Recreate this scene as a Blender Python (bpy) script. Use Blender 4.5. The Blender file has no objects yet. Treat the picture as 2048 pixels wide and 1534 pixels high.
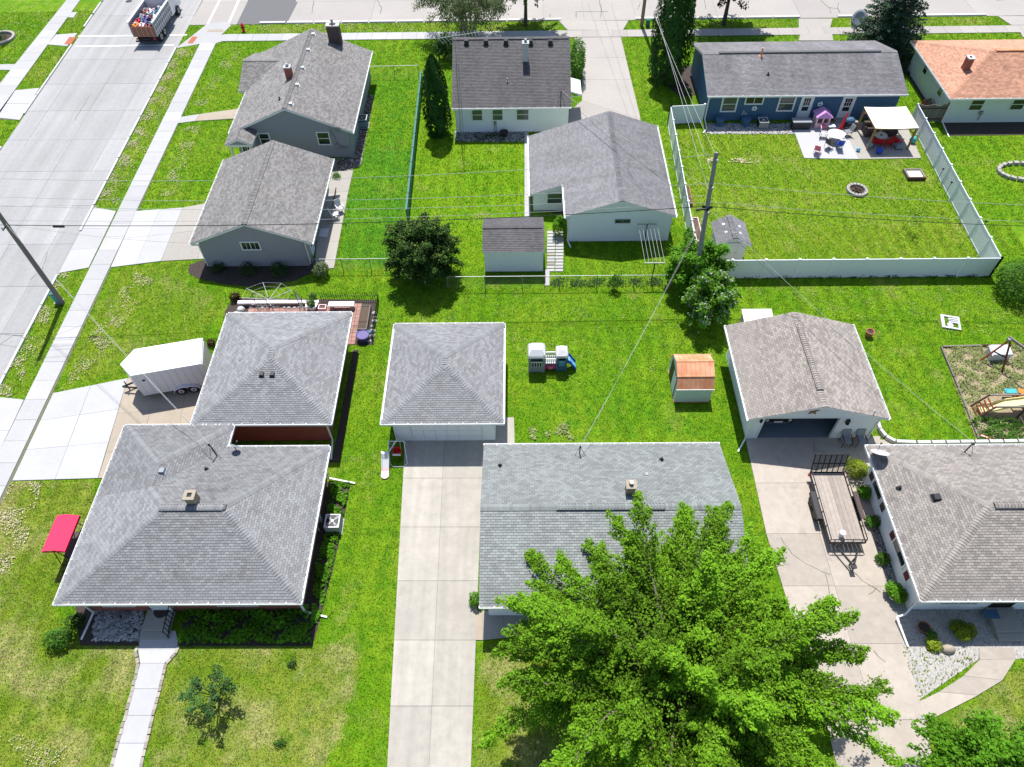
import bpy, math, random
import numpy as np
from mathutils import Vector, Matrix
from math import sin, cos, radians, pi, sqrt, atan2, hypot
random.seed(7); RNG = np.random.default_rng(11)
C = bpy.context.scene.collection
SC = bpy.context.scene

# ------------------------------------------------------------------ camera
CAM_H, PITCH, ROLL, YAW, FPX = 38.0, radians(52.186), radians(-1.0756), radians(-.877), 1444.0
_f0 = Vector((sin(YAW), cos(YAW), 0)); _r0 = Vector((cos(YAW), -sin(YAW), 0)); _u0 = Vector((0, 0, 1))
FWD = _f0 * cos(PITCH) - _u0 * sin(PITCH); _u = _f0 * sin(PITCH) + _u0 * cos(PITCH)
RGT = _r0 * cos(ROLL) + _u * sin(ROLL); UPV = -_r0 * sin(ROLL) + _u * cos(ROLL)
cd = bpy.data.cameras.new('camera'); cam = bpy.data.objects.new('camera', cd); C.objects.link(cam)
cam.matrix_world = Matrix(((RGT.x, UPV.x, -FWD.x, 0), (RGT.y, UPV.y, -FWD.y, 0), (RGT.z, UPV.z, -FWD.z, CAM_H), (0, 0, 0, 1)))
cd.sensor_width = 36.0; cd.lens = FPX / 2048 * 36.0; cd.clip_end = 2000
SC.camera = cam

# ------------------------------------------------------------------ light
SUNV = Vector((-.04, .49, 1.0)).normalized()
w = bpy.data.worlds.new('World'); SC.world = w; w.use_nodes = True
nt = w.node_tree; nt.nodes.clear()
sky = nt.nodes.new('ShaderNodeTexSky'); sky.sky_type = 'NISHITA'; sky.sun_disc = False; sky.ozone_density = 2.0
sky.sun_elevation = math.asin(SUNV.z); sky.sun_rotation = atan2(SUNV.x, SUNV.y)
bg = nt.nodes.new('ShaderNodeBackground'); bg.inputs[1].default_value = 0.122
wo = nt.nodes.new('ShaderNodeOutputWorld')
nt.links.new(sky.outputs[0], bg.inputs[0]); nt.links.new(bg.outputs[0], wo.inputs[0])
sl = bpy.data.lights.new('sun', 'SUN'); sl.energy = 5.0; sl.angle = radians(.53); sl.color = (1, .965, .91)
so = bpy.data.objects.new('sun', sl); C.objects.link(so); so.rotation_euler = SUNV.to_track_quat('Z', 'Y').to_euler()
so.location = (0, 40, 80)
SC.view_settings.view_transform = 'Standard'; SC.view_settings.look = 'None'
SC.view_settings.exposure = 0.45; SC.view_settings.gamma = 1; SC.view_settings.use_curve_mapping = False

# ------------------------------------------------------------------ helpers
def at(px, py, h=0.0):
    """the place on the horizontal plane z = h that the photograph shows at a pixel (2048 x 1534)"""
    d = FWD * FPX + RGT * (px - 1024) - UPV * (py - 767)
    t = (h - CAM_H) / d.z
    return Vector((d.x * t, d.y * t, h))

ORG = {}
def org(o):
    return ORG.get(o.name, Vector((0, 0, 0)))

def tag(o, label=None, cat=None, group=None, kind=None):
    if label: o['label'] = label
    if cat: o['category'] = cat
    if group: o['group'] = group
    if kind: o['kind'] = kind
    return o

def thing(name, label, cat, loc=(0, 0, 0), rz=0.0, group=None, local=False):
    """an Empty at the base of a thing; its parts are built in world coordinates unless local"""
    o = bpy.data.objects.new(name, None); C.objects.link(o)
    o.empty_display_size = .3
    o.location = loc; o.rotation_euler = (0, 0, rz)
    ORG[o.name] = Vector((0, 0, 0)) if local else Vector(loc)
    return tag(o, label, cat, group)

class MB:
    def __init__(s): s.v = []; s.f = []; s.m = []
    def add(s, vs, fs, m=0):
        b = len(s.v); s.v += [tuple(v) for v in vs]
        for f in fs: s.f.append([b + i for i in f]); s.m.append(m)
        return s
    def box(s, x0, x1, y0, y1, z0, z1, m=0):
        return s.add([(x0, y0, z0), (x1, y0, z0), (x1, y1, z0), (x0, y1, z0), (x0, y0, z1), (x1, y0, z1), (x1, y1, z1), (x0, y1, z1)],
                     [(3, 2, 1, 0), (4, 5, 6, 7), (0, 1, 5, 4), (1, 2, 6, 5), (2, 3, 7, 6), (3, 0, 4, 7)], m)
    def hex8(s, c, m=0):
        return s.add(c, [(3, 2, 1, 0), (4, 5, 6, 7), (0, 1, 5, 4), (1, 2, 6, 5), (2, 3, 7, 6), (3, 0, 4, 7)], m)
    def bar(s, p, q, w, h, m=0, up=(0, 0, 1)):
        p = Vector(p); q = Vector(q); d = (q - p).normalized(); u = Vector(up)
        if abs(d.dot(u)) > .97: u = Vector((0, 1, 0))
        a = d.cross(u).normalized() * (w / 2); b = a.cross(d).normalized() * (h / 2)
        return s.hex8([p - a - b, p + a - b, p + a + b, p - a + b, q - a - b, q + a - b, q + a + b, q - a + b], m)
    def tube(s, p, q, r, n=8, r2=None, m=0, caps=True):
        p = Vector(p); q = Vector(q); r2 = r if r2 is None else r2
        d = (q - p).normalized(); u = Vector((0, 0, 1)) if abs(d.z) < .9 else Vector((1, 0, 0))
        a = d.cross(u).normalized(); b = d.cross(a)
        vs = []
        for c, rr in ((p, r), (q, r2)):
            for i in range(n):
                t = 2 * pi * i / n; vs.append(c + a * (cos(t) * rr) + b * (sin(t) * rr))
        fs = [(i, (i + 1) % n, n + (i + 1) % n, n + i) for i in range(n)]
        if caps: fs += [tuple(range(n - 1, -1, -1)), tuple(range(n, 2 * n))]
        return s.add(vs, fs, m)
    def path(s, pts, r, n=6, m=0):
        for a, b in zip(pts[:-1], pts[1:]): s.tube(a, b, r, n, None, m)
        return s
    def poly(s, pts, m=0): return s.add(pts, [tuple(range(len(pts)))], m)
    def prism(s, pts, z0, z1, m=0):
        n = len(pts)
        area = sum(pts[i][0] * pts[(i + 1) % n][1] - pts[(i + 1) % n][0] * pts[i][1] for i in range(n))
        if area < 0: pts = pts[::-1]
        vs = [(p[0], p[1], z0) for p in pts] + [(p[0], p[1], z1) for p in pts]
        fs = [tuple(range(n - 1, -1, -1)), tuple(range(n, 2 * n))] + [(i, (i + 1) % n, n + (i + 1) % n, n + i) for i in range(n)]
        return s.add(vs, fs, m)
    def slab(s, pts, off, m=0, m2=None):
        """a polygon in space thickened by the vector off"""
        n = len(pts); off = Vector(off); vs = [Vector(p) for p in pts]; vs += [v + off for v in vs]
        s.add(vs, [tuple(range(n))], m)
        b = len(s.v) - 2 * n; m2 = m if m2 is None else m2
        for f in [tuple(range(2 * n - 1, n - 1, -1))] + [(i, n + i, n + (i + 1) % n, (i + 1) % n) for i in range(n)]:
            s.f.append([b + i for i in f]); s.m.append(m2)
        return s
    def lathe(s, c, prof, n=12, m=0):
        vs = []; k = len(prof)
        for r, z in prof:
            for i in range(n):
                t = 2 * pi * i / n; vs.append((c[0] + cos(t) * r, c[1] + sin(t) * r, c[2] + z))
        fs = [(j * n + i, j * n + (i + 1) % n, (j + 1) * n + (i + 1) % n, (j + 1) * n + i) for j in range(k - 1) for i in range(n)]
        fs += [tuple(range(n - 1, -1, -1)), tuple(range((k - 1) * n, k * n))]
        return s.add(vs, fs, m)
    def ball(s, c, rx, ry=None, rz=None, n=10, k=6, m=0):
        ry = ry or rx; rz = rz or rx
        vs = []
        for j in range(k + 1):
            a = -pi / 2 + pi * j / k
            for i in range(n):
                t = 2 * pi * i / n
                vs.append((c[0] + cos(t) * cos(a) * rx, c[1] + sin(t) * cos(a) * ry, c[2] + sin(a) * rz))
        fs = [(j * n + i, j * n + (i + 1) % n, (j + 1) * n + (i + 1) % n, (j + 1) * n + i) for j in range(k) for i in range(n)]
        return s.add(vs, fs, m)
    def wheel(s, c, r, wd, axis=(1, 0, 0), m=0, hub=1):
        c = Vector(c); a = Vector(axis).normalized() * (wd / 2)
        s.tube(c - a, c + a, r, 18, None, m)
        return s
    def build(s, name, mats, parent=None, smooth=False, kind=None, label=None):
        me = bpy.data.meshes.new(name)
        o3 = org(parent) if parent is not None else Vector((0, 0, 0))
        v = np.array(s.v, dtype=np.float64) - np.array(o3) if s.v else np.zeros((0, 3))
        me.from_pydata(v.tolist(), [], s.f)
        if not isinstance(mats, (list, tuple)): mats = [mats]
        for mm in mats: me.materials.append(mm)
        if len(mats) > 1: me.polygons.foreach_set('material_index', s.m)
        if smooth: me.polygons.foreach_set('use_smooth', [True] * len(me.polygons))
        me.update()
        o = bpy.data.objects.new(name, me); C.objects.link(o)
        if parent is not None: o.parent = parent; ORG[o.name] = o3
        if kind: o['kind'] = kind
        if label: o['label'] = label
        return o

def arrmesh(name, V, F, mats, parent=None, kind=None, rnd=None, fm=None):
    """mesh from numpy arrays; F is (n,3) or (n,4)"""
    me = bpy.data.meshes.new(name)
    o3 = org(parent) if parent is not None else Vector((0, 0, 0))
    V = np.ascontiguousarray(V - np.array(o3), dtype=np.float32); F = np.ascontiguousarray(F, dtype=np.int32)
    n, k = F.shape
    me.vertices.add(len(V)); me.vertices.foreach_set('co', V.ravel())
    me.loops.add(n * k); me.loops.foreach_set('vertex_index', F.ravel())
    me.polygons.add(n); me.polygons.foreach_set('loop_start', np.arange(0, n * k, k, dtype=np.int32))
    if not isinstance(mats, (list, tuple)): mats = [mats]
    for mm in mats: me.materials.append(mm)
    if fm is not None: me.polygons.foreach_set('material_index', fm)
    if rnd is not None:
        a = me.attributes.new('rnd', 'FLOAT', 'POINT'); a.data.foreach_set('value', np.ascontiguousarray(rnd, dtype=np.float32))
    me.update(calc_edges=True)
    o = bpy.data.objects.new(name, me); C.objects.link(o)
    if parent is not None: o.parent = parent; ORG[o.name] = o3
    if kind: o['kind'] = kind
    return o

def copy_tree(o, parent=None):
    c = o.copy(); C.objects.link(c); c.parent = parent; ORG[c.name] = org(o)
    for ch in list(o.children): copy_tree(ch, c)
    return c

# ------------------------------------------------------------------ materials
def M(name, col, rough=.85, noise=None, island=0., objr=0., bump=None, metal=0., spec=.3, attr=0., col2=None, big=None, trans=0., coat=0., stain=None, streak=None):
    """noise=(scale, amount), big=(scale, amount) change the value; col2 mixes by the noise; island/objr/attr: random value per piece"""
    m = bpy.data.materials.new(name); m.use_nodes = True
    t = m.node_tree; N = t.nodes; L = t.links; N.clear()
    out = N.new('ShaderNodeOutputMaterial'); b = N.new('ShaderNodeBsdfPrincipled')
    b.inputs['Roughness'].default_value = rough; b.inputs['Metallic'].default_value = metal
    b.inputs['Specular IOR Level'].default_value = spec; b.inputs['Coat Weight'].default_value = coat
    def math_(op, a, c):
        n = N.new('ShaderNodeMath'); n.operation = op
        for i, x in enumerate((a, c)):
            if isinstance(x, (int, float)): n.inputs[i].default_value = x
            else: L.new(x, n.inputs[i])
        return n.outputs[0]
    pos = N.new('ShaderNodeNewGeometry')
    def noise_(sc, det=4, ro=.6):
        n = N.new('ShaderNodeTexNoise'); n.inputs['Scale'].default_value = sc; n.inputs['Detail'].default_value = det
        n.inputs['Roughness'].default_value = ro
        L.new(pos.outputs['Position'], n.inputs['Vector']); return n.outputs['Fac']
    base = N.new('ShaderNodeRGB'); base.outputs[0].default_value = (*col, 1); cur = base.outputs[0]
    if col2 is not None:
        sc = noise[0] if noise else 2.
        r = N.new('ShaderNodeValToRGB'); r.color_ramp.elements[0].position = .38; r.color_ramp.elements[1].position = .62
        L.new(noise_(sc), r.inputs[0])
        mx = N.new('ShaderNodeMix'); mx.data_type = 'RGBA'; L.new(r.outputs[0], mx.inputs['Factor'])
        L.new(cur, mx.inputs['A']); mx.inputs['B'].default_value = (*col2, 1); cur = mx.outputs['Result']
    val = None
    def mulv(x):
        nonlocal val
        val = x if val is None else math_('MULTIPLY', val, x)
    if noise: mulv(math_('ADD', math_('MULTIPLY', noise_(noise[0], 5, .65), 2 * noise[1]), 1 - noise[1]))
    if big: mulv(math_('ADD', math_('MULTIPLY', noise_(big[0], 3, .55), 2 * big[1]), 1 - big[1]))
    if streak:   # long stretched wear: (scale x, scale y, amount)
        sv = N.new('ShaderNodeVectorMath'); sv.operation = 'MULTIPLY'; sv.inputs[1].default_value = (streak[0], streak[1], 0); L.new(pos.outputs['Position'], sv.inputs[0])
        sn = N.new('ShaderNodeTexNoise'); sn.inputs['Scale'].default_value = 1; sn.inputs['Detail'].default_value = 3; L.new(sv.outputs[0], sn.inputs['Vector'])
        mulv(math_('ADD', math_('MULTIPLY', sn.outputs['Fac'], 2 * streak[2]), 1 - streak[2]))
    if island: mulv(math_('ADD', math_('MULTIPLY', pos.outputs['Random Per Island'], 2 * island), 1 - island))
    if objr:
        oi = N.new('ShaderNodeObjectInfo'); mulv(math_('ADD', math_('MULTIPLY', oi.outputs['Random'], 2 * objr), 1 - objr))
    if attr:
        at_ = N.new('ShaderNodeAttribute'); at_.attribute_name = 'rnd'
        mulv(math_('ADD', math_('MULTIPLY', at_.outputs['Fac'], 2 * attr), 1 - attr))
    if stain:   # (scale, colour, threshold): irregular patches of their own
        r = N.new('ShaderNodeValToRGB'); r.color_ramp.elements[0].position = stain[2]; r.color_ramp.elements[1].position = stain[2] + .12
        L.new(noise_(stain[0], 6, .7), r.inputs[0])
        mx = N.new('ShaderNodeMix'); mx.data_type = 'RGBA'; L.new(r.outputs[0], mx.inputs['Factor'])
        L.new(cur, mx.inputs['A']); mx.inputs['B'].default_value = (*stain[1], 1); cur = mx.outputs['Result']
    if val is not None:
        vm = N.new('ShaderNodeVectorMath'); vm.operation = 'SCALE'; L.new(cur, vm.inputs[0]); L.new(val, vm.inputs['Scale']); cur = vm.outputs[0]
    L.new(cur, b.inputs['Base Color'])
    if bump:
        bp = N.new('ShaderNodeBump'); bp.inputs['Strength'].default_value = bump[1]; bp.inputs['Distance'].default_value = bump[2] if len(bump) > 2 else .02
        L.new(noise_(bump[0], 4, .7), bp.inputs['Height']); L.new(bp.outputs[0], b.inputs['Normal'])
    sh = b.outputs[0]
    if trans:
        tr = N.new('ShaderNodeBsdfTranslucent'); L.new(cur, tr.inputs[0]); mxs = N.new('ShaderNodeMixShader'); mxs.inputs[0].default_value = trans
        L.new(sh, mxs.inputs[1]); L.new(tr.outputs[0], mxs.inputs[2]); sh = mxs.outputs[0]
    L.new(sh, out.inputs[0])
    return m

def brick_mat(name, c1, c2, mortar, bw=.2, bh=.068):
    m = bpy.data.materials.new(name); m.use_nodes = True; t = m.node_tree; N = t.nodes; L = t.links
    b = N['Principled BSDF']; b.inputs['Roughness'].default_value = .9
    g = N.new('ShaderNodeNewGeometry'); sp = N.new('ShaderNodeSeparateXYZ'); L.new(g.outputs['Position'], sp.inputs[0])
    ad = N.new('ShaderNodeMath'); ad.operation = 'ADD'; L.new(sp.outputs[0], ad.inputs[0]); L.new(sp.outputs[1], ad.inputs[1])
    cb = N.new('ShaderNodeCombineXYZ'); L.new(ad.outputs[0], cb.inputs[0]); L.new(sp.outputs[2], cb.inputs[1])
    br = N.new('ShaderNodeTexBrick'); br.inputs['Scale'].default_value = 1; br.inputs['Brick Width'].default_value = bw; br.inputs['Row Height'].default_value = bh
    br.inputs['Mortar Size'].default_value = .008; br.inputs['Color1'].default_value = (*c1, 1); br.inputs['Color2'].default_value = (*c2, 1); br.inputs['Mortar'].default_value = (*mortar, 1)
    L.new(cb.outputs[0], br.inputs['Vector']); L.new(br.outputs['Color'], b.inputs['Base Color'])
    return m

LAWN_COLS = {  # three greens, straw colour, share of dry patches
    'main': ((.10, .215, .005), (.145, .245, .010), (.068, .178, .005), (.26, .25, .07), .26),
    'dry': ((.115, .185, .009), (.18, .225, .028), (.085, .165, .008), (.33, .29, .13), .56),
    'olive': ((.115, .215, .007), (.155, .235, .012), (.09, .185, .007), (.26, .26, .08), .38),
    'lush': ((.062, .19, .008), (.10, .22, .008), (.046, .165, .008), (.2, .22, .05), .3),
    'lime': ((.115, .235, .005), (.15, .255, .009), (.08, .2, .004), (.26, .25, .08), .25)}
def grass_mat(name, attr=False):
    """one lawn material; the vertex colour 'lawn' says how dry / olive / lush / lime the turf is"""
    m = bpy.data.materials.new(name); m.use_nodes = True; t = m.node_tree; N = t.nodes; L = t.links; N.clear()
    out = N.new('ShaderNodeOutputMaterial'); b = N.new('ShaderNodeBsdfPrincipled'); b.inputs['Roughness'].default_value = .9; b.inputs['Specular IOR Level'].default_value = .1
    g = N.new('ShaderNodeNewGeometry')
    def math_(op, a, c, d=None):
        n = N.new('ShaderNodeMath'); n.operation = op
        for i, x in enumerate((a, c, d)):
            if x is None: continue
            if isinstance(x, (int, float)): n.inputs[i].default_value = x
            else: L.new(x, n.inputs[i])
        return n.outputs[0]
    def noise(sc, det=4, ro=.6, off=0.):
        v = N.new('ShaderNodeVectorMath'); v.operation = 'MULTIPLY_ADD'; v.inputs[1].default_value = (1, 1, 0); v.inputs[2].default_value = (off, off * .7, 0); L.new(g.outputs['Position'], v.inputs[0])
        n = N.new('ShaderNodeTexNoise'); n.inputs['Scale'].default_value = sc; n.inputs['Detail'].default_value = det; n.inputs['Roughness'].default_value = ro
        L.new(v.outputs[0], n.inputs['Vector']); return n.outputs['Fac']
    def ramp(fac, p0, p1):
        r = N.new('ShaderNodeMapRange'); r.interpolation_type = 'SMOOTHSTEP'; r.inputs[1].default_value = p0; r.inputs[2].default_value = p1; L.new(fac, r.inputs[0]); return r.outputs[0]
    def mix(f, a, c):
        mx = N.new('ShaderNodeMix'); mx.data_type = 'RGBA'; L.new(f, mx.inputs['Factor'])
        for k, x in (('A', a), ('B', c)):
            if isinstance(x, tuple): mx.inputs[k].default_value = (*x, 1)
            else: L.new(x, mx.inputs[k])
        return mx.outputs['Result']
    n1 = ramp(noise(.22, 3, .55), .36, .64); n2 = ramp(noise(1.3, 5, .7, 31), .42, .68)
    pn = noise(.33, 5, .65, 77); fine = ramp(noise(7, 4, .75, 5), .27, .72); edge = noise(1.1, 4, .7, 19)
    la = N.new('ShaderNodeVertexColor'); la.layer_name = 'lawn'; sp = N.new('ShaderNodeSeparateColor'); L.new(la.outputs['Color'], sp.inputs[0])
    wts = {'dry': sp.outputs[0], 'olive': sp.outputs[1], 'lush': sp.outputs[2], 'lime': la.outputs['Alpha']}
    c = None; dryv = None
    for k, (a0, a1, a2, ds, amt) in LAWN_COLS.items():
        ck = mix(n2, mix(n1, a0, a1), a2)
        dp = math_('MULTIPLY', ramp(pn, .66 - amt * .4, .84 - amt * .33), fine)
        if k == 'olive':    # mowing tracks
            d = N.new('ShaderNodeVectorMath'); d.operation = 'DOT_PRODUCT'; d.inputs[1].default_value = (.93, .36, 0); L.new(g.outputs['Position'], d.inputs[0])
            sn = math_('SINE', math_('MULTIPLY', d.outputs['Value'], 2 * pi / .98), 0)
            dp = math_('MAXIMUM', dp, math_('MULTIPLY', ramp(sn, .93, .99), ramp(noise(5, 4, .8, 50), .42, .6)))
        ck = mix(dp, ck, ds)
        if c is None: c = ck
        else:
            wk = ramp(math_('ADD', wts[k], math_('MULTIPLY_ADD', edge, 1.1, -.55)), .35, .75)
            c = mix(wk, c, ck)
    s2 = math_('MULTIPLY_ADD', noise(2.3, 3, .6, 9), .7, .66)
    sx = N.new('ShaderNodeSeparateXYZ'); L.new(g.outputs['Position'], sx.inputs[0]); s2 = math_('MULTIPLY', s2, math_('MULTIPLY_ADD', math_('SINE', math_('MULTIPLY', sx.outputs[0], 2 * pi / 1.15), 0), math_('MULTIPLY', ramp(noise(.12, 2, .5, 4), .4, .6), .11), 1))
    if attr:
        a = N.new('ShaderNodeAttribute'); a.attribute_name = 'rnd'
        c = mix(math_('MULTIPLY', ramp(a.outputs['Fac'], .92, .97), .5), c, (.34, .34, .10))
        val = math_('MULTIPLY', math_('MULTIPLY_ADD', math_('POWER', a.outputs['Fac'], 1.6), 1.0, .72), s2)
    else: val = math_('MULTIPLY', math_('MULTIPLY_ADD', noise(11, 4, .8, 3), 1.6, .2), s2)
    sc = N.new('ShaderNodeVectorMath'); sc.operation = 'SCALE'; L.new(c, sc.inputs[0]); L.new(val, sc.inputs['Scale'])
    L.new(sc.outputs[0], b.inputs['Base Color']); sh = b.outputs[0]
    if attr:
        tr = N.new('ShaderNodeBsdfTranslucent'); L.new(sc.outputs[0], tr.inputs[0]); ms = N.new('ShaderNodeMixShader'); ms.inputs[0].default_value = .4
        L.new(sh, ms.inputs[1]); L.new(tr.outputs[0], ms.inputs[2]); sh = ms.outputs[0]
    else:
        bp = N.new('ShaderNodeBump'); bp.inputs['Strength'].default_value = .5; bp.inputs['Distance'].default_value = .06
        L.new(noise(16, 4, .8, 13), bp.inputs['Height']); L.new(bp.outputs[0], b.inputs['Normal'])
    L.new(sh, out.inputs[0]); return m

MT = {}
MT['street'] = M('street_concrete', (.31, .307, .305), noise=(3, .15), big=(.25, .12), objr=.07, streak=(.9, .025, .28), bump=(40, .15), stain=(.6, (.33, .31, .28), .66))
MT['street_n'] = M('north_street_concrete', (.345, .32, .30), noise=(3, .1), big=(.3, .1), objr=.05, bump=(40, .15))
MT['white_conc'] = M('new_concrete', (.42, .42, .43), noise=(4, .07), big=(.5, .1), objr=.05, bump=(50, .1))
MT['walk'] = M('sidewalk_concrete', (.395, .39, .395), noise=(5, .1), big=(.6, .08), objr=.08, bump=(50, .12))
MT['tan_conc'] = M('tan_concrete', (.34, .29, .23), noise=(3, .14), big=(.7, .1), objr=.05, bump=(50, .12))
MT['drive'] = M('driveway_concrete', (.365, .34, .30), noise=(2.2, .22), big=(.5, .14), objr=.08, streak=(2.2, .12, .18), bump=(45, .15), stain=(1.1, (.29, .275, .25), .6))
MT['drive_e'] = M('east_driveway_concrete', (.375, .33, .285), noise=(2.2, .22), big=(.5, .14), objr=.09, bump=(45, .15), stain=(.9, (.30, .265, .235), .58))
MT['grey_conc'] = M('grey_concrete', (.34, .32, .29), noise=(3, .14), objr=.06, bump=(45, .15))
MT['joint'] = M('joint_dirt', (.17, .155, .125), noise=(6, .3), col2=(.10, .13, .05))
MT['kerb'] = M('kerb_concrete', (.50, .49, .47), noise=(4, .1), objr=.06)
MT['asphalt'] = M('asphalt', (.13, .13, .135), noise=(14, .18), bump=(60, .3))
MT['paint'] = M('road_paint', (.75, .75, .73), noise=(9, .14))
MT['brickred_paver'] = M('tactile_paver', (.36, .11, .06), noise=(9, .15))
MT['pink_paver'] = M('pink_paver', (.33, .185, .155), noise=(6, .15), objr=.12)
MT['dirt'] = M('bed_soil', (.10, .07, .05), noise=(9, .35), bump=(20, .6, .05))
MT['soil_dark'] = M('dark_mulch', (.055, .042, .036), noise=(14, .45), bump=(25, .7, .05))
MT['soil_tan'] = M('dry_soil', (.30, .215, .165), noise=(7, .3), bump=(20, .5, .05), col2=(.3, .27, .14))
MT['stone'] = M('river_stone', (.33, .32, .32), island=.45, rough=.8)
MT['stone_w'] = M('pale_stone', (.38, .375, .37), island=.5, objr=.25, rough=.85)
MT['stone_o'] = M('edging_stone', (.30, .27, .23), objr=.3, noise=(12, .2))
def shingle(n, c, isl=.2, streak=None): return M(n, tuple(v * .74 for v in c), streak=streak, rough=.68, island=isl, objr=.14, big=(.45, .2), noise=(26, .28), spec=.3, stain=(.7, tuple(v * .5 for v in c), .6))
MT['sh_grey'] = shingle('shingle_grey', (.25, .253, .263), .2)
MT['sh_grey2'] = shingle('shingle_pale_grey', (.27, .272, .285), .22)
MT['sh_green'] = shingle('shingle_green_grey', (.25, .272, .268), .2)
MT['sh_tan'] = shingle('shingle_tan_grey', (.345, .305, .275), .25)
MT['sh_tan2'] = shingle('shingle_warm_grey', (.315, .285, .26), .24)
MT['sh_warm'] = shingle('shingle_weathered', (.25, .238, .23), .3)
MT['sh_dark'] = shingle('shingle_charcoal', (.112, .106, .114), .22, (1.1, .12, .34))
MT['sh_dark2'] = shingle('shingle_slate', (.215, .212, .225), .18, (.12, 1.0, .3))
MT['sh_blue'] = shingle('shingle_old_grey', (.27, .26, .275), .22, (.8, .1, .36))
MT['sh_orange'] = shingle('shingle_terracotta', (.60, .31, .20), .24)
MT['vent_strip'] = M('vent_strip', (.11, .108, .11), noise=(9, .2))
MT['felt'] = M('roof_felt', (.05, .05, .052), noise=(9, .2))
MT['white'] = M('white_paint', (.78, .78, .77), rough=.5, noise=(3, .04))
MT['white_siding'] = M('white_siding', (.80, .81, .82), rough=.6, noise=(2, .05))
MT['cream'] = M('cream_siding', (.62, .62, .56), rough=.6, noise=(2, .05))
MT['grey_siding'] = M('grey_siding', (.30, .30, .32), rough=.6, noise=(2, .05))
MT['blue_siding'] = M('navy_siding', (.055, .125, .21), rough=.6, noise=(2, .06))
MT['greenw_siding'] = M('pale_siding', (.62, .66, .60), rough=.65, noise=(2, .05))
MT['soffit'] = M('soffit', (.6, .6, .6), rough=.6)
MT['brick'] = brick_mat('red_brick', (.36, .075, .045), (.28, .055, .034), (.27, .17, .14))
MT['brick_tan'] = brick_mat('tan_brick', (.36, .24, .16), (.28, .19, .13), (.4, .36, .3))
MT['brick_dk'] = brick_mat('dark_brick', (.10, .05, .045), (.07, .04, .04), (.15, .12, .11))
MT['brick_pink'] = brick_mat('pink_brick', (.42, .21, .17), (.36, .16, .13), (.5, .45, .42))
MT['glass'] = M('window_glass', (.02, .026, .03), rough=.06, spec=.6)
MT['glass_grn'] = M('curtained_glass', (.07, .09, .08), rough=.1, spec=.6, noise=(3, .3))
MT['black'] = M('black_plastic', (.012, .012, .013), rough=.45)
MT['dkmetal'] = M('dark_metal', (.035, .035, .04), rough=.5, metal=.3)
MT['steel'] = M('galvanised_steel', (.30, .31, .32), rough=.5, metal=.5, noise=(8, .1))
MT['grey_pl'] = M('grey_plastic', (.26, .28, .31), rough=.5)
MT['pale_pl'] = M('pale_grey_plastic', (.60, .58, .60), rough=.5)
MT['blue_pl'] = M('blue_plastic', (.015, .06, .42), rough=.4)
MT['sky_pl'] = M('sky_blue_plastic', (.16, .42, .62), rough=.4)
MT['teal_pl'] = M('teal_plastic', (.05, .38, .42), rough=.45)
MT['green_pl'] = M('green_plastic', (.015, .15, .06), rough=.45)
MT['red_pl'] = M('red_plastic', (.55, .015, .02), rough=.4)
MT['pink_pl'] = M('pink_plastic', (.75, .16, .30), rough=.45)
MT['magenta_pl'] = M('magenta_plastic', (.38, .05, .17), rough=.45)
MT['lilac_pl'] = M('lilac_plastic', (.55, .27, .55), rough=.45)
MT['pinkw_pl'] = M('pale_pink_plastic', (.80, .52, .56), rough=.45)
MT['wht_pl'] = M('white_plastic', (.72, .71, .72), rough=.4)
MT['vinyl'] = M('white_vinyl', (.72, .75, .78), rough=.45, noise=(1.5, .03))
MT['red_cv'] = M('red_canvas', (.70, .035, .10), rough=.85, noise=(5, .12))
MT['beige_cv'] = M('cream_canvas', (.74, .68, .58), rough=.9, noise=(2, .05))
MT['brown_cv'] = M('brown_canvas', (.09, .065, .06), rough=.9, noise=(4, .15))
MT['wood'] = M('cedar_wood', (.30, .17, .07), noise=(6, .25), objr=.12)
MT['wood_dk'] = M('dark_wood', (.085, .045, .03), noise=(6, .25), objr=.12)
MT['wood_red'] = M('redwood_stain', (.24, .055, .03), noise=(6, .2), objr=.1)
MT['wood_gr'] = M('grey_wood', (.20, .17, .15), noise=(8, .25), objr=.15)
MT['deck'] = M('trailer_plank', (.33, .285, .25), noise=(4, .3), objr=.16, bump=(30, .2))
MT['pole_l'] = M('pole_wood', (.19, .17, .16), noise=(12, .25))
MT['pole_g'] = M('grey_pole_wood', (.22, .215, .215), noise=(12, .25))
MT['pole_t'] = M('tan_pole_wood', (.26, .19, .13), noise=(12, .25))
MT['rust'] = M('rusty_red_roof', (.58, .23, .11), noise=(1.2, .12), col2=(.66, .34, .2), rough=.8)
MT['paleblue'] = M('pale_blue_steel', (.52, .60, .60), rough=.55, noise=(3, .06))
MT['bark'] = M('bark', (.10, .075, .055), noise=(9, .35))
MT['bark_p'] = M('pale_bark', (.42, .38, .33), noise=(9, .35))
MT['twig'] = M('grey_twig', (.22, .18, .14), noise=(9, .25))
MT['trailer_w'] = M('trailer_white', (.82, .83, .85), rough=.35, noise=(1, .04))
MT['trailer_s'] = M('trailer_aluminium', (.72, .72, .75), rough=.4)
MT['wire'] = M('wire_grey', (.40, .40, .40), rough=.5)
MT['wire_b'] = M('wire_black', (.02, .02, .02), rough=.6)
MT['carp_w'] = M('truck_white', (.72, .72, .72), rough=.35)
MT['garage_fl'] = M('garage_floor_paint', (.16, .19, .23), rough=.6, noise=(30, .12))
MT['tire'] = M('tyre_rubber', (.018, .018, .02), rough=.85)
MT['terracotta'] = M('terracotta', (.34, .13, .07), noise=(8, .2))
MT['maroon'] = M('maroon_paint', (.13, .012, .02), rough=.5)
MT['yellow_pl'] = M('faded_yellow_plastic', (.68, .60, .28), rough=.5)
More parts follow.
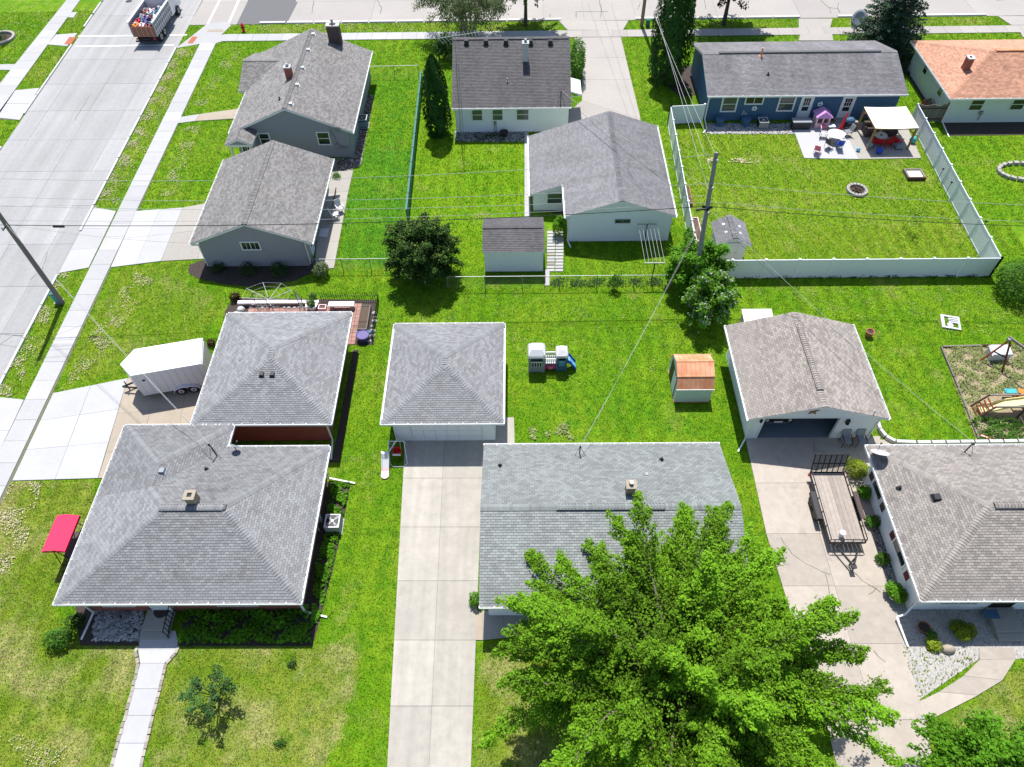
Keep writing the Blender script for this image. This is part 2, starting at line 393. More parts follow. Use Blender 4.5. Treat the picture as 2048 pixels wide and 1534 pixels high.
MT['orange_pl'] = M('orange_plastic', (.60, .20, .03), rough=.5)
MT['purple_pl'] = M('purple_plastic', (.10, .08, .24), rough=.5)
MT['g_fence'] = M('green_metal', (.03, .15, .14), rough=.5)
MT['chrome'] = M('chrome', (.6, .6, .62), rough=.25, metal=.9)
MT['star'] = M('rust_star', (.26, .15, .06), rough=.6, metal=.3)

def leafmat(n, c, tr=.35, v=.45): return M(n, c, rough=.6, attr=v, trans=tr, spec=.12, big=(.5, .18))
MT['lf_maple'] = leafmat('maple_leaf', (.138, .282, .013), .38, .75)
MT['lf_bright'] = leafmat('bright_leaf', (.105, .265, .014), .4, .65)
MT['lf_mid'] = leafmat('mid_leaf', (.085, .20, .025), .4, .55)
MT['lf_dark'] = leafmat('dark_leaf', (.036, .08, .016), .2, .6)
MT['lf_yel'] = leafmat('yellow_leaf', (.23, .31, .022), .4)
MT['lf_arb'] = leafmat('arborvitae_leaf', (.032, .095, .014), .25)
MT['lf_dkred'] = leafmat('dark_red_leaf', (.05, .022, .015), .2)
MT['lf_spruce'] = leafmat('spruce_needle', (.042, .085, .045), .15)
MT['lf_blue'] = leafmat('bluish_leaf', (.06, .135, .035), .25)
MT['lf_grey'] = leafmat('grey_green_leaf', (.16, .21, .09), .3)
MT['lf_pale'] = leafmat('pale_weed', (.27, .33, .11), .3, .45)
MT['flower_w'] = leafmat('lilac_blossom', (.55, .50, .50), .3, .25)
MT['fluff'] = M('dandelion_fluff', (.42, .37, .24), attr=.4, rough=.95)

MT['grass'] = grass_mat('grass')
MT['blade'] = grass_mat('grass_blades', True)
# ------------------------------------------------------------------ the ground, streets and paving
def P2(pts, h=0.0): return [tuple(at(p[0], p[1], h)[:2]) for p in pts]
PAVED = []      # polygons where no grass grows (x, y)
LAWNS = []      # (polygon, blade material)

def inside(poly, X, Y):
    r = np.zeros(len(X), bool); n = len(poly); j = n - 1
    for i in range(n):
        xi, yi = poly[i]; xj, yj = poly[j]
        if yi != yj:
            c = ((yi > Y) != (yj > Y)) & (X < (xj - xi) * (Y - yi) / (yj - yi) + xi); r ^= c
        j = i
    return r

def struct(name, poly, z0, z1, mat):
    o = MB().prism(poly, z0, z1).build(name, mat); o['kind'] = 'structure'; PAVED.append(poly); return o

def lawn(poly, *kinds):
    """kinds: pairs of lawn kind and weight"""
    LAWNS.append((poly, kinds))

def slabs(parent, quad, nu, nv, mat, top=.05, gap=.022, name='slab', us=None, vs=None, bot=.004):
    """single slabs over a quad a-b-c-d; u runs a->b, v runs a->d"""
    a, b, c, d = [Vector((p[0], p[1])) for p in quad]
    us = us or [i / nu for i in range(nu + 1)]; vs = vs or [i / nv for i in range(nv + 1)]
    def q(u, v): return (a * (1 - u) + b * u) * (1 - v) + (d * (1 - u) + c * u) * v
    for i in range(len(us) - 1):
        for j in range(len(vs) - 1):
            ps = [q(us[i], vs[j]), q(us[i + 1], vs[j]), q(us[i + 1], vs[j + 1]), q(us[i], vs[j + 1])]
            cen = sum(ps, Vector((0, 0))) / 4
            pp = []
            for p in ps:
                e = p - cen; L = e.length; pp.append(cen + e * max(.2, 1 - gap * .9 / L * 1.0))
            MB().prism([tuple(p) for p in pp], bot, top + random.uniform(-.004, .004)).build(name, mat, parent)

def stL(y): return -47.35 + (85.43 - y) * .0277
def stR(y): return -35.7 + (74.5 - y) * .0217
# the wide concrete street on the west
st = struct('street', [(stL(5), 5), (stR(5), 5), (stR(140), 140), (stL(140), 140)], -.05, .008, MT['joint'])
Y0 = 20.0
for k in range(24):
    y0, y1 = Y0 + k * 4.75, Y0 + (k + 1) * 4.75
    slabs(st, [(stL(y0), y0), (stR(y0), y0), (stR(y1), y1), (stL(y1), y1)], 1, 1, MT['street'], .03, .016, us=[0, .17, .53, .83, 1], bot=-.02)
# the cross street at the back
cs = struct('cross_street', [(stR(79.4), 79.4), (75, 79.4), (75, 92), (stR(92), 92)], -.05, .011, MT['joint'])
xs = [stR(80), -30.6, -25.1, -16, -6, 3, 7.4, 13, 22, 31, 40, 50, 62, 75]
for i in range(len(xs) - 1):
    for (y0, y1) in ((79.42, 84.6), (84.6, 91.9)):
        asp = i == 1
        slabs(cs, [(xs[i], y0), (xs[i + 1], y0), (xs[i + 1] + (.3 if asp else 0), y1), (xs[i], y1)], 1, 1, MT['asphalt'] if asp else MT['street_n'], .033, .012, name='asphalt_patch' if asp else 'slab', bot=-.02)
# cracks in the cross street: thin dark tar lines lying on the slabs
def crack(pts, parent, w=.05, z=.05):
    mb = MB(); ww = [tuple(at(*p)[:2]) for p in pts]
    ps = []
    for a, b in zip(ww[:-1], ww[1:]):
        n = max(2, int(hypot(b[0] - a[0], b[1] - a[1]) / .35))
        for k in range(n): ps.append((a[0] + (b[0] - a[0]) * k / n + random.uniform(-.05, .05), a[1] + (b[1] - a[1]) * k / n + random.uniform(-.05, .05)))
    ps.append(ww[-1])
    for a, b in zip(ps[:-1], ps[1:]): mb.bar((a[0], a[1], z), (b[0], b[1], z), w * random.uniform(.6, 1.2), .008)
    mb.build('crack', MT['joint'], parent)
for pts in ([(629, 0), (624, 28)], [(755, 0), (763, 18), (760, 27)], [(1199, 0), (1203, 25), (1200, 36)], [(1152, 36), (1152, 24), (1200, 24), (1216, 24)],
            [(1280, 5), (1276, 20)], [(1640, 0), (1658, 16), (1675, 18), (1680, 27)], [(1658, 16), (1662, 27)], [(1677, 7), (1675, 18)], [(1408, 0), (1412, 20)], [(1450, 0), (1456, 16)], [(1990, 3), (2010, 0)], [(1100, 28), (1099, 40)]):
    crack(pts, cs, .07, .04)
for pts in ([(330, 200), (318, 225), (322, 260), (300, 300)], [(0, 690), (30, 670), (52, 672)], [(60, 560), (85, 540), (95, 505)], [(180, 190), (150, 240)], [(250, 330), (235, 372)]): crack(pts, st, .035, .033)
p = at(258, 3); MB().lathe(Vector((p.x, p.y, .03)), [(.36, 0), (.36, .008)], 18).build('manhole_cover', MT['dkmetal'], st)
# painted crosswalk lines and stop bars
def paint(pts, z=.037):
    ww = [tuple(at(*p)[:2]) for p in pts]; o = MB().prism(ww, z, z + .004).build('road_marking', MT['paint']); o['kind'] = 'structure'
paint([(157, 72.2), (375, 69.6), (374, 71.6), (156, 74.2)]); paint([(152, 92.4), (348, 89.4), (347, 91.4), (151, 94.5)])
paint([(414, 48), (438, 0), (442, 0), (418, 48)]); paint([(456, 46), (476, 0), (480.5, 0), (460, 46)])
# kerbs along the west street
def kerb(pts, wd=.17, h=.15, name='kerb', step=3.0):
    k = bpy.data.objects.new(name, None); C.objects.link(k); k['kind'] = 'structure'; ORG[k.name] = Vector((0, 0, 0))
    for a, b in zip(pts[:-1], pts[1:]):
        a = Vector((a[0], a[1], 0)); b = Vector((b[0], b[1], 0)); n = max(1, int((b - a).length / step)); nn = Vector((-(b - a).y, (b - a).x, 0)).normalized() * wd
        for i in range(n):
            p = a.lerp(b, i / n + .003); q = a.lerp(b, (i + 1) / n - .003)
            MB().prism([p[:2], q[:2], (q + nn)[:2], (p + nn)[:2]], -.02, h).build('kerb_stone', MT['kerb'], k)
    return k
kerb([(stR(y), y) for y in (74.6, 45.2)][::-1]); kerb([(stR(y), y) for y in (40.2, 24, 10)][::-1])
kerb([(stL(y), y) for y in (79.0, 140)]); kerb([(stL(y), y) for y in (62.2, 75.3)]); kerb([(stL(y), y) for y in (20, 57.0)])
for x0, x1 in ((-28.2, 5.0), (12.9, 30.9), (34.9, 38.5), (40.2, 51)): kerb([(x1, 79.5), (x0, 79.5)][::-1], .35, .14)

# sidewalks
ew = struct('sidewalk', P2([(400.6, 87.6), (432, 87.6), (0, 1013), (-120, 1270), (-170, 1270), (0, 903)]), -.05, .02, MT['joint'])
eL, eR, e2L, e2R = at(400.6, 87.6), at(432, 87.6), at(66.3, 768), at(110, 768)
def ext(a, b, y): t = (y - a.y) / (b.y - a.y); return (a.x + (b.x - a.x) * t, y)
n = 40; ys = [eL.y - i * 1.62 for i in range(n)]
for i in range(n - 1):
    slabs(ew, [ext(eL, e2L, ys[i]), ext(eR, e2R, ys[i]), ext(eR, e2R, ys[i + 1]), ext(eL, e2L, ys[i + 1])], 1, 1, MT['walk'], .065, .014)
ww = struct('sidewalk', P2([(134, 0), (161.5, 0), (30, 181.5), (-110, 400), (-150, 400), (31, 129)]), -.05, .02, MT['joint'])
a0, b0, a1, b1 = at(134, 0), at(161.5, 0), at(31, 129), at(30, 181.5)
for i in range(24):
    y0, y1 = 86.5 - i * 1.6, 86.5 - (i + 1) * 1.6
    slabs(ww, [ext(a0, a1, y0), ext(b0, b1, y0), ext(b0, b1, y1), ext(a0, a1, y1)], 1, 1, MT['walk'], .065, .014)
nw = struct('sidewalk', [(-32, 75.75), (62, 75.75), (62, 77.25), (-32, 77.25)], -.05, .02, MT['joint'])
for i in range(58):
    x = -31.4 + i * 1.6
    slabs(nw, [(x, 75.75), (x + 1.6, 75.75), (x + 1.6, 77.25), (x, 77.25)], 1, 1, MT['walk'] if x < 3 else MT['street_n'], .055, .014)
# corner ramp, with the tactile plates
cr = struct('corner_ramp', P2([(352, 97), (398, 89), (432, 87), (449, 82), (449, 70), (443, 70), (462, 52), (457, 44), (415, 48), (385, 72)]), -.05, .042, MT['walk'])
for q in ([(385, 74), (395.5, 74.3), (385.6, 87.6), (375.6, 87.1)], [(416, 60), (446, 58.5), (447, 64), (415, 64.5)]):
    MB().prism(P2(q), .04, .056).build('tactile_plate', MT['brickred_paver'] if q[0][0] < 400 else MT['tan_conc'], cr)
wr = struct('sidewalk_ramp', P2([(112, 70), (155, 67), (135, 93), (96, 90)]), -.05, .055, MT['walk'])
MB().prism(P2([(139, 75), (153, 75.5), (143, 90), (129, 89.5)]), .05, .064).build('tactile_plate', MT['brickred_paver'], wr)
struct('paved_pad', P2([(140, 25), (155, 25), (147, 36), (135, 35)]), -.05, .05, MT['walk'])
wd = struct('driveway_apron', P2([(31, 182), (80, 176), (40, 241), (-20, 238), (-20, 262), (-60, 262)]), -.05, .02, MT['joint'])
slabs(wd, P2([(31, 181.5), (80, 176.5), (40, 241), (-6, 236)]), 1, 2, MT['walk'], .055)
struct('garden_path', P2([(-40, 130), (31, 129), (22, 141), (-40, 139)]), -.05, .055, MT['walk'])

def paving(name, quads, mat):
    """quads: list of (pixel quad, nu, nv)"""
    base = bpy.data.objects.new(name, None); C.objects.link(base); base['kind'] = 'structure'; ORG[base.name] = Vector((0, 0, 0))
    for q in quads:
        w4 = P2(q[0]); PAVED.append(w4)
        MB().prism(w4, -.05, .015).build('joint_bed', MT['joint'], base)
        slabs(base, w4, q[1], q[2], q[3] if len(q) > 3 else mat, .055, .012)
    return base
# grey garage: apron + drive
paving('driveway', [([(186.5, 415), (233, 423), (178, 536), (118, 547)], 1, 3, MT['walk']),
                    ([(273, 423), (366, 416), (322, 523), (222, 535.5)], 2, 2, MT['white_conc']),
                    ([(366, 416), (470, 396), (470, 515), (322, 523)], 2, 2, MT['grey_conc'])], MT['white_conc'])
# red brick house: apron + wide new drive + older tan slab
paving('driveway', [([(0, 795), (49, 800), (-46, 1000), (-110, 1000)], 1, 3, MT['walk']),
                    ([(107, 787), (256, 757), (196.6, 957), (25, 962)], 2, 3, MT['white_conc']),
                    ([(256, 757), (440, 722), (420, 905), (213, 905)], 3, 2, MT['tan_conc']),
                    ([(213, 905), (300, 905), (290, 957), (197, 957)], 1, 1, MT['tan_conc'])], MT['white_conc'])
# centre drive, ending at the hip-roofed garage; a wider patch to its east
paving('driveway', [([(811, 868), (968, 868), (941, 1560), (773, 1560)], 2, 6, MT['drive']),
                    ([(968, 838), (1028, 835), (1030, 900), (968, 900)], 1, 1, MT['drive'])], MT['drive'])
# east drive in front of the tan garage, running down past the trailer
g_drive = paving('driveway', [([(1490, 875), (1760, 873), (1745, 1068), (1532, 1068)], 2, 2, MT['drive_e']),
                    ([(1532, 1068), (1745, 1068), (1806, 1288), (1600, 1288)], 2, 2, MT['drive_e']),
                    ([(1600, 1288), (1806, 1288), (1850, 1440), (1650, 1440)], 2, 1, MT['drive_e']),
                    ([(1650, 1440), (1850, 1440), (1880, 1600), (1690, 1600)], 2, 1, MT['drive_e']),
                    ([(1733, 880), (1775, 880), (1800, 893), (1740, 893)], 1, 1, MT['drive_e'])], MT['drive_e'])
for pts in ([(1560, 1075), (1585, 1110), (1612, 1130), (1660, 1150)], [(1690, 1130), (1735, 1170), (1760, 1185)], [(1652, 1150), (1675, 1265)], [(1745, 1300), (1770, 1325)], [(1700, 1400), (1760, 1420)], [(1735, 1190), (1752, 1176)]): crack(pts, g_drive, .04, .058)
# white house drive
paving('driveway', [([(1135, 61), (1117, 42), (1257, 42), (1246, 61)], 1, 1, MT['street_n']),
                    ([(1149, 76), (1242, 75), (1262, 160), (1166, 160)], 1, 2, MT['street_n']),
                    ([(1164, 160), (1262, 160), (1281, 238), (1164, 202)], 1, 1, MT['street_n']),
                    ([(1100, 255), (1164, 202), (1281, 238), (1275, 300)], 1, 1, MT['street_n'])], MT['street_n'])
# drives of the two houses at the top right
paving('driveway', [([(1597, 57), (1597, 38), (1665, 38), (1660, 56)], 1, 1), ([(1597, 82), (1600, 70), (1664, 69), (1667, 82)], 1, 1)], MT['street_n'])
paving('driveway', [([(1733, 55), (1715, 38), (1762, 38), (1764, 55)], 1, 1)], MT['street_n'])
paving('driveway', [([(2022, 51), (1995, 33), (2110, 33), (2110, 51)], 1, 1), ([(2045, 75), (2040, 65), (2110, 65), (2110, 75)], 1, 1)], MT['street_n'])
# grey house: entry walk; side patio by the garage
paving('garden_path', [([(352, 248), (360, 235), (400, 229), (390, 243)], 1, 1, MT['walk']), ([(390, 243), (400, 229), (478, 218), (468, 238)], 2, 1, MT['tan_conc'])], MT['walk'])
paving('side_patio', [([(655, 346), (707, 341), (697, 384), (640, 388)], 1, 1), ([(640, 388), (697, 384), (668, 537), (630, 540)], 1, 3)], MT['grey_conc'])
# stepping-stone path between the white shed and the white garage
base = bpy.data.objects.new('stepping_stone_path', None); C.objects.link(base); base['kind'] = 'structure'
for i in range(13):
    for j in range(2):
        u0 = 1095 + j * 17 - i * .1; y = 463 + i * 6.3
        q = P2([(u0 + random.uniform(-1, 1), y), (u0 + 15.5, y), (u0 + 15, y + 4.6), (u0 - .5, y + 4.6)])
        PAVED.append(q); MB().prism(q, -.02, .05 + random.uniform(0, .012)).build('paving_stone', MT['stone_o'] if random.random() < .2 else MT['walk'], base)
paving('garden_path', [([(1090, 540), (1099, 540), (1099, 572), (1090, 572)], 1, 2)], MT['walk'])
paving('garden_path', [([(1049, 262), (1057, 262), (1061, 435), (1049, 435)], 1, 6)], MT['walk'])
# front walk of the red brick house, edged with small pavers
fw = paving('front_walk', [([(282, 1262), (352, 1262), (357, 1284), (279, 1284)], 1, 1), ([(279, 1284), (357, 1284), (355, 1300), (277, 1300)], 1, 1), ([(277, 1300), (355, 1300), (330, 1327), (281, 1327)], 1, 1), ([(281, 1327), (330, 1327), (277, 1545), (224, 1545)], 1, 4)], MT['white_conc'])
def edging(pts, w=.16, L=.3, name='edging', mat='stone_o', h=.07, jit=.02, par=None):
    if par is None:
        par = bpy.data.objects.new(name, None); C.objects.link(par); par['kind'] = 'structure'; ORG[par.name] = Vector((0, 0, 0))
    for a, b in zip(pts[:-1], pts[1:]):
        a = Vector((a[0], a[1], 0)); b = Vector((b[0], b[1], 0)); n = max(1, round((b - a).length / L)); d = (b - a) / n; nn = Vector((-d.y, d.x, 0)).normalized() * w / 2
        for i in range(n):
            p = a + d * (i + .04); q = a + d * (i + .94); o = Vector((random.uniform(-jit, jit), random.uniform(-jit, jit), 0)); p += o; q += o
            MB().prism([(p + nn)[:2], (q + nn)[:2], (q - nn)[:2], (p - nn)[:2]], -.02, h + random.uniform(0, jit)).build('edging_stone', MT[mat], par)
    return par
edging(P2([(277, 1293), (271, 1305), (278, 1327), (262, 1395), (241, 1470), (221, 1545)]))
edging(P2([(359, 1293), (352, 1308), (333, 1327), (316, 1395), (297, 1470), (281, 1545)]))
# front walk of the green-grey house and of the far right house
paving('front_walk', [([(949, 1222), (966, 1222), (965, 1281), (949, 1281)], 1, 1, MT['tan_conc']), ([(966, 1222), (1090, 1222), (1090, 1268), (965, 1281)], 3, 1, MT['grey_conc'])], MT['grey_conc'])
paving('front_walk', [([(1958, 1320), (1957, 1296), (2029, 1296), (2031, 1318)], 1, 1), ([(1926, 1352), (1958, 1320), (2031, 1318), (2004, 1361)], 1, 1),
                      ([(1877, 1384), (1926, 1352), (2004, 1361), (1955, 1391)], 1, 1), ([(1838, 1403), (1877, 1384), (1955, 1391), (1850, 1445)], 1, 1)], MT['drive_e'])
# patio of the navy house
paving('patio', [([(1581, 245), (1683, 245), (1717, 319), (1608, 317)], 1, 1, MT['white_conc']), ([(1683, 245), (1810, 245), (1842, 317), (1717, 319)], 1, 1, MT['grey_conc'])], MT['white_conc'])

# lawns that differ from the main grass
lawn(P2([(-60, 1060), (25, 964), (199, 960), (108, 1209), (150, 1292), (276, 1292), (276, 1327), (219, 1560), (-160, 1560)]), ('dry', 1))
lawn(P2([(358, 1292), (622, 1292), (700, 1292), (720, 1330), (650, 1560), (280, 1560), (331, 1330)]), ('dry', 1))
lawn(P2([(2033, 1325), (2100, 1325), (2100, 1560), (1880, 1560), (1852, 1450), (1960, 1394)]), ('dry', 1))
lawn(P2([(948, 1290), (1300, 1290), (1300, 1560), (943, 1560)]), ('dry', 1))
lawn(P2([(222, 537), (322, 525), (405, 522), (380, 560), (480, 600), (452, 622), (410, 676), (256, 755), (108, 785)]), ('dry', .62), ('olive', .6))
lawn(P2([(350, 99), (398, 90), (234, 421), (188, 414)]), ('dry', .62), ('olive', .6))
lawn(P2([(116, 549), (176, 539), (49, 798), (0, 794), (0, 775)]), ('dry', .62), ('olive', .6))
lawn(P2([(204, 0), (165, 0), (113, 68), (155, 66)]), ('dry', .62), ('olive', .6))
lawn(P2([(137, 93), (97, 91), (32, 180), (80, 175)]), ('dry', .62), ('olive', .6))
lawn(P2([(742, 143), (838, 143), (822, 300), (712, 300), (735, 250)]), ('lush', .52), ('lime', .3)); lawn(P2([(822, 300), (812, 418), (790, 533), (671, 533), (700, 390), (712, 300)]), ('lush', .95))
lawn(P2([(846, 140), (895, 140), (905, 270), (1048, 280), (1048, 438), (1090, 438), (1090, 470), (965, 545), (800, 545), (818, 415)]), ('lime', 1))
lawn([(13.4, 39.3), (35.0, 39.4), (35.8, 59.0), (13.7, 59.0)], ('olive', 1))
for x0, x1 in ((-28, 4.6), (13.2, 30.5), (35.2, 38.2), (40.4, 51)):
    lawn([(x0, 77.3), (x1, 77.3), (x1, 79.3), (x0, 79.3)], ('dry', .62), ('olive', .6))

# planting beds and one strip of painted shade
def bed(name, pts, key, z=.022):
    o = MB().prism(P2(pts), -.05, z).build(name, MT[key]); o['kind'] = 'structure'; PAVED.append(P2(pts)); return o
bed('planting_bed', [(402, 521), (379, 530), (377, 545), (393, 556), (450, 569), (512, 574), (590, 561), (630, 543), (640, 520)], 'soil_dark')
bed('planting_bed', [(628, 965), (702, 963), (688, 1040), (668, 1130), (640, 1240), (625, 1292), (360, 1292), (372, 1205), (600, 1205)], 'soil_dark')
bed('planting_bed', [(150, 1205), (290, 1205), (276, 1291), (160, 1291)], 'soil_dark')
bed('planting_bed', [(1690, 955), (1745, 950), (1800, 1190), (1775, 1190), (1700, 1000)], 'soil_dark')
bed('gravel_bed', [(1745, 1060), (1820, 1215), (2060, 1212), (2060, 1316), (2031, 1318), (2026, 1296), (1957, 1296), (1958, 1318), (1836, 1401)], 'grey_conc')
bed('gravel_or_shade_strip', [(910, 262), (1052, 262), (1052, 283), (910, 283)], 'soil_dark')
bed('gravel_or_shade_strip', [(1412, 247), (1592, 247), (1592, 268), (1414, 268)], 'soil_dark')
bed('gravel_or_shade_strip', [(1885, 243), (2060, 240), (2060, 270), (1897, 272)], 'soil_dark')
bed('gravel_or_shade_strip', [(1805, 135), (1820, 130), (1900, 240), (1870, 240)], 'soil_dark')
bed('vegetable_garden', [(1881, 696), (2060, 692), (2060, 886), (1955, 886)], 'soil_tan')
bed('mulch_ring', [(1317, 140), (1327, 165), (1360, 195), (1390, 190), (1385, 130)], 'soil_dark')
bed('planting_bed', [(1066, 400), (1128, 398), (1128, 428), (1066, 420)], 'soil_dark')
bed('planting_bed', [(470, 596), (752, 600), (748, 690), (700, 690), (700, 640), (450, 640), (450, 622)], 'soil_dark')
bed('gravel_or_shade_strip', [(705, 312), (735, 190), (748, 190), (722, 330), (690, 345), (640, 350), (640, 325)], 'dirt')
bed('gravel_or_shade_strip', [(652, 905), (668, 905), (706, 700), (718, 700), (680, 925), (650, 925)], 'soil_dark')  # shadow beside the brick garage painted as dark ground, with its thin brown edge
# ------------------------------------------------------------------ building kit
def clip(poly, planes):
    for (a, b, c) in planes:         # keep a*u+b*v+c >= 0
        out = []; n = len(poly)
        for i in range(n):
            p, q = poly[i], poly[(i + 1) % n]; dp = a * p[0] + b * p[1] + c; dq = a * q[0] + b * q[1] + c
            if dp >= 0: out.append(p)
            if (dp >= 0) != (dq >= 0):
                t = dp / (dp - dq); out.append((p[0] + (q[0] - p[0]) * t, p[1] + (q[1] - p[1]) * t))
        poly = out
        if len(poly) < 3: return []
    return poly

TAB_W, TAB_E, TAB_T = .27, .14, .028
_tabmesh = {}
def tab_mesh(mat):
    if mat.name not in _tabmesh:
        w, e, t = TAB_W - .012, TAB_E, TAB_T
        mb = MB().add([(0, 0, 0), (w, 0, 0), (w, e, .002), (0, e, .002), (0, 0, t), (w, 0, t), (w, e, .006), (0, e, .006)],
                      [(4, 5, 6, 7), (0, 1, 5, 4), (1, 2, 6, 5), (3, 0, 4, 7)])
        o = mb.build('shingle', mat); _tabmesh[mat.name] = o.data; bpy.data.objects.remove(o)
    return _tabmesh[mat.name]

def frame(poly):
    """plane frame of a roof face whose first edge is its eave"""
    A, B = Vector(poly[0]), Vector(poly[1]); u = (B - A).normalized()
    n = None
    for p in poly[2:]:
        c = u.cross(Vector(p) - A)
        if c.length > 1e-4: n = c.normalized(); break
    if n.z < 0: n = -n
    v = n.cross(u)
    return A, u, v, n

def shingle_face(roof, poly, mat, single=0, base=.004):
    A, u, v, n = frame(poly)
    uv = [((Vector(p) - A).dot(u), (Vector(p) - A).dot(v)) for p in poly]
    ar = sum(uv[i][0] * uv[(i + 1) % len(uv)][1] - uv[(i + 1) % len(uv)][0] * uv[i][1] for i in range(len(uv)))
    if ar < 0: uv = uv[::-1]
    pl = []
    for i in range(len(uv)):
        p, q = uv[i], uv[(i + 1) % len(uv)]; a, b = -(q[1] - p[1]), q[0] - p[0]; L = hypot(a, b)
        if L < 1e-6: continue
        pl.append((a / L, b / L, -(a * p[0] + b * p[1]) / L))
    u0, u1 = min(p[0] for p in uv), max(p[0] for p in uv); v0, v1 = min(p[1] for p in uv), max(p[1] for p in uv)
    mb = MB(); rows = int((v1 - v0) / TAB_E) + 1; cnt = 0
    M3 = Matrix(((u.x, v.x, n.x), (u.y, v.y, n.y), (u.z, v.z, n.z)))
    tm = tab_mesh(mat) if single else None; o3 = org(roof)
    for r in range(rows):
        va = v0 + r * TAB_E; vb = va + TAB_E; off = (r % 2) * TAB_W / 2 + random.uniform(-.02, .02)
        k0 = int((u0 - off) / TAB_W) - 1; k1 = int((u1 - off) / TAB_W) + 1
        for k in range(k0, k1 + 1):
            ua = off + k * TAB_W; ub = ua + TAB_W - .012
            rect = [(ua, va), (ub, va), (ub, vb), (ua, vb)]
            ds = [min(a * p[0] + b * p[1] + c for p in rect) for (a, b, c) in pl]
            if min(ds) >= -1e-6: q = rect; whole = True
            else:
                q = clip(rect, pl); whole = False
                if len(q) < 3: continue
            if whole and cnt < single:
                o = bpy.data.objects.new('shingle', tm); C.objects.link(o); o.parent = roof
                pos = A + u * ua + v * va + n * base
                o.matrix_local = Matrix.Translation(pos - o3) @ M3.to_4x4(); cnt += 1; continue
            top = [A + u * p[0] + v * p[1] + n * (base + .006 + (TAB_T - .006) * (vb - p[1]) / TAB_E) for p in q]
            b = len(mb.v); mb.v += [tuple(t) for t in top]; mb.f.append(list(range(b, b + len(q)))); mb.m.append(0)
            lo = [i for i, p in enumerate(q) if p[1] < va + 1e-5]
            if len(lo) == 2:
                p, s = q[lo[0]], q[lo[1]]; i0, i1 = lo
                b2 = len(mb.v); mb.v += [tuple(A + u * p[0] + v * p[1]), tuple(A + u * s[0] + v * s[1])]
                mb.f.append([b2, b2 + 1, b + i1, b + i0]); mb.m.append(0)
    if mb.f: mb.build('shingle_courses', mat, roof, kind='stuff')

_capmesh = {}
def caps(roof, p, q, mat, w=.40, step=.17, lift=.05, slope=.29):
    """overlapping cap shingles along a ridge or hip from p up to q"""
    if mat.name not in _capmesh:
        mb = MB(); h = w / 2; d = slope * h * .75
        mb.add([(-h, 0, -d), (0, 0, .02), (h, 0, -d), (-h, .2, -d - .03), (0, .2, -.02), (h, .2, -d - .03), (-h, 0, -d - .04), (h, 0, -d - .04), (0, 0, -.03)],
               [(0, 1, 4, 3), (1, 2, 5, 4), (6, 8, 1, 0), (8, 7, 2, 1)])
        o = mb.build('cap_shingle', mat); _capmesh[mat.name] = o.data; bpy.data.objects.remove(o)
    p, q = Vector(p), Vector(q); d = q - p; L = d.length; d.normalize()
    x = d.cross(Vector((0, 0, 1))).normalized(); z = x.cross(d); o3 = org(roof)
    for i in range(max(1, int(L / step))):
        o = bpy.data.objects.new('cap_shingle', _capmesh[mat.name]); C.objects.link(o); o.parent = roof
        pos = p + d * (i * step) + Vector((0, 0, lift + random.uniform(-.004, .004)))
        o.matrix_local = Matrix.Translation(pos - o3) @ Matrix(((x.x, d.x, z.x, 0), (x.y, d.y, z.y, 0), (x.z, d.z, z.z, 0), (0, 0, 0, 1)))

def roof(t, faces, mat, single=(), thick=.16, edge='white', n1=300):
    """faces: convex polygons in space, first edge the eave; returns the roof part with its shingles below it"""
    mb = MB()
    for f in faces: mb.slab([Vector(p) for p in f], (0, 0, -thick), 0, 1)
    r = mb.build('roof', [MT['felt'], MT[edge]], t)
    left = n1
    for i, f in enumerate(faces):
        k = left if i in single else 0
        shingle_face(r, f, mat, k)
        if k: left = 0
    return r

def siding(t, p, q, z0, z1, mat, gable=None, exp=.16, name='siding'):
    """a wall of lapped boards from p to q (ground points, seen from the right of p->q); gable=(apex_fraction, apex_z)"""
    p = Vector((p[0], p[1])); q = Vector((q[0], q[1])); d = q - p; L = d.length; d /= L; nrm = Vector((d.y, -d.x)); mb = MB()
    top = gable[1] if gable else z1; k = 0; z = z0
    def span(zz):
        if zz <= z1 or not gable: return 0, L
        f = (zz - z1) / (gable[1] - z1); return f * gable[0] * L, L - f * (1 - gable[0]) * L
    while z < top - .02:
        zt = min(z + exp, top); a, b = span((z + zt) / 2)
        if b - a > .05:
            A = p + d * a; B = p + d * b; o = nrm * .034; i = nrm * .004
            mb.add([(A.x + o.x, A.y + o.y, z), (B.x + o.x, B.y + o.y, z), (B.x + i.x, B.y + i.y, zt), (A.x + i.x, A.y + i.y, zt), (A.x, A.y, z), (B.x, B.y, z)], [(0, 1, 2, 3), (4, 5, 1, 0)])
        z += exp
    return mb.build(name, mat, t, kind='stuff')

def wall_pts(p, q): return Vector((p[0], p[1], 0)), Vector((q[0], q[1], 0))

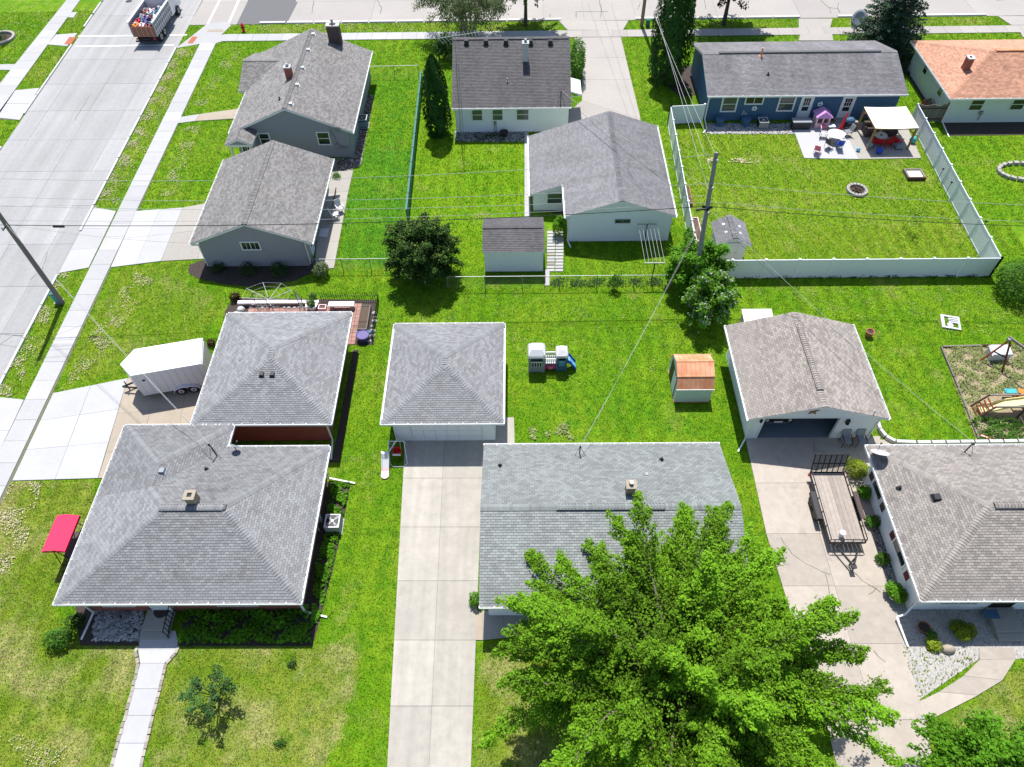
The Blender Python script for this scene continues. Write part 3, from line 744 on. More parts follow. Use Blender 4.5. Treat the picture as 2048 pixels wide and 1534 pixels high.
def opening(t, p, q, f0, f1, z0, z1, kind='window', frame_m='white', glass='glass', bars=0, depth=.05, fw=.09, split='h'):
    """a window or door on the wall p->q (seen from the right of p->q) between fractions f0,f1 of its length"""
    p = Vector((p[0], p[1], 0)); q = Vector((q[0], q[1], 0)); d = (q - p).normalized(); L = (q - p).length; n = Vector((d.y, -d.x, 0)); up = Vector((0, 0, 1))
    a, b = f0 * L, f1 * L
    def B(mb, u0, u1, w0, w1, d0, d1, m=0):
        c = [p + d * u + n * (k + .036) + up * w for w in (w0, w1) for (u, k) in ((u0, d1), (u1, d1), (u1, d0), (u0, d0))]
        mb.hex8(c, m)
    fr = MB()
    for (u0, u1, w0, w1) in ((a - fw, a, z0 - fw, z1 + fw), (b, b + fw, z0 - fw, z1 + fw), (a, b, z1, z1 + fw), (a, b, z0 - fw, z0)): B(fr, u0, u1, w0, w1, -.04, depth)
    o = fr.build(kind, MT[frame_m], t)
    if kind == 'door':
        mb = MB(); B(mb, a, b, z0, z1, 0, .02); mb.build('door_leaf', MT[frame_m], o)
        ws = (z1 - z0)
        if glass:
            mb = MB(); B(mb, a + .16, b - .16, z0 + ws * .55, z1 - .18, .02, .026); B(mb, a + .16, b - .16, z0 + ws * .30, z0 + ws * .5, .02, .026); mb.build('pane', MT[glass], o)
            mb = MB()
            for k in (1, 2): u = a + .16 + (b - a - .32) * k / 3; B(mb, u - .012, u + .012, z0 + ws * .55, z1 - .18, .026, .034)
            w_ = z0 + ws * .55 + (z1 - .18 - z0 - ws * .55) / 2; B(mb, a + .16, b - .16, w_ - .012, w_ + .012, .034, .038); mb.build('glazing_bar', MT[frame_m], o)
        mb = MB(); B(mb, b - .12, b - .07, z0 + 1.0, z0 + 1.06, .02, .08); mb.build('handle', MT['steel'], o)
    else:
        mb = MB(); B(mb, a, b, z0, z1, 0, .015); mb.build('pane', MT[glass], o)
        mb = MB()
        if split == 'h': m = (z0 + z1) / 2; B(mb, a, b, m - .025, m + .025, .015, .04)
        else: m = (a + b) / 2; B(mb, m - .025, m + .025, z0, z1, .015, .04)
        if bars:
            for k in range(1, bars): u = a + (b - a) * k / bars; B(mb, u - .012, u + .012, z0, z1, .015, .03)
        mb.build('sash', MT[frame_m], o)
    return o

def gutter(t, p, q, z, side, drop=.0):
    """open trough along the eave p->q hung on its outer side (unit vector side), with hangers"""
    p = Vector((p[0], p[1], z)); q = Vector((q[0], q[1], z)); s = Vector((side[0], side[1], 0)); d = (q - p).normalized()
    mb = MB(); w = .11
    for (o0, o1, h0, h1) in ((0, .012, -.13, .0), (w - .014, w + .012, -.13, .015), (0.012, w - .014, -.13, -.11)):
        mb.hex8([p + s * o0 + Vector((0, 0, h0)), q + s * o0 + Vector((0, 0, h0)), q + s * o1 + Vector((0, 0, h0)), p + s * o1 + Vector((0, 0, h0)),
                 p + s * o0 + Vector((0, 0, h1)), q + s * o0 + Vector((0, 0, h1)), q + s * o1 + Vector((0, 0, h1)), p + s * o1 + Vector((0, 0, h1))])
    g_ = mb.build('gutter', MT['white'], t)
    n = max(2, int((q - p).length / .75)); mb = MB()
    for i in range(n + 1):
        c = p.lerp(q, (i + .02) / (n + .04)); mb.bar(c + s * .0 + Vector((0, 0, .022)), c + s * (w + .01) + Vector((0, 0, .022)), .05, .012)
    mb.build('gutter_hanger', MT['white'], g_, kind='stuff')
    return g_

def downspout(t, pts, r=.045):
    mb = MB()
    for a, b in zip(pts[:-1], pts[1:]): mb.bar(a, b, .09, .07)
    return mb.build('downspout', MT['white'], t)

def hip_faces(x0, x1, y0, y1, z, s):
    """faces of a hip roof: S, E, N, W, plus ridge ends"""
    w, d = x1 - x0, y1 - y0
    if w >= d: h = d / 2; a = (x0 + h, y0 + h, z + s * h); b = (x1 - h, y0 + h, z + s * h)
    else: h = w / 2; a = (x0 + h, y0 + h, z + s * h); b = (x0 + h, y1 - h, z + s * h)
    A, B, C_, D = (x0, y0, z), (x1, y0, z), (x1, y1, z), (x0, y1, z)
    if w >= d: return [[A, B, b, a], [B, C_, b], [C_, D, a, b], [D, A, a]], a, b
    return [[A, B, a], [B, C_, b, a], [C_, D, b], [D, A, a, b]], a, b

def hip_z(x, y, x0, x1, y0, y1, z, s): return z + s * min(x - x0, x1 - x, y - y0, y1 - y)

def on_roof(px, py, zf, it=30):
    """where the line of sight through a pixel meets a roof z = zf(x, y)"""
    h = 4.0
    for _ in range(it):
        p = at(px, py, h); h = .5 * h + .5 * zf(p.x, p.y)
    return at(px, py, h)

def vent_box(r, c, w=.3, d=.34, h=.17, mat='dkmetal', name='roof_vent', yaw=0):
    x, y, z = c
    mb = MB().add([(x - w / 2, y - d / 2, z - .06), (x + w / 2, y - d / 2, z - .06), (x + w / 2, y + d / 2, z + .0), (x - w / 2, y + d / 2, z + .0),
                   (x - w * .42, y - d * .42, z + h), (x + w * .42, y - d * .42, z + h), (x + w * .42, y + d * .4, z + h), (x - w * .42, y + d * .4, z + h)],
                  [(3, 2, 1, 0), (4, 5, 6, 7), (0, 1, 5, 4), (1, 2, 6, 5), (2, 3, 7, 6), (3, 0, 4, 7)])
    mb.box(x - w * .62, x + w * .62, y - d * .62, y + d * .62, z - .03, z - .005)
    return mb.build(name, MT[mat], r)

def vent_pipe(r, c, rad=.05, h=.35, mat='dkmetal', flange=True):
    x, y, z = c; mb = MB().tube((x, y, z - .05), (x, y, z + h), rad, 10)
    if flange: mb.lathe((x, y, z), [(rad * 3, -.02), (rad * 2.6, .02), (rad * 1.2, .1)], 10)
    return mb.build('vent_pipe', MT[mat], r)

def chimney(r, c, w, d, h, mat, cap='stone_w', flue=None, below=.5):
    x, y, z = c; mb = MB().box(x - w / 2, x + w / 2, y - d / 2, y + d / 2, z - below, z + h)
    o = mb.build('chimney', MT[mat], r)
    cp = MB(); cw = w / 2 + .05; cdp = d / 2 + .05
    for (a, b, c2, e) in ((-cw, cw, -cdp, -d / 4), (-cw, cw, d / 4, cdp), (-cw, -w / 4, -d / 4, d / 4), (w / 4, cw, -d / 4, d / 4)): cp.box(x + a, x + b, y + c2, y + e, z + h, z + h + .09)
    cp.build('chimney_cap', MT[cap], o)
    if flue: MB().tube((x, y, z + h), (x, y, z + h + flue), .11, 10).build('flue', MT['steel'], o)
    else: MB().box(x - w / 4 + .01, x + w / 4 - .01, y - d / 4 + .01, y + d / 4 - .01, z + h + .001, z + h + .02).build('flue', MT['black'], o)
    return o

def dish(t, c, r=.32, aim=(0, -.6, .8), pole=.5, name='satellite_dish', mat='grey_pl'):
    c = Vector(c); a = Vector(aim).normalized(); x = a.cross(Vector((0, 0, 1))).normalized(); y = x.cross(a)
    top = c + Vector((0, 0, pole)); mb = MB(); n = 16; rings = 3; vs = []
    for side in (0, .02):
        for k in range(rings + 1):
            rr = r * k / rings
            for i in range(n):
                th = 2 * pi * i / n; vs.append(top + x * (cos(th) * rr) + y * (sin(th) * rr * 1.1) + a * (.13 * rr * rr / r - side))
    fs = []
    m_ = (rings + 1) * n
    for k in range(rings):
        for i in range(n):
            j = (i + 1) % n; fs.append((k * n + i, k * n + j, (k + 1) * n + j, (k + 1) * n + i)); fs.append((m_ + k * n + i, m_ + (k + 1) * n + i, m_ + (k + 1) * n + j, m_ + k * n + j))
    for i in range(n): j = (i + 1) % n; fs.append((rings * n + i, rings * n + j, m_ + rings * n + j, m_ + rings * n + i))
    o = MB().add(vs, fs).build(name, MT[mat], t, smooth=True)
    MB().tube(c - Vector((0, 0, .06)), top - a * .02, .03, 8).build('mast', MT['steel'], o)
    mb = MB().tube(top - y * r * .9, top + a * r * 1.1 - y * r * .2, .015, 6); mb.box(*sum(([k - .04, k + .04] for k in (top + a * r * 1.1 - y * r * .2)), [])); mb.build('feed_arm', MT['dkmetal'], o)
    return o
# ------------------------------------------------------------------ houses, garages and sheds
EZ, SL = 2.7, .29
def service_mast(t, c, h=.9, name='service_mast', lean=(0, 0)):
    c = Vector(c); top = c + Vector((lean[0], lean[1], h)); mb = MB().tube(c - Vector((0, 0, .1)), top, .035, 8)
    mb.tube(top, top + Vector((0, -.1, .05)), .05, 8, .06)
    o = mb.build(name, MT['dkmetal'], t)
    MB().path([top, c + Vector((.35, -.25, .02))], .012, 5).path([top, c + Vector((-.3, -.2, .02))], .012, 5).build('stay', MT['wire_b'], o)
    return top

# ---- red brick house with the L-shaped hip roof (front left)
t = HA = thing('house', 'red brick ranch house with wide grey L-shaped hip roof and buff chimney', 'house', (-17.2, 18, 0))
X0, X1, Y0_, Y1, XW, YW = -23.46, -11.06, 13.57, 22.82, -17.03, 24.38
def zA(x, y):
    a = min(x - X0, X1 - x, y - Y0_, Y1 - y); b = min(x - X0, XW - x, y - Y0_, YW - y); return EZ + SL * max(a, b, 0)
hm = (Y1 - Y0_) / 2; hw = (XW - X0) / 2
zR, zT = EZ + SL * hm, EZ + SL * hw
R1, R2 = (X0 + hm, Y0_ + hm, zR), (X1 - hm, Y0_ + hm, zR); T_ = (X0 + hw, YW - hw, zT); V_ = (X0 + hw, Y1 - hw, zT)
pA, pB, pC, pD, pE, pF = (X0, Y0_, EZ), (X1, Y0_, EZ), (X1, Y1, EZ), (XW, Y1, EZ), (XW, YW, EZ), (X0, YW, EZ)
mid = (X0, V_[1], EZ)
MB().prism([(-22.9, 14.15), (-11.65, 14.15), (-11.65, 22.25), (-17.6, 22.25), (-17.6, 23.8), (-22.9, 23.8)], 0, EZ - .12).build('wall', MT['brick'], t)
fcs = [[pA, pB, R2, R1], [pB, pC, R2], [pC, pD, V_, R1, R2], [pD, pE, T_, V_], [pE, pF, T_], [pF, mid, V_, T_], [mid, pA, R1, V_]]
r = roof(t, fcs, MT['sh_grey'], single=(0,))
caps(r, pA, R1, MT['sh_grey']); caps(r, pB, R2, MT['sh_grey']); caps(r, pC, R2, MT['sh_grey']); caps(r, pE, T_, MT['sh_grey']); caps(r, pF, T_, MT['sh_grey']); caps(r, T_, V_, MT['sh_grey']); caps(r, V_, R1, MT['sh_grey'])
# raised ridge vent on the main ridge
mb = MB().bar((R1[0] - .2, R1[1], zR + .05), (R2[0] + .2, R2[1], zR + .05), 0.32, .07); rv = mb.build('ridge_vent', MT['vent_strip'], r)
caps(r, (R1[0] - .2, R1[1], zR + .07), (R2[0] + .2, R2[1], zR + .07), MT['sh_grey'], lift=.05)
c = on_roof(389, 1004, zA); chimney(r, (c.x, c.y, c.z), .5, .5, .7, 'brick_tan', 'tan_conc')
c = on_roof(325, 943, zA); vent_box(r, c, .34, .34, .18, 'grey_pl')
c = on_roof(413, 939, zA); vent_pipe(r, c, .05, .25)
c = on_roof(474, 902, zA); dish(t, (c.x, c.y, c.z), .28, (.35, .7, .5), .5)
c = on_roof(435, 913, zA); MAST_A = service_mast(r, c, 1.15, lean=(-.12, .1))
gutter(t, (X0 - .1, Y0_), (X1 + .1, Y0_), EZ, (0, -1)); gutter(t, (X1, Y0_), (X1, Y1), EZ, (1, 0)); gutter(t, (X1, Y1), (XW, Y1), EZ, (0, 1)); gutter(t, (X0, YW), (X0, Y0_), EZ, (-1, 0)); gutter(t, (XW, YW), (X0, YW), EZ, (0, 1)); gutter(t, (XW, Y1 + .1), (XW, YW), EZ, (1, 0))
wS = ((-22.9, 14.15), (-11.65, 14.15)); wE = ((-11.65, 14.15), (-11.65, 22.25))
opening(t, *wS, .30, .385, .42, 2.42, 'door'); opening(t, *wS, .08, .22, .9, 2.2, 'window', split='v'); opening(t, *wS, .62, .8, .9, 2.2, 'window', split='v')
opening(t, *wE, .25, .36, 1.1, 2.2); opening(t, *wE, .7, .8, 1.1, 2.2)
downspout(t, [(-23.4, 13.45, 2.55), (-22.9, 14.02, 2.2), (-22.88, 14.02, .15), (-23.05, 12.6, .08)])
downspout(t, [(-10.98, 13.5, 2.55), (-11.55, 14.05, 2.2), (-11.5, 14.02, .15), (-10.3, 13.75, .08)])
downspout(t, [(-10.98, 22.7, 2.55), (-11.55, 22.2, 2.2), (-11.5, 22.2, .2), (-9.9, 21.9, .08)])
mb = MB().bar((-11.5, 19.2, 1.4), (-11.5, 19.2, .5), .3, .2); mb.tube((-11.5, 18.7, .3), (-11.5, 18.7, 1.7), .05); mb.build('meter_box', MT['grey_pl'], t)
st_ = MB().box(-19.9, -18.5, 12.98, 14.1, 0, .36); st_.build('stoop', MT['grey_conc'], t)
MB().box(-19.88, -18.48, 12.6, 12.97, 0, .19).build('step', MT['grey_conc'], t)
mb = MB()
for k in range(7): mb.bar((-18.44, 12.7 + k * .22, .1 if k < 2 else .36), (-18.44, 12.7 + k * .22, 1.1 if k > 1 else .95), .03, .03)
mb.bar((-18.44, 12.65, .95), (-18.44, 14.1, 1.15), .04, .04); mb.bar((-18.44, 12.65, .3), (-18.44, 14.1, .5), .03, .03); mb.build('handrail', MT['black'], t)

# ---- red brick garage behind it
t = HB = thing('garage', 'red brick garage with square grey hip roof and two black roof vents', 'garage', (-15.4, 29, 0))
b0 = (-19.52, -11.23, 24.5, 33.5)
MB().box(-18.95, -11.85, 25.05, 32.95, 0, EZ - .12).build('wall', MT['brick'], t)
f, a, b = hip_faces(*b0, EZ, SL); r = roof(t, f, MT['sh_grey2'], single=(0,)); zB = lambda x, y: hip_z(x, y, *b0, EZ, SL)
for p, q in (((b0[0], b0[2], EZ), a), ((b0[1], b0[2], EZ), a), ((b0[0], b0[3], EZ), b), ((b0[1], b0[3], EZ), b), (a, b)): caps(r, p, q, MT['sh_grey2'])
for px in (524, 545): c = on_roof(px, 750, zB); vent_box(r, c, .3, .3, .16)
gutter(t, (b0[0] - .1, b0[2]), (b0[1] + .1, b0[2]), EZ, (0, -1)); gutter(t, (b0[1], b0[2]), (b0[1], b0[3]), EZ, (1, 0)); gutter(t, (b0[1], b0[3]), (b0[0], b0[3]), EZ, (0, 1)); gutter(t, (b0[0], b0[3]), (b0[0], b0[2]), EZ, (-1, 0))
downspout(t, [(-11.2, 24.5, 2.55), (-11.75, 25.0, 2.2), (-11.7, 24.95, .2), (-11.6, 23.6, .08)])

# ---- pale hip-roofed garage in the middle
t = HC = thing('garage', 'white garage with pyramid-like pale grey hip roof at the head of the centre driveway', 'garage', (-4.5, 28, 0))
b0 = (-8.16, -.96, 24.47, 32.4)
MB().box(-7.6, -1.5, 25.0, 31.9, 0, EZ - .12).build('wall', MT['white_siding'], t)
f, a, b = hip_faces(*b0, EZ, SL); r = roof(t, f, MT['sh_grey2'], single=(0,))
for p, q in (((b0[0], b0[2], EZ), a), ((b0[1], b0[2], EZ), a), ((b0[0], b0[3], EZ), b), ((b0[1], b0[3], EZ), b), (a, b)): caps(r, p, q, MT['sh_grey2'])
gutter(t, (b0[0] - .1, b0[2]), (b0[1] + .1, b0[2]), EZ, (0, -1)); gutter(t, (b0[1], b0[2]), (b0[1], b0[3]), EZ, (1, 0)); gutter(t, (b0[1], b0[3]), (b0[0], b0[3]), EZ, (0, 1)); gutter(t, (b0[0], b0[3]), (b0[0], b0[2]), EZ, (-1, 0))
siding(t, (-7.6, 25.0), (-6.75, 25.0), 0, EZ - .15, MT['white_siding']); siding(t, (-2.2, 25.0), (-1.5, 25.0), 0, EZ - .15, MT['white_siding']); siding(t, (-7.6, 31.9), (-7.6, 25.0), 0, EZ - .15, MT['white_siding']); siding(t, (-1.5, 25.0), (-1.5, 31.9), 0, EZ - .15, MT['white_siding'])
gd = MB()
for x in (-6.75, -2.3): gd.box(x, x + .12, 24.93, 25.0, 0, 2.3)
gd.box(-6.75, -2.18, 24.93, 25.0, 2.3, 2.42); gd = gd.build('garage_door', MT['white'], t)
for i in range(4):
    for j in range(6): MB().box(-6.6 + j * .715, -6.6 + (j + 1) * .715 - .02, 24.955, 24.985, .03 + i * .565, .03 + (i + 1) * .565 - .018).build('panel', MT['white_siding'], gd)
downspout(t, [(-8.1, 24.5, 2.55), (-7.65, 24.95, 2.2), (-7.65, 24.92, .2), (-8.2, 23.9, .08)]); downspout(t, [(-.95, 32.2, 2.55), (-1.45, 31.8, 2.2), (-1.42, 31.8, .1)])

# ---- grey-green gabled house (front middle)
t = HD = thing('house', 'low house with pale grey-green gable roof half hidden by the big maple', 'house', (4.8, 18, 0))
x0, x1, y0, y1 = -2.06, 11.6, 13.33, 22.86; ym = (y0 + y1) / 2; zr = EZ + SL * (y1 - y0) / 2
MB().add([(-1.65, 13.85, 0), (11.2, 13.85, 0), (11.2, 22.35, 0), (-1.65, 22.35, 0), (-1.65, 13.85, EZ - .05), (11.2, 13.85, EZ - .05), (11.2, 22.35, EZ - .05), (-1.65, 22.35, EZ - .05), (-1.65, ym, zr - .2), (11.2, ym, zr - .2)],
         [(0, 1, 5, 4), (1, 2, 6, 9, 5), (2, 3, 7, 6), (3, 0, 4, 8, 7), (4, 5, 9, 8), (6, 7, 8, 9), (3, 2, 1, 0)]).build('wall', MT['white_siding'], t)
f = [[(x0, y0, EZ), (x1, y0, EZ), (x1, ym, zr), (x0, ym, zr)], [(x1, y1, EZ), (x0, y1, EZ), (x0, ym, zr), (x1, ym, zr)]]
r = roof(t, f, MT['sh_green'], single=(0,)); caps(r, (x0, ym, zr), (x1, ym, zr), MT['sh_green'])
zD = lambda x, y: EZ + SL * min(y - y0, y1 - y)
MB().bar((x0 + 4, ym, zr + .06), (x1 - 4, ym, zr + .06), .32, .07).build('ridge_vent', MT['vent_strip'], r); caps(r, (x0 + 4, ym, zr + .08), (x1 - 4, ym, zr + .08), MT['sh_green'], lift=.05)
for px, py in ((1000, 932), (1323, 920)): c = on_roof(px, py, zD); vent_pipe(r, c, .055, .3)
c = on_roof(1293, 949, zD); vent_box(r, c, .2, .24, .1, 'grey_pl')
c = on_roof(1259, 984, zD); chimney(r, c, .46, .46, .75, 'brick_tan', 'tan_conc', flue=.3)
c = on_roof(1159, 907, zD); MAST_D = service_mast(r, c, .75)
gutter(t, (x0, y0), (x1, y0), EZ, (0, -1)); gutter(t, (x1, y1), (x0, y1), EZ, (0, 1))
siding(t, (-1.65, 22.35), (-1.65, 13.85), 0, EZ, MT['white_siding'], gable=(.5, zr - .2)); siding(t, (11.2, 13.85), (11.2, 22.35), 0, EZ, MT['white_siding'], gable=(.5, zr - .2)); siding(t, (-1.65, 13.85), (11.2, 13.85), 0, EZ - .1, MT['white_siding'])
opening(t, (-1.65, 13.85), (11.2, 13.85), .1, .24, .9, 2.2, split='v'); opening(t, (-1.65, 13.85), (11.2, 13.85), .34, .41, .15, 2.2, 'door'); opening(t, (-1.65, 13.85), (11.2, 13.85), .55, .7, .9, 2.2, split='v')
opening(t, (-1.65, 22.35), (-1.65, 13.85), .3, .42, 1.2, 2.2); opening(t, (11.2, 13.85), (11.2, 22.35), .3, .42, 1.2, 2.2)

# ---- tan hip-roofed house (right edge)
t = HE = thing('house', 'white house with mottled tan hip roof and maroon shutters at the right edge', 'house', (26, 18, 0))
b0 = (20.03, 34.0, 13.56, 22.63)
MB().box(20.6, 33.4, 14.1, 22.1, 0, EZ - .12).build('wall', MT['white_siding'], t)
f, a, b = hip_faces(*b0, EZ, SL); r = roof(t, f, MT['sh_tan2'], single=(0,)); zE = lambda x, y: hip_z(x, y, *b0, EZ, SL)
for p, q in (((b0[0], b0[2], EZ), a), ((b0[0], b0[3], EZ), a), ((b0[1], b0[2], EZ), b), ((b0[1], b0[3], EZ), b)): caps(r, p, q, MT['sh_tan2'])
MB().bar(Vector(a) + Vector((.25, 0, .06)), Vector(b) + Vector((-.25, 0, .06)), .32, .07).build('ridge_vent', MT['vent_strip'], r); caps(r, Vector(a) + Vector((.2, 0, .08)), Vector(b) + Vector((-.2, 0, .08)), MT['sh_tan2'], lift=.05)
c = on_roof(1798, 977, zE); vent_pipe(r, c, .06, .25); c = on_roof(1872, 996, zE); vent_box(r, c, .42, .4, .2, 'dkmetal')
c = on_roof(1753, 916, zE); dish(t, c, 0.5, (.1, .62, .78), .5, mat='pale_pl')
c = on_roof(1928, 905, zE); MAST_E = service_mast(r, c, .8, lean=(.15, .1))
gutter(t, (b0[0] - .1, b0[2]), (b0[1] + .1, b0[2]), EZ, (0, -1)); gutter(t, (b0[1], b0[3]), (b0[0], b0[3]), EZ, (0, 1)); gutter(t, (b0[0], b0[3] + .1), (b0[0], b0[2] - .1), EZ, (-1, 0))
wW = ((20.6, 22.1), (20.6, 14.1)); wS = ((20.6, 14.1), (33.4, 14.1))
siding(t, *wW, 0, EZ - .15, MT['white_siding']); siding(t, *wS, 0, EZ - .15, MT['white_siding'])
for f0, f1 in ((.12, .26), (.58, .76)):
    o = opening(t, *wW, f0, f1, 1.0, 2.1)
for f0 in (.04, .29, .51, .80):
    mb = MB(); y = 22.1 - f0 * 8; mb.box(20.54, 20.572, y - .42, y, .9, 2.15)
    s_ = mb.build('shutter', MT['maroon'] if f0 > .4 else MT['brown_cv'], t, label='maroon shutter' if f0 > .4 else 'dark brown shutter')
    mb = MB()
    for k in range(14): z = .95 + k * .085; mb.add([(20.54, y - .38, z), (20.54, y - .04, z), (20.525, y - .04, z + .03), (20.525, y - .38, z + .03), (20.54, y - .04, z + .07), (20.54, y - .38, z + .07)], [(0, 1, 2, 3), (3, 2, 4, 5)])
    mb.build('louvre', MT['maroon'] if f0 > .4 else MT['brown_cv'], s_)
opening(t, *wS, .325, .40, .4, 2.4, 'door', frame_m='black'); opening(t, *wS, .1, .25, .9, 2.2, split='v')
downspout(t, [(19.95, 13.5, 2.55), (20.55, 14.05, 2.15), (20.5, 13.95, 1.1), (20.1, 13.6, .6), (19.75, 13.55, .3), (19.95, 12.1, .08)])
MB().box(24.62, 26.0, 12.75, 14.05, 0, .4).build('stoop', MT['grey_conc'], t); MB().box(24.68, 26.05, 12.35, 12.74, 0, .2).build('step', MT['grey_conc'], t)

# ---- tan-roofed garage with its door open
t = HF = thing('garage', 'white gabled garage with mottled tan roof, its wide door open', 'garage', (17.7, 28, 0))
x0, x1, y0, y1 = 13.62, 21.9, 24.56, 32.1; xm = (x0 + x1) / 2; zr = EZ + .30 * (x1 - x0) / 2
wx0, wx1, wy0, wy1 = 14.2, 21.65, 25.0, 31.75; dx0, dx1 = 14.85, 19.35
mb = MB()      # shell with a door opening
mb.box(wx0, wx0 + .14, wy0, wy1, 0, EZ - .1); mb.box(wx1 - .14, wx1, wy0, wy1, 0, EZ - .1); mb.box(wx0 + .14, wx1 - .14, wy1 - .14, wy1, 0, EZ - .1)
mb.box(wx0 + .14, dx0, wy0, wy0 + .14, 0, EZ - .1); mb.box(dx1, wx1 - .14, wy0, wy0 + .14, 0, EZ - .1); mb.box(dx0, dx1, wy0, wy0 + .14, 2.2, EZ - .1)
for y in (wy0, wy1 - .14): mb.add([(wx0, y, EZ - .1), (wx1, y, EZ - .1), (xm, y, zr - .2), (wx0, y + .14, EZ - .1), (wx1, y + .14, EZ - .1), (xm, y + .14, zr - .2)], [(0, 1, 2), (5, 4, 3), (0, 3, 4, 1), (1, 4, 5, 2), (2, 5, 3, 0)])
mb.build('wall', MT['white_siding'], t)
MB().box(wx0 + .14, wx1 - .14, wy0 + .02, wy1 - .14, .0, .07).build('floor_slab', MT['garage_fl'], t)
f = [[(x0, y1, EZ), (x0, y0, EZ), (xm, y0, zr), (xm, y1, zr)], [(x1, y0, EZ), (x1, y1, EZ), (xm, y1, zr), (xm, y0, zr)]]
r = roof(t, f, MT['sh_tan'], single=(0,)); caps(r, (xm, y0, zr), (xm, y1, zr), MT['sh_tan'])
MB().bar((xm, y0 + 1.2, zr + .06), (xm, y1 - 1.2, zr + .06), .32, .07).build('ridge_vent', MT['vent_strip'], r); caps(r, (xm, y0 + 1.2, zr + .08), (xm, y1 - 1.2, zr + .08), MT['sh_tan'], lift=.05)
gutter(t, (x0, y1), (x0, y0), EZ, (-1, 0)); gutter(t, (x1, y0), (x1, y1), EZ, (1, 0))
siding(t, (wx0, wy1), (wx0, wy0), 0, EZ - .1, MT['white_siding']); siding(t, (wx0, wy0), (dx0 - .12, wy0), 0, 2.35, MT['white_siding']); siding(t, (dx1 + .12, wy0), (wx1, wy0), 0, 2.35, MT['white_siding']); siding(t, (wx0, wy0), (wx1, wy0), 2.36, EZ - .1, MT['white_siding'], gable=(.5, zr - .2)); siding(t, (wx1, wy0), (wx1, wy1), 0, EZ - .1, MT['white_siding'])
mb = MB(); mb.box(dx0 - .11, dx0, wy0 - .03, wy0, 0, 2.32); mb.box(dx1, dx1 + .11, wy0 - .03, wy0, 0, 2.32); mb.box(dx0, dx1, wy0 - .03, wy0, 2.2, 2.32); mb.build('door_frame', MT['white'], t)
dr = MB().box(dx0, dx1, wy0 + .3, wy0 + 2.6, 2.24, 2.28).build('garage_door', MT['white'], t, label='garage door rolled up under the ceiling')
for i in range(4): MB().box(dx0 + .02, dx1 - .02, wy0 + .32 + i * .57, wy0 + .86 + i * .57, 2.225, 2.239).build('panel', MT['white_siding'], dr)
# barn star on the gable
mb = MB(); sc_ = Vector((17.45, 24.94, 2.98)); vs = [sc_ + Vector((0, -.1, 0))]
for i in range(10): rr = .42 if i % 2 == 0 else .17; th = pi / 2 + i * pi / 5; vs.append(sc_ + Vector((cos(th) * rr, 0, sin(th) * rr)))
mb.add(vs, [(0, i + 1, (i + 1) % 10 + 1) for i in range(10)] + [tuple(range(10, 0, -1))]).build('barn_star', MT['star'], t)
mb = MB().box(19.75, 19.95, 24.83, 24.97, 1.75, 2.1); mb.box(19.78, 19.92, 24.78, 24.83, 1.72, 1.8); mb.build('wall_lamp', MT['black'], t)
mb = MB().box(14.55, 14.68, 24.86, 24.97, 1.9, 2.15); mb.build('wall_lamp', MT['black'], t)
mb = MB().tube((20.85, 24.6, 2.9), (20.85, 24.6, 3.35), .02, 6); mb.bar((20.65, 24.6, 3.3), (21.05, 24.6, 3.3), .03, .03); mb.ball((20.85, 24.6, 3.38), .06); mb.build('weather_vane', MT['steel'], r)
downspout(t, [(13.6, 24.6, 2.55), (14.15, 24.95, 2.2), (14.12, 24.93, .1), (13.5, 24.0, .06)]); downspout(t, [(21.9, 24.6, 2.55), (21.72, 24.95, 2.2), (21.72, 24.95, .1)])

# ---- grey garage (left)
t = HG = thing('garage', 'grey sided gabled garage with small sliding window beside the wide street', 'garage', (-19.5, 46, 0))
x0, x1, y0, y1 = -24.05, -15.08, 40.55, 50.8; xm = (x0 + x1) / 2 - .0; s_ = .40; zr = EZ + s_ * (x1 - x0) / 2
wx0, wx1, wy0, wy1 = -23.68, -15.95, 41.05, 50.4
MB().add([(wx0, wy0, 0), (wx1, wy0, 0), (wx1, wy1, 0), (wx0, wy1, 0), (wx0, wy0, EZ), (wx1, wy0, EZ), (wx1, wy1, EZ), (wx0, wy1, EZ), (xm, wy0, zr - .2), (xm, wy1, zr - .2)],
         [(0, 1, 5, 8, 4), (1, 2, 6, 5), (2, 3, 7, 9, 6), (3, 0, 4, 7), (5, 6, 9, 8), (7, 4, 8, 9), (3, 2, 1, 0)]).build('wall', MT['grey_siding'], t)
f = [[(x0, y1, EZ), (x0, y0, EZ), (xm, y0, zr), (xm, y1, zr)], [(x1, y0, EZ), (x1, y1, EZ), (xm, y1, zr), (xm, y0, zr)]]
r = roof(t, f, MT['sh_warm']); caps(r, (xm, y0, zr), (xm, y1, zr), MT['sh_warm'])
siding(t, (wx0, wy0), (wx1, wy0), 0, EZ, MT['grey_siding'], gable=((xm - wx0) / (wx1 - wx0), zr - .2)); siding(t, (wx1, wy0), (wx1, wy1), 0, EZ, MT['grey_siding']); siding(t, (wx0, wy1), (wx0, wy0), 0, EZ, MT['grey_siding'])
gutter(t, (x1, y0), (x1, y1), EZ, (1, 0)); gutter(t, (x0, y1), (x0, y0), EZ, (-1, 0))
opening(t, (wx0, wy0), (wx1, wy0), .41, .575, 1.75, 2.4, split='v', bars=4); opening(t, (wx1, wy0), (wx1, wy1), .12, .2, .05, 2.1, 'door')
downspout(t, [(x1, y0 + .1, 2.5), (wx1 + .06, wy0 + .1, 2.2), (wx1 + .06, wy0 + .1, .1)]); downspout(t, [(x0, y0 + .1, 2.5), (wx0 - .06, wy0 - .03, 2.2), (wx0 - .06, wy0 - .03, .1)])
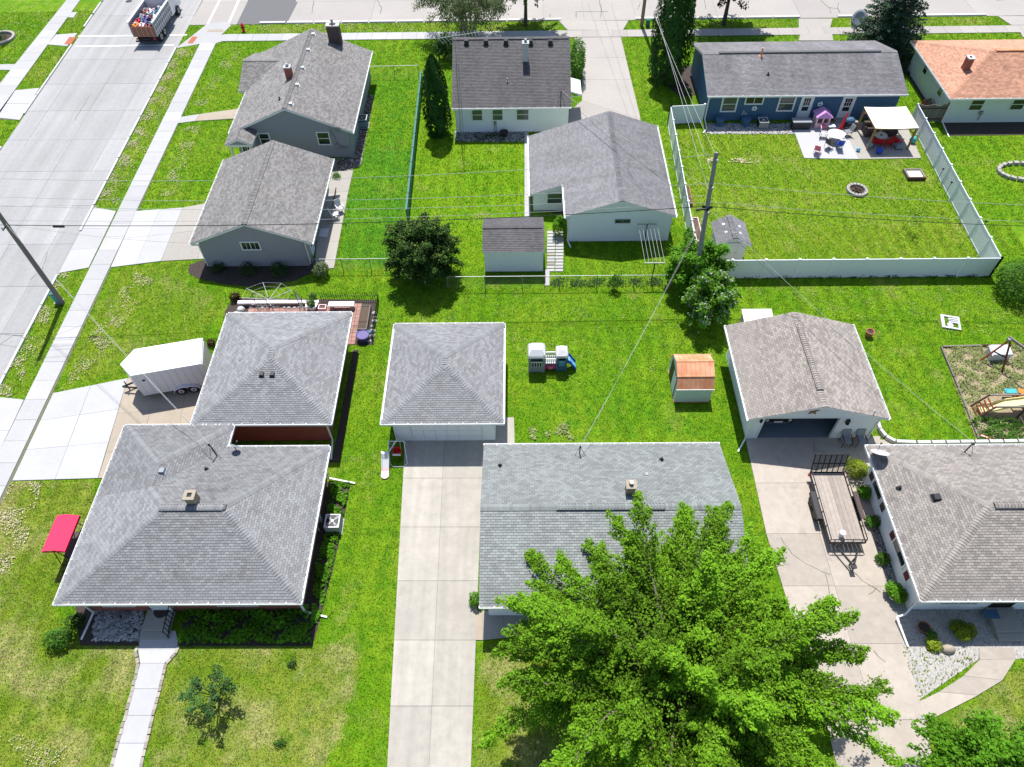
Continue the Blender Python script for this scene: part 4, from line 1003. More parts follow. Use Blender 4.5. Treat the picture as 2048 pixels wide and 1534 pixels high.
mb = MB().tube((-15.3, 47.5, .0), (-14.7, 48.4, 1.7), .03, 6).tube((-15.3, 48.6, 0), (-14.6, 47.6, 1.7), .03, 6).tube((-14.7, 48.4, 1.7), (-14.6, 47.6, 1.7), .03, 6).build('trellis', MT['black'], t)

# ---- grey house with cross gable (upper left)
t = HH = thing('house', 'grey sided house with weathered cross-gabled roof, white roof vents and tall dark chimney', 'house', (-19, 61, 0))
x0, x1, y0, y1 = -24.55, -14.0, 54.6, 68.2; xm = -19.3; s_ = .425; zr = EZ + s_ * (x1 - xm)
wx0, wx1, wy0, wy1 = -24.1, -14.5, 55.0, 67.8
MB().add([(wx0, wy0, 0), (wx1, wy0, 0), (wx1, wy1, 0), (wx0, wy1, 0), (wx0, wy0, EZ), (wx1, wy0, EZ), (wx1, wy1, EZ), (wx0, wy1, EZ), (xm, wy0, zr - .2), (xm, wy1, zr - .2)],
         [(0, 1, 5, 8, 4), (1, 2, 6, 5), (2, 3, 7, 9, 6), (3, 0, 4, 7), (5, 6, 9, 8), (7, 4, 8, 9), (3, 2, 1, 0)]).build('wall', MT['grey_siding'], t)
# cross gable to the west: ridge along x at y = 64.4
gy0, gy1, gx = 61.2, 68.0, -25.3; gm = 64.6; gz = EZ + .34 * (gm - gy0)
sx = lambda z: xm - (zr - z) / s_     # west slope at height z
f = [[(x0, y1, EZ), (x0, y0, EZ), (xm, y0, zr), (xm, y1, zr)], [(x1, y0, EZ), (x1, y1, EZ), (xm, y1, zr), (xm, y0, zr)],
     [(gx, gy0, EZ + .02), (x0 + .1, gy0, EZ + .02), (sx(gz), gm, gz), (gx, gm, gz)], [(x0 + .1, gy1, EZ + .02), (gx, gy1, EZ + .02), (gx, gm, gz), (sx(gz), gm, gz)]]
MB().add([(gx + .3, gy0 + .3, 0), (gx + .3, gy1 - .3, 0), (wx0 + .1, gy1 - .3, 0), (wx0 + .1, gy0 + .3, 0), (gx + .3, gy0 + .3, EZ), (gx + .3, gy1 - .3, EZ), (wx0 + .1, gy1 - .3, EZ), (wx0 + .1, gy0 + .3, EZ), (gx + .3, gm, gz - .2)],
         [(0, 3, 7, 4), (4, 8, 5, 1, 0), (1, 5, 6, 2), (4, 7, 8), (8, 6, 5), (7, 6, 8)]).build('wing_wall', MT['grey_siding'], t)
r = roof(t, f, MT['sh_warm']); caps(r, (xm, y0, zr), (xm, y1, zr), MT['sh_warm']); caps(r, (gx, gm, gz), (sx(gz), gm, gz), MT['sh_warm'])
zH = lambda x, y: EZ + s_ * min(x - x0, x1 - x)
siding(t, (wx0, wy0), (wx1, wy0), 0, EZ, MT['grey_siding'], gable=((xm - wx0) / (wx1 - wx0), zr - .2)); siding(t, (wx1, wy0), (wx1, wy1), 0, EZ, MT['grey_siding']); siding(t, (wx0, wy1), (wx0, wy0), 0, EZ, MT['grey_siding'])
gutter(t, (x1, y0), (x1, y1), EZ, (1, 0)); gutter(t, (x0, y1), (x0, y0), EZ, (-1, 0))
for px, py in ((627, 70), (617, 101), (606, 137), (595, 171), (582, 209)): c = on_roof(px, py, zH); vent_box(r, c, .34, .34, .17, 'pale_pl')
c = on_roof(580, 155, zH); chimney(r, c, .55, .55, .95, 'brick', 'stone_w', flue=.3)
c = on_roof(672, 84, zH); chimney(r, c, 1.15, .7, 1.6, 'brick_dk', 'stone_w', flue=.55)
c = on_roof(560, 200, zH); vent_pipe(r, c, .06, .3)
opening(t, (wx0, wy0), (wx1, wy0), .72, .82, 1.35, 2.45); opening(t, (wx0, wy0), (wx1, wy0), .2, .28, 1.4, 2.4)
dish(t, (-15.25, 54.7, 2.5), .4, (.1, .8, .62), .42, mat='grey_pl')
mb = MB().box(-15.75, -15.45, 54.85, 54.98, .9, 1.35); mb.tube((-15.6, 54.9, 1.35), (-15.9, 54.9, 2.8), .025, 6); mb.build('meter_box', MT['steel'], t)
for k in range(2): MB().tube((-15.2 + k * .35, 54.88, 1.0), (-15.2 + k * .35, 54.8, 1.0), .12, 10).build('meter', MT['steel'], t)
MB().path([(-16.1, 54.93, 3.2), (-15.95, 54.93, 1.6), (-15.7, 54.93, .7), (-15.4, 54.93, .4)], .02, 5).build('cable', MT['wire'], t)
# entry porch with its own small gable
px0, px1, py0, py1 = -24.55, -22.2, 52.9, 55.2; pm = (px0 + px1) / 2; pz = 2.7 + .42 * (px1 - px0) / 2
pf = [[(px0, py1, 2.7), (px0, py0, 2.7), (pm, py0, pz), (pm, py1, pz)], [(px1, py0, 2.7), (px1, py1, 2.7), (pm, py1, pz), (pm, py0, pz)]]
mb = MB()
for ff in pf: mb.slab([Vector(p) for p in ff], (0, 0, -.14), 0, 1)
pr = mb.build('porch_roof', [MT['felt'], MT['white']], t)
for ff in pf: shingle_face(pr, ff, MT['sh_warm'])
MB().add([(px0 + .2, py0 + .15, 2.62), (px1 - .2, py0 + .15, 2.62), (pm, py0 + .15, pz - .2), (px0 + .2, py0 + .25, 2.62), (px1 - .2, py0 + .25, 2.62), (pm, py0 + .25, pz - .2)], [(0, 1, 2), (5, 4, 3), (0, 3, 4, 1)]).build('porch_gable', MT['grey_siding'], pr)
MB().box(px0 + .2, px1 - .2, py0 + .15, py0 + .3, 2.4, 2.6).build('porch_beam', MT['white'], pr)
for x in (px0 + .35, px1 - .35): MB().box(x - .07, x + .07, py0 + .16, py0 + .3, .2, 2.4).build('porch_post', MT['white'], pr)
MB().box(px0 + .1, px1 - .1, py0, 54.95, 0, .2).build('porch_floor', MT['tan_conc'], t)
opening(t, (-23.75, 54.0), (-22.6, 54.0), .15, .85, .8, 2.2, split='v', bars=4)
MB().box(-23.9, -22.4, 54.0, 54.98, 0.2, 2.62).build('porch_wall', MT['grey_siding'], t)

# ---- white house with the steep charcoal roof (top middle)
t = HI = thing('house', 'small white house with steep charcoal shingle roof and whitewashed chimney', 'house', (-.5, 63, 0))
x0, x1, y0, y1 = -5.72, 4.78, 58.1, 69.9; ym = 64.0; zr = 5.95; si = (zr - EZ) / (ym - y0)
wx0, wx1, wy0, wy1 = -5.5, 4.6, 58.6, 69.4
MB().add([(wx0, wy0, 0), (wx1, wy0, 0), (wx1, wy1, 0), (wx0, wy1, 0), (wx0, wy0, EZ), (wx1, wy0, EZ), (wx1, wy1, EZ), (wx0, wy1, EZ), (wx0, ym, zr - .3), (wx1, ym, zr - .3)],
         [(0, 1, 5, 4), (1, 2, 6, 9, 5), (2, 3, 7, 6), (3, 0, 4, 8, 7), (4, 5, 9, 8), (6, 7, 8, 9), (3, 2, 1, 0)]).build('wall', MT['white_siding'], t)
f = [[(x0, y0, EZ), (x1, y0, EZ), (x1, ym, zr), (x0, ym, zr)], [(x1, y1, EZ), (x0, y1, EZ), (x0, ym, zr), (x1, ym, zr)]]
r = roof(t, f, MT['sh_dark']); caps(r, (x0, ym, zr), (x1, ym, zr), MT['sh_dark']); zI = lambda x, y: EZ + si * min(y - y0, y1 - y)
for px in (933, 972, 1012, 1061, 1101): c = on_roof(px, 87, zI); vent_box(r, (c.x, c.y, c.z), .42, .34, .32, 'dkmetal')
c = on_roof(1051, 118, zI); chimney(r, c, .52, .52, 1.45, 'stone_w', 'steel', flue=.35, below=.8)
c = on_roof(1015, 163, zI); vent_pipe(r, c, .06, .3, 'steel')
c = on_roof(1121, 211, zI); MAST_I = service_mast(r, c, 1.3)
gutter(t, (x0, y0), (x1, y0), EZ, (0, -1))
ws = ((wx0, wy0), (wx1, wy0)); siding(t, *ws, 0, EZ - .1, MT['white_siding']); siding(t, (wx1, wy0), (wx1, wy1), 0, EZ, MT['white_siding'], gable=(.5, zr - .3)); siding(t, (wx0, wy1), (wx0, wy0), 0, EZ, MT['white_siding'], gable=(.5, zr - .3))
for f0, f1 in ((.15, .235), (.33, .415), (.545, .645)): opening(t, *ws, f0, f1, 1.25, 2.25, glass='glass_grn', fw=.08)
mb = MB().box(-2.1, -1.85, 58.46, 58.57, .8, 1.15); mb.tube((-2.05, 58.52, 0), (-2.05, 58.52, .8), .025, 6); mb.tube((-1.9, 58.52, 0), (-1.9, 58.52, .8), .025, 6); mb.build('meter_box', MT['steel'], t)
aw = MB().add([(4.62, 61.0, 2.6), (4.62, 63.4, 2.6), (5.9, 63.4, 2.2), (5.9, 61.0, 2.2), (4.62, 61.0, 2.5), (4.62, 63.4, 2.5), (5.9, 63.4, 2.02), (5.9, 61.0, 2.02)], [(0, 3, 2, 1), (4, 5, 6, 7), (0, 4, 7, 3), (3, 7, 6, 2), (2, 6, 5, 1), (1, 5, 4, 0)]).build('door_awning', MT['white'], t)
for y in (61.1, 63.3): MB().bar((4.62, y, 1.8), (5.8, y, 2.05), .04, .04).build('bracket', MT['white'], aw)

# ---- white garage with the broad slate roof
t = HJ = thing('garage', 'white garage with broad slate grey roof and lean-to wing, behind the picnic swing frame', 'garage', (7.5, 49, 0))
x0, x1, y0, y1 = 3.6, 11.9, 43.2, 55.1; xm = 7.72; s_ = .345; zr = EZ + s_ * (x1 - xm); xl = .98; yl = 47.05; zl = zr - s_ * (xm - xl); zx = zr - s_ * (xm - x0)
wx0, wx1, wy0, wy1 = 3.95, 11.75, 43.6, 54.8
MB().add([(wx0, wy0, 0), (wx1, wy0, 0), (wx1, wy1, 0), (wx0, wy1, 0), (wx0, wy0, EZ), (wx1, wy0, EZ), (wx1, wy1, EZ), (wx0, wy1, EZ), (xm, wy0, zr - .22), (xm, wy1, zr - .22)],
         [(0, 1, 5, 8, 4), (1, 2, 6, 5), (2, 3, 7, 9, 6), (3, 0, 4, 7), (5, 6, 9, 8), (7, 4, 8, 9), (3, 2, 1, 0)]).build('wall', MT['white_siding'], t)
MB().add([(1.3, 47.4, 0), (wx0, 47.4, 0), (wx0, 54.8, 0), (1.3, 54.8, 0), (1.3, 47.4, zl - .1), (wx0, 47.4, EZ - .15), (wx0, 54.8, EZ - .15), (1.3, 54.8, zl - .1)], [(0, 1, 5, 4), (2, 3, 7, 6), (3, 0, 4, 7), (4, 5, 6, 7)]).build('wing_wall', MT['white_siding'], t)
f = [[(xl, y1, zl), (xl, yl, zl), (xm, yl, zr), (xm, y1, zr)], [(x0, yl, zx), (x0, y0, zx), (xm, y0, zr), (xm, yl, zr)], [(x1, y0, EZ), (x1, y1, EZ), (xm, y1, zr), (xm, y0, zr)]]
r = roof(t, f, MT['sh_dark2']); caps(r, (xm, y0, zr), (xm, y1, zr), MT['sh_dark2'])
gutter(t, (xl, y1), (xl, yl), zl, (-1, 0)); gutter(t, (x0, yl), (x0, y0), zx, (-1, 0)); gutter(t, (x1, y0), (x1, y1), EZ, (1, 0))
siding(t, (wx0, wy0), (wx1, wy0), 0, EZ, MT['white_siding'], gable=((xm - wx0) / (wx1 - wx0), zr - .22)); siding(t, (1.3, 47.4), (wx0, 47.4), 0, zl, MT['white_siding']); siding(t, (1.3, 54.8), (1.3, 47.4), 0, zl - .1, MT['white_siding']); siding(t, (wx1, wy0), (wx1, wy1), 0, EZ - .1, MT['white_siding'])
opening(t, (wx0, wy0), (wx1, wy0), .45, .59, 1.85, 2.12, split='v', frame_m='grey_pl', fw=.05); opening(t, (1.3, 47.4), (wx0, 47.4), .42, .85, .75, 1.7, glass='glass_grn')
downspout(t, [(x0, y0 + .1, 2.5), (wx0 - .06, wy0, 2.2), (wx0 - .06, wy0 - .02, .1), (wx0 + .15, wy0 - .8, .06)])

# ---- navy house (upper right)
t = HK = thing('house', 'navy blue sided house with long old grey roof, white doors and fenced yard', 'house', (26, 64, 0))
x0, x1, y0, y1 = 17.0, 34.75, 59.65, 69.1; ym = 64.4; zr = 4.12; s_ = (zr - EZ) / (ym - y0)
wx0, wx1, wy0, wy1 = 17.35, 34.4, 60.1, 68.7
MB().add([(wx0, wy0, 0), (wx1, wy0, 0), (wx1, wy1, 0), (wx0, wy1, 0), (wx0, wy0, EZ), (wx1, wy0, EZ), (wx1, wy1, EZ), (wx0, wy1, EZ), (wx0, ym, zr - .18), (wx1, ym, zr - .18)],
         [(0, 1, 5, 4), (1, 2, 6, 9, 5), (2, 3, 7, 6), (3, 0, 4, 8, 7), (4, 5, 9, 8), (6, 7, 8, 9), (3, 2, 1, 0)]).build('wall', MT['blue_siding'], t)
f = [[(x0, y0, EZ), (x1, y0, EZ), (x1, ym, zr), (x0, ym, zr)], [(x1, y1, EZ), (x0, y1, EZ), (x0, ym, zr), (x1, ym, zr)]]
r = roof(t, f, MT['sh_blue']); caps(r, (x0, ym, zr), (x1, ym, zr), MT['sh_blue']); zK = lambda x, y: EZ + s_ * min(y - y0, y1 - y)
MB().bar((x0 + 1.5, ym, zr + .05), (x1 - 1.5, ym, zr + .05), .3, .1).build('ridge_vent', MT['vent_strip'], r)
c = on_roof(1522, 112, zK); vent_pipe(r, c, .08, .75, 'rust'); c = on_roof(1536, 150, zK); vent_pipe(r, c, .06, .25)
gutter(t, (x0, y0), (x1, y0), EZ, (0, -1)); ws = ((wx0, wy0), (wx1, wy0)); L_ = wx1 - wx0
siding(t, *ws, 0, EZ - .1, MT['blue_siding']); siding(t, (wx0, wy1), (wx0, wy0), 0, EZ, MT['blue_siding'], gable=((wy1 - ym) / (wy1 - wy0), zr - .18)); siding(t, (wx1, wy0), (wx1, wy1), 0, EZ, MT['blue_siding'], gable=(.5, zr - .18))
fr = lambda px, py, h=1.5: (at(px, py, h).x - wx0) / L_
opening(t, *ws, .075, .145, 1.0, 2.3, glass='glass_grn', fw=.13); opening(t, *ws, .195, .28, 1.7, 2.3, split='v', fw=.12); opening(t, *ws, .375, .45, 1.0, 2.3, glass='glass_grn', fw=.13)
opening(t, *ws, .492, .545, .3, 2.35, 'door', fw=.12); opening(t, *ws, .71, .765, .25, 2.25, 'door', fw=.12)
MB().box(25.3, 26.9, 58.9, 60.05, 0, .28).build('step', MT['grey_conc'], t); MB().box(29.1, 30.6, 59.4, 60.05, 0, .2).build('step', MT['grey_conc'], t)
for dx, dz in ((1.55, 0), (10.1, .35)):     # pale wall ornaments
    mb = MB(); c0 = Vector((wx0 + 2.7 + dx if dx < 5 else wx0 + dx, 60.03, 1.2 + dz))
    for k in range(5): a_ = k * 1.3; mb.ball(c0 + Vector((cos(a_) * .16, 0, sin(a_) * .16)), .11, .04, .11, 8, 4)
    mb.build('wall_ornament', MT['white'], t)
mb = MB()
for k in range(3): mb.bar((20.6 + k * .18, 60.03, .55), (20.72 + k * .18, 60.03, 1.0 - k * .15), .05, .03, up=(0, 1, 0))
mb.build('wall_ornament', MT['white'], t)
downspout(t, [(wx0 - .06, 59.6, 2.55), (wx0 - .06, 60.05, 2.2), (wx0 - .06, 60.03, .2), (wx0 - .1, 58.6, .08), (wx0 - .5, 58.0, .06)])

# ---- pale house with the orange roof (right edge)
t = HL = thing('house', 'pale sided house with orange shingle hip roof and red brick chimney', 'house', (44, 64, 0))
b0 = (38.22, 54.0, 58.85, 69.0); so_ = .315
MB().box(38.75, 53.4, 59.35, 68.5, 0, EZ - .12).build('wall', MT['greenw_siding'], t)
f, a, b = hip_faces(*b0, EZ, so_); r = roof(t, f, MT['sh_orange'])
for p, q in (((b0[0], b0[2], EZ), a), ((b0[0], b0[3], EZ), a), (a, b)): caps(r, p, q, MT['sh_orange'])
zL = lambda x, y: hip_z(x, y, *b0, EZ, so_); c = on_roof(1930, 138, zL); chimney(r, c, .5, .62, 1.05, 'brick', 'stone_w')
MB().bar(Vector(a) + Vector((.1, 0, .06)), Vector(b) + Vector((0, 0, .06)), .3, .1).build('ridge_vent', MT['rust'], r)
gutter(t, (b0[0] - .1, b0[2]), (b0[1], b0[2]), EZ, (0, -1)); gutter(t, (b0[0], b0[3]), (b0[0], b0[2]), EZ, (-1, 0))
wS = ((38.75, 59.35), (53.4, 59.35)); wW = ((38.75, 68.5), (38.75, 59.35)); siding(t, *wS, 0, EZ - .15, MT['greenw_siding'], exp=.2); siding(t, *wW, 0, EZ - .15, MT['greenw_siding'], exp=.2)
opening(t, *wS, .125, .2, 1.3, 2.3, fw=.06); opening(t, *wS, .375, .45, 1.3, 2.3, fw=.06); opening(t, *wW, .3, .38, 1.4, 2.3, fw=.06); opening(t, *wW, .72, .8, 1.4, 2.3, fw=.06)
downspout(t, [(38.2, 58.85, 2.55), (38.75, 59.3, 2.2), (38.75, 59.28, .2), (38.6, 57.0, .06)])
mb = MB().tube((41.9, 59.2, .3), (41.9, 59.2, 1.2), .04, 6); mb.box(41.7, 42.0, 59.15, 59.3, .9, 1.2); mb.build('meter_box', MT['steel'], t)

# ---- small white shed with the dark roof
t = thing('shed', 'low white shed with charcoal roof standing at the chain link fence', 'shed', (-.3, 42, 0))
x0, x1, y0, y1 = -2.6, 1.96, 39.95, 43.8; ym = 41.85; zr = 3.0; ze = 2.2
MB().add([(-2.4, 40.25, 0), (1.8, 40.25, 0), (1.8, 43.5, 0), (-2.4, 43.5, 0), (-2.4, 40.25, ze), (1.8, 40.25, ze), (1.8, 43.5, ze), (-2.4, 43.5, ze), (-2.4, ym, zr - .14), (1.8, ym, zr - .14)],
         [(0, 1, 5, 4), (1, 2, 6, 9, 5), (2, 3, 7, 6), (3, 0, 4, 8, 7), (4, 5, 9, 8), (6, 7, 8, 9), (3, 2, 1, 0)]).build('wall', MT['white_siding'], t)
r = roof(t, [[(x0, y0, ze), (x1, y0, ze), (x1, ym, zr), (x0, ym, zr)], [(x1, y1, ze), (x0, y1, ze), (x0, ym, zr), (x1, ym, zr)]], MT['sh_dark'], thick=.1); caps(r, (x0, ym, zr), (x1, ym, zr), MT['sh_dark'])
siding(t, (-2.4, 40.25), (1.8, 40.25), 0, ze, MT['white_siding'])
mb = MB()
for x in (-2.44, 1.84): mb.box(x - .05, x + .05, 40.2, 40.3, 0, ze)
mb.build('corner_trim', MT['white'], t)

# ---- cream shed inside the vinyl fence
t = thing('shed', 'cream garden shed with grey gable roof inside the white fence corner', 'shed', (16, 42, 0))
x0, x1, y0, y1 = 14.7, 17.2, 40.6, 43.3; xm = 15.9; zr = 2.75; ze = 2.05
MB().add([(14.9, 41.0, 0), (17.0, 41.0, 0), (17.0, 43.0, 0), (14.9, 43.0, 0), (14.9, 41.0, ze), (17.0, 41.0, ze), (17.0, 43.0, ze), (14.9, 43.0, ze), (xm, 41.0, zr - .12), (xm, 43.0, zr - .12)],
         [(0, 1, 5, 8, 4), (1, 2, 6, 5), (2, 3, 7, 9, 6), (3, 0, 4, 7), (5, 6, 9, 8), (7, 4, 8, 9)]).build('wall', MT['cream'], t)
r = roof(t, [[(x0, y1, ze - .05), (x0, y0, ze - .05), (xm, y0, zr), (xm, y1, zr)], [(x1, y0, ze - .05), (x1, y1, ze - .05), (xm, y1, zr), (xm, y0, zr)]], MT['sh_dark2'], thick=.09); caps(r, (xm, y0, zr), (xm, y1, zr), MT['sh_dark2'])
for (dx, dy) in ((.5, .9), (.6, 1.7), (-.5, 1.9), (-.45, 1.0)): z_ = zr - .58 * abs(dx); vent_box(r, (xm + dx, y0 + dy, z_), .2, .22, .05, 'pale_pl')
opening(t, (14.9, 41.0), (17.0, 41.0), .3, .7, .05, 1.9, 'door', frame_m='cream', glass=None)

# ---- steel barn shed with the rusty gambrel roof
t = thing('shed', 'pale blue steel barn shed with rusty orange gambrel roof on the lawn', 'shed', (11.2, 29, 0))
x0, x1, yf, yb = 10.02, 12.4, 27.85, 30.55
prof = [(yf - .08, 1.42), (yf + .45, 2.1), ((yf + yb) / 2, 2.5), (yb - .45, 2.1), (yb + .08, 1.42)]
wp = [(yf, 0), (yf, 1.42)] + [(p[0], p[1] - .03) for p in prof[1:4]] + [(yb, 1.42), (yb, 0)]
n = len(wp); MB().add([(x0 + .05, p[0], p[1]) for p in wp] + [(x1 - .05, p[0], p[1]) for p in wp], [tuple(range(n - 1, -1, -1)), tuple(range(n, 2 * n))] + [(i, (i + 1) % n, n + (i + 1) % n, n + i) for i in range(n)]).build('wall', MT['paleblue'], t)
rf = None
for k in range(4):
    (ya, za), (y_b, zb) = prof[k], prof[k + 1]
    nn = 8; mb = MB()
    for i in range(nn):   # ribbed sheets
        xa, xb = x0 + (x1 - x0) * i / nn, x0 + (x1 - x0) * (i + 1) / nn
        mb.slab([Vector((xa, ya, za)), Vector((xb - .012, ya, za)), Vector((xb - .012, y_b, zb)), Vector((xa, y_b, zb))], (0, 0, .03))
    o = mb.build('roof_panel', MT['rust'], t)
    MB().bar((x0 - .02, y_b, zb + .03), (x1 + .02, y_b, zb + .03), .05, .05).build('seam', MT['rust'], o)
MB().box(x0 - .02, x1 + .02, yf - .1, yf - .06, 1.36, 1.46).build('eave_trim', MT['white'], t)
MB().box(x0 + .015, x0 + .048, 28.3, 30.1, .1, 1.75).build('door', MT['black'], t)
MB().box(x0 + .012, x0 + .014, 28.35, 29.2, .12, 1.7).build('door_leaf', MT['paleblue'], t)
mb = MB()
for i in range(12): mb.box(x0 + .1 + i * .19, x0 + .14 + i * .19, yf - .012, yf, .08, 1.36)
mb.build('wall_rib', MT['paleblue'], t); MB().box(x0 + .03, x1 - .03, yf - .03, yb + .03, 0, .07).build('base_rail', MT['rust'], t)
# ---- white storage box behind the tan garage
t = thing('storage_shed', 'small white resin storage shed tucked behind the tan roofed garage', 'storage shed', (16.4, 33.9, 0))
MB().box(15.5, 17.35, 33.0, 34.5, 0, 1.4).build('body', MT['wht_pl'], t)
MB().add([(15.4, 32.9, 1.4), (17.45, 32.9, 1.4), (17.45, 34.6, 1.55), (15.4, 34.6, 1.55), (15.4, 32.9, 1.46), (17.45, 32.9, 1.46), (17.45, 34.6, 1.62), (15.4, 34.6, 1.62)], [(3, 2, 1, 0), (4, 5, 6, 7), (0, 1, 5, 4), (1, 2, 6, 5), (2, 3, 7, 6), (3, 0, 4, 7)]).build('lid', MT['wht_pl'], t)
MB().box(16.0, 16.9, 34.6, 35.3, 0, .8).build('side_bin', MT['wht_pl'], t)
# ------------------------------------------------------------------ the lawn: one ground sheet with turf kinds, and its blades of grass
# extra dry or bright strips seen on the verges and lawns
lawn(P2([(0, 1060), (60, 1000), (40, 1150), (0, 1180)]), ('dry', .9))
lawn(P2([(670, 890), (760, 890), (760, 960), (735, 1300), (640, 1300), (690, 1000)]), ('dry', .42))
lawn(P2([(1880, 250), (2060, 250), (2060, 560), (2000, 500)]), ('lime', .5))
lawn(P2([(1450, 770), (1040, 770), (1040, 880), (1440, 880)]), ('lush', .45))
lawn(P2([(1680, 720), (1890, 720), (1940, 880), (1790, 870)]), ('lush', .4), ('dry', .3))
lawn(P2([(440, 80), (560, 80), (460, 225), (365, 240)]), ('olive', .4)); lawn(P2([(352, 252), (460, 245), (450, 300), (380, 400), (280, 420)]), ('olive', .5))
for px, py, r, k in ((1150, 850, 14, 1), (1158, 862, 9, 1), (1302, 838, 14, .7), (940, 372, 14, .9), (1090, 792, 18, .5), (610, 1340, 22, .9), (645, 1345, 14, .9), (560, 1330, 10, .9), (270, 575, 26, .8), (210, 700, 22, .9), (1440, 325, 22, .8), (1560, 322, 12, .9), (1680, 265, 12, .8), (40, 1510, 60, 1), (120, 1500, 40, 1), (1700, 350, 30, .6), (1520, 640, 20, .5), (60, 1120, 24, 1), (500, 1420, 40, .9), (700, 1420, 20, .6), (880, 330, 20, .7), (640, 300, 10, .8)): lawn(P2([(px + r * cos(a * .785), py + r * .7 * sin(a * .785)) for a in range(8)]), ('dry', k))
lawn(P2([(1418, 317), (1518, 319), (1518, 327), (1430, 326), (1426, 350), (1414, 350)]), ('dry', 1)); lawn(P2([(1960, 408), (2060, 405), (2060, 415), (1965, 417)]), ('dry', .9))
GX0, GY0, GS, GNX, GNY = -66.0, 0.0, .5, 264, 190
def lawn_grid():
    gx, gy = np.meshgrid(GX0 + np.arange(GNX) * GS, GY0 + np.arange(GNY) * GS); X, Y = gx.ravel(), gy.ravel()
    W = np.zeros((GNY, GNX, 4), np.float32); ix = {'dry': 0, 'olive': 1, 'lush': 2, 'lime': 3}
    for poly, kinds in LAWNS:
        m = inside(poly, X, Y).reshape(GNY, GNX)
        for k, w_ in kinds: W[..., ix[k]][m] = np.maximum(W[..., ix[k]][m], w_)
    for _ in range(2):
        P_ = np.pad(W, ((1, 1), (1, 1), (0, 0)), mode='edge'); W = (P_[1:-1, 1:-1] * 2 + P_[:-2, 1:-1] + P_[2:, 1:-1] + P_[1:-1, :-2] + P_[1:-1, 2:]) / 6
    return X, Y, W
LX, LY, LW = lawn_grid()
def lawn_at(x, y):
    i = np.clip(((y - GY0) / GS).round().astype(int), 0, GNY - 1); j = np.clip(((x - GX0) / GS).round().astype(int), 0, GNX - 1); return LW[i, j]
V = np.stack([LX, LY, np.zeros_like(LX)], 1)
a_ = np.arange(GNX * GNY).reshape(GNY, GNX); F = np.stack([a_[:-1, :-1], a_[:-1, 1:], a_[1:, 1:], a_[1:, :-1]], -1).reshape(-1, 4)
x9, y9, x8, y8 = GX0, GY0, GX0 + (GNX - 1) * GS, GY0 + (GNY - 1) * GS
c0, c1, c2, c3 = a_[0, 0], a_[0, -1], a_[-1, -1], a_[-1, 0]; nb = len(V)
V = np.vstack([V, [(-400, -200, 0), (400, -200, 0), (400, 500, 0), (-400, 500, 0)]])
F = np.vstack([F, [(nb, nb + 1, c1, c0), (nb + 1, nb + 2, c2, c1), (nb + 2, nb + 3, c3, c2), (nb + 3, nb, c0, c3)]])
g = arrmesh('ground', V, F, MT['grass']); g['kind'] = 'structure'
ca = g.data.color_attributes.new('lawn', 'FLOAT_COLOR', 'POINT'); ca.data.foreach_set('color', np.vstack([LW.reshape(-1, 4), np.zeros((4, 4))]).astype(np.float32).ravel())

def in_view(X, Y, mx=170):
    d = np.stack([X, Y, np.full_like(X, -CAM_H)], 1); w_ = d @ np.array(FWD); u = 1024 + FPX * (d @ np.array(RGT)) / w_; v = 767 - FPX * (d @ np.array(UPV)) / w_
    return (u > -mx) & (u < 2048 + mx) & (v > -mx) & (v < 1534 + mx)
def free(X, Y, polys):
    ok = np.ones(len(X), bool)
    for p in polys: ok &= ~inside(p, X, Y)
    return ok
BUILT = []
for (x0, x1, y0, y1) in ((-22.8, -11.7, 14.2, 23.7), (-18.9, -11.9, 25.1, 32.9), (-7.6, -1.5, 25, 31.9), (-1.6, 11.2, 13.9, 22.3), (20.6, 33, 14.1, 22.1), (14.2, 21.6, 25, 31.7), (-23.6, -16, 41.1, 50.4), (-24, -14.5, 55, 67.8), (-5.5, 4.6, 58.6, 69), (1.3, 11.7, 43.7, 54.8), (17.4, 34.3, 60.2, 68.6), (38.8, 53, 59.4, 68.5), (-2.4, 1.8, 40.3, 43.5), (14.9, 17, 41, 43), (10, 12.4, 27.9, 30.5)):
    BUILT.append([(x0, y0), (x1, y0), (x1, y1), (x0, y1)])
def blades(n, x0, x1, y0, y1, sz):
    X = RNG.uniform(x0, x1, n); Y = RNG.uniform(y0, y1, n); k = in_view(X, Y); X, Y = X[k], Y[k]; k = free(X, Y, PAVED + BUILT); X, Y = X[k], Y[k]
    n = len(X); th = RNG.uniform(0, 2 * pi, n); wd = sz * RNG.uniform(.4, .85, n); h = sz * RNG.uniform(.5, 1.5, n); ln = RNG.normal(0, .55, (n, 2)) * h[:, None]
    dx, dy = np.cos(th) * wd / 2, np.sin(th) * wd / 2; V = np.zeros((n, 3, 3))
    V[:, 0] = np.stack([X - dx, Y - dy, np.zeros(n)], 1); V[:, 1] = np.stack([X + dx, Y + dy, np.zeros(n)], 1); V[:, 2] = np.stack([X + ln[:, 0], Y + ln[:, 1], h], 1)
    return V.reshape(-1, 3), np.repeat(RNG.random(n), 3), np.repeat(lawn_at(X, Y), 3, 0)
parts = [blades(360000, -31, 30, 3, 24, .062), blades(345000, -38, 39, 24, 45, .068), blades(440000, -62, 62, 45, 83, .09)]
V = np.vstack([p[0] for p in parts]); R = np.concatenate([p[1] for p in parts]); CL = np.vstack([p[2] for p in parts])
gr = arrmesh('grass', V, np.arange(len(V)).reshape(-1, 3), MT['blade'], kind='stuff', rnd=R)
ca = gr.data.color_attributes.new('lawn', 'FLOAT_COLOR', 'POINT'); ca.data.foreach_set('color', np.ascontiguousarray(CL, dtype=np.float32).ravel())
tag(gr, 'short mown grass of the lawns and verges')

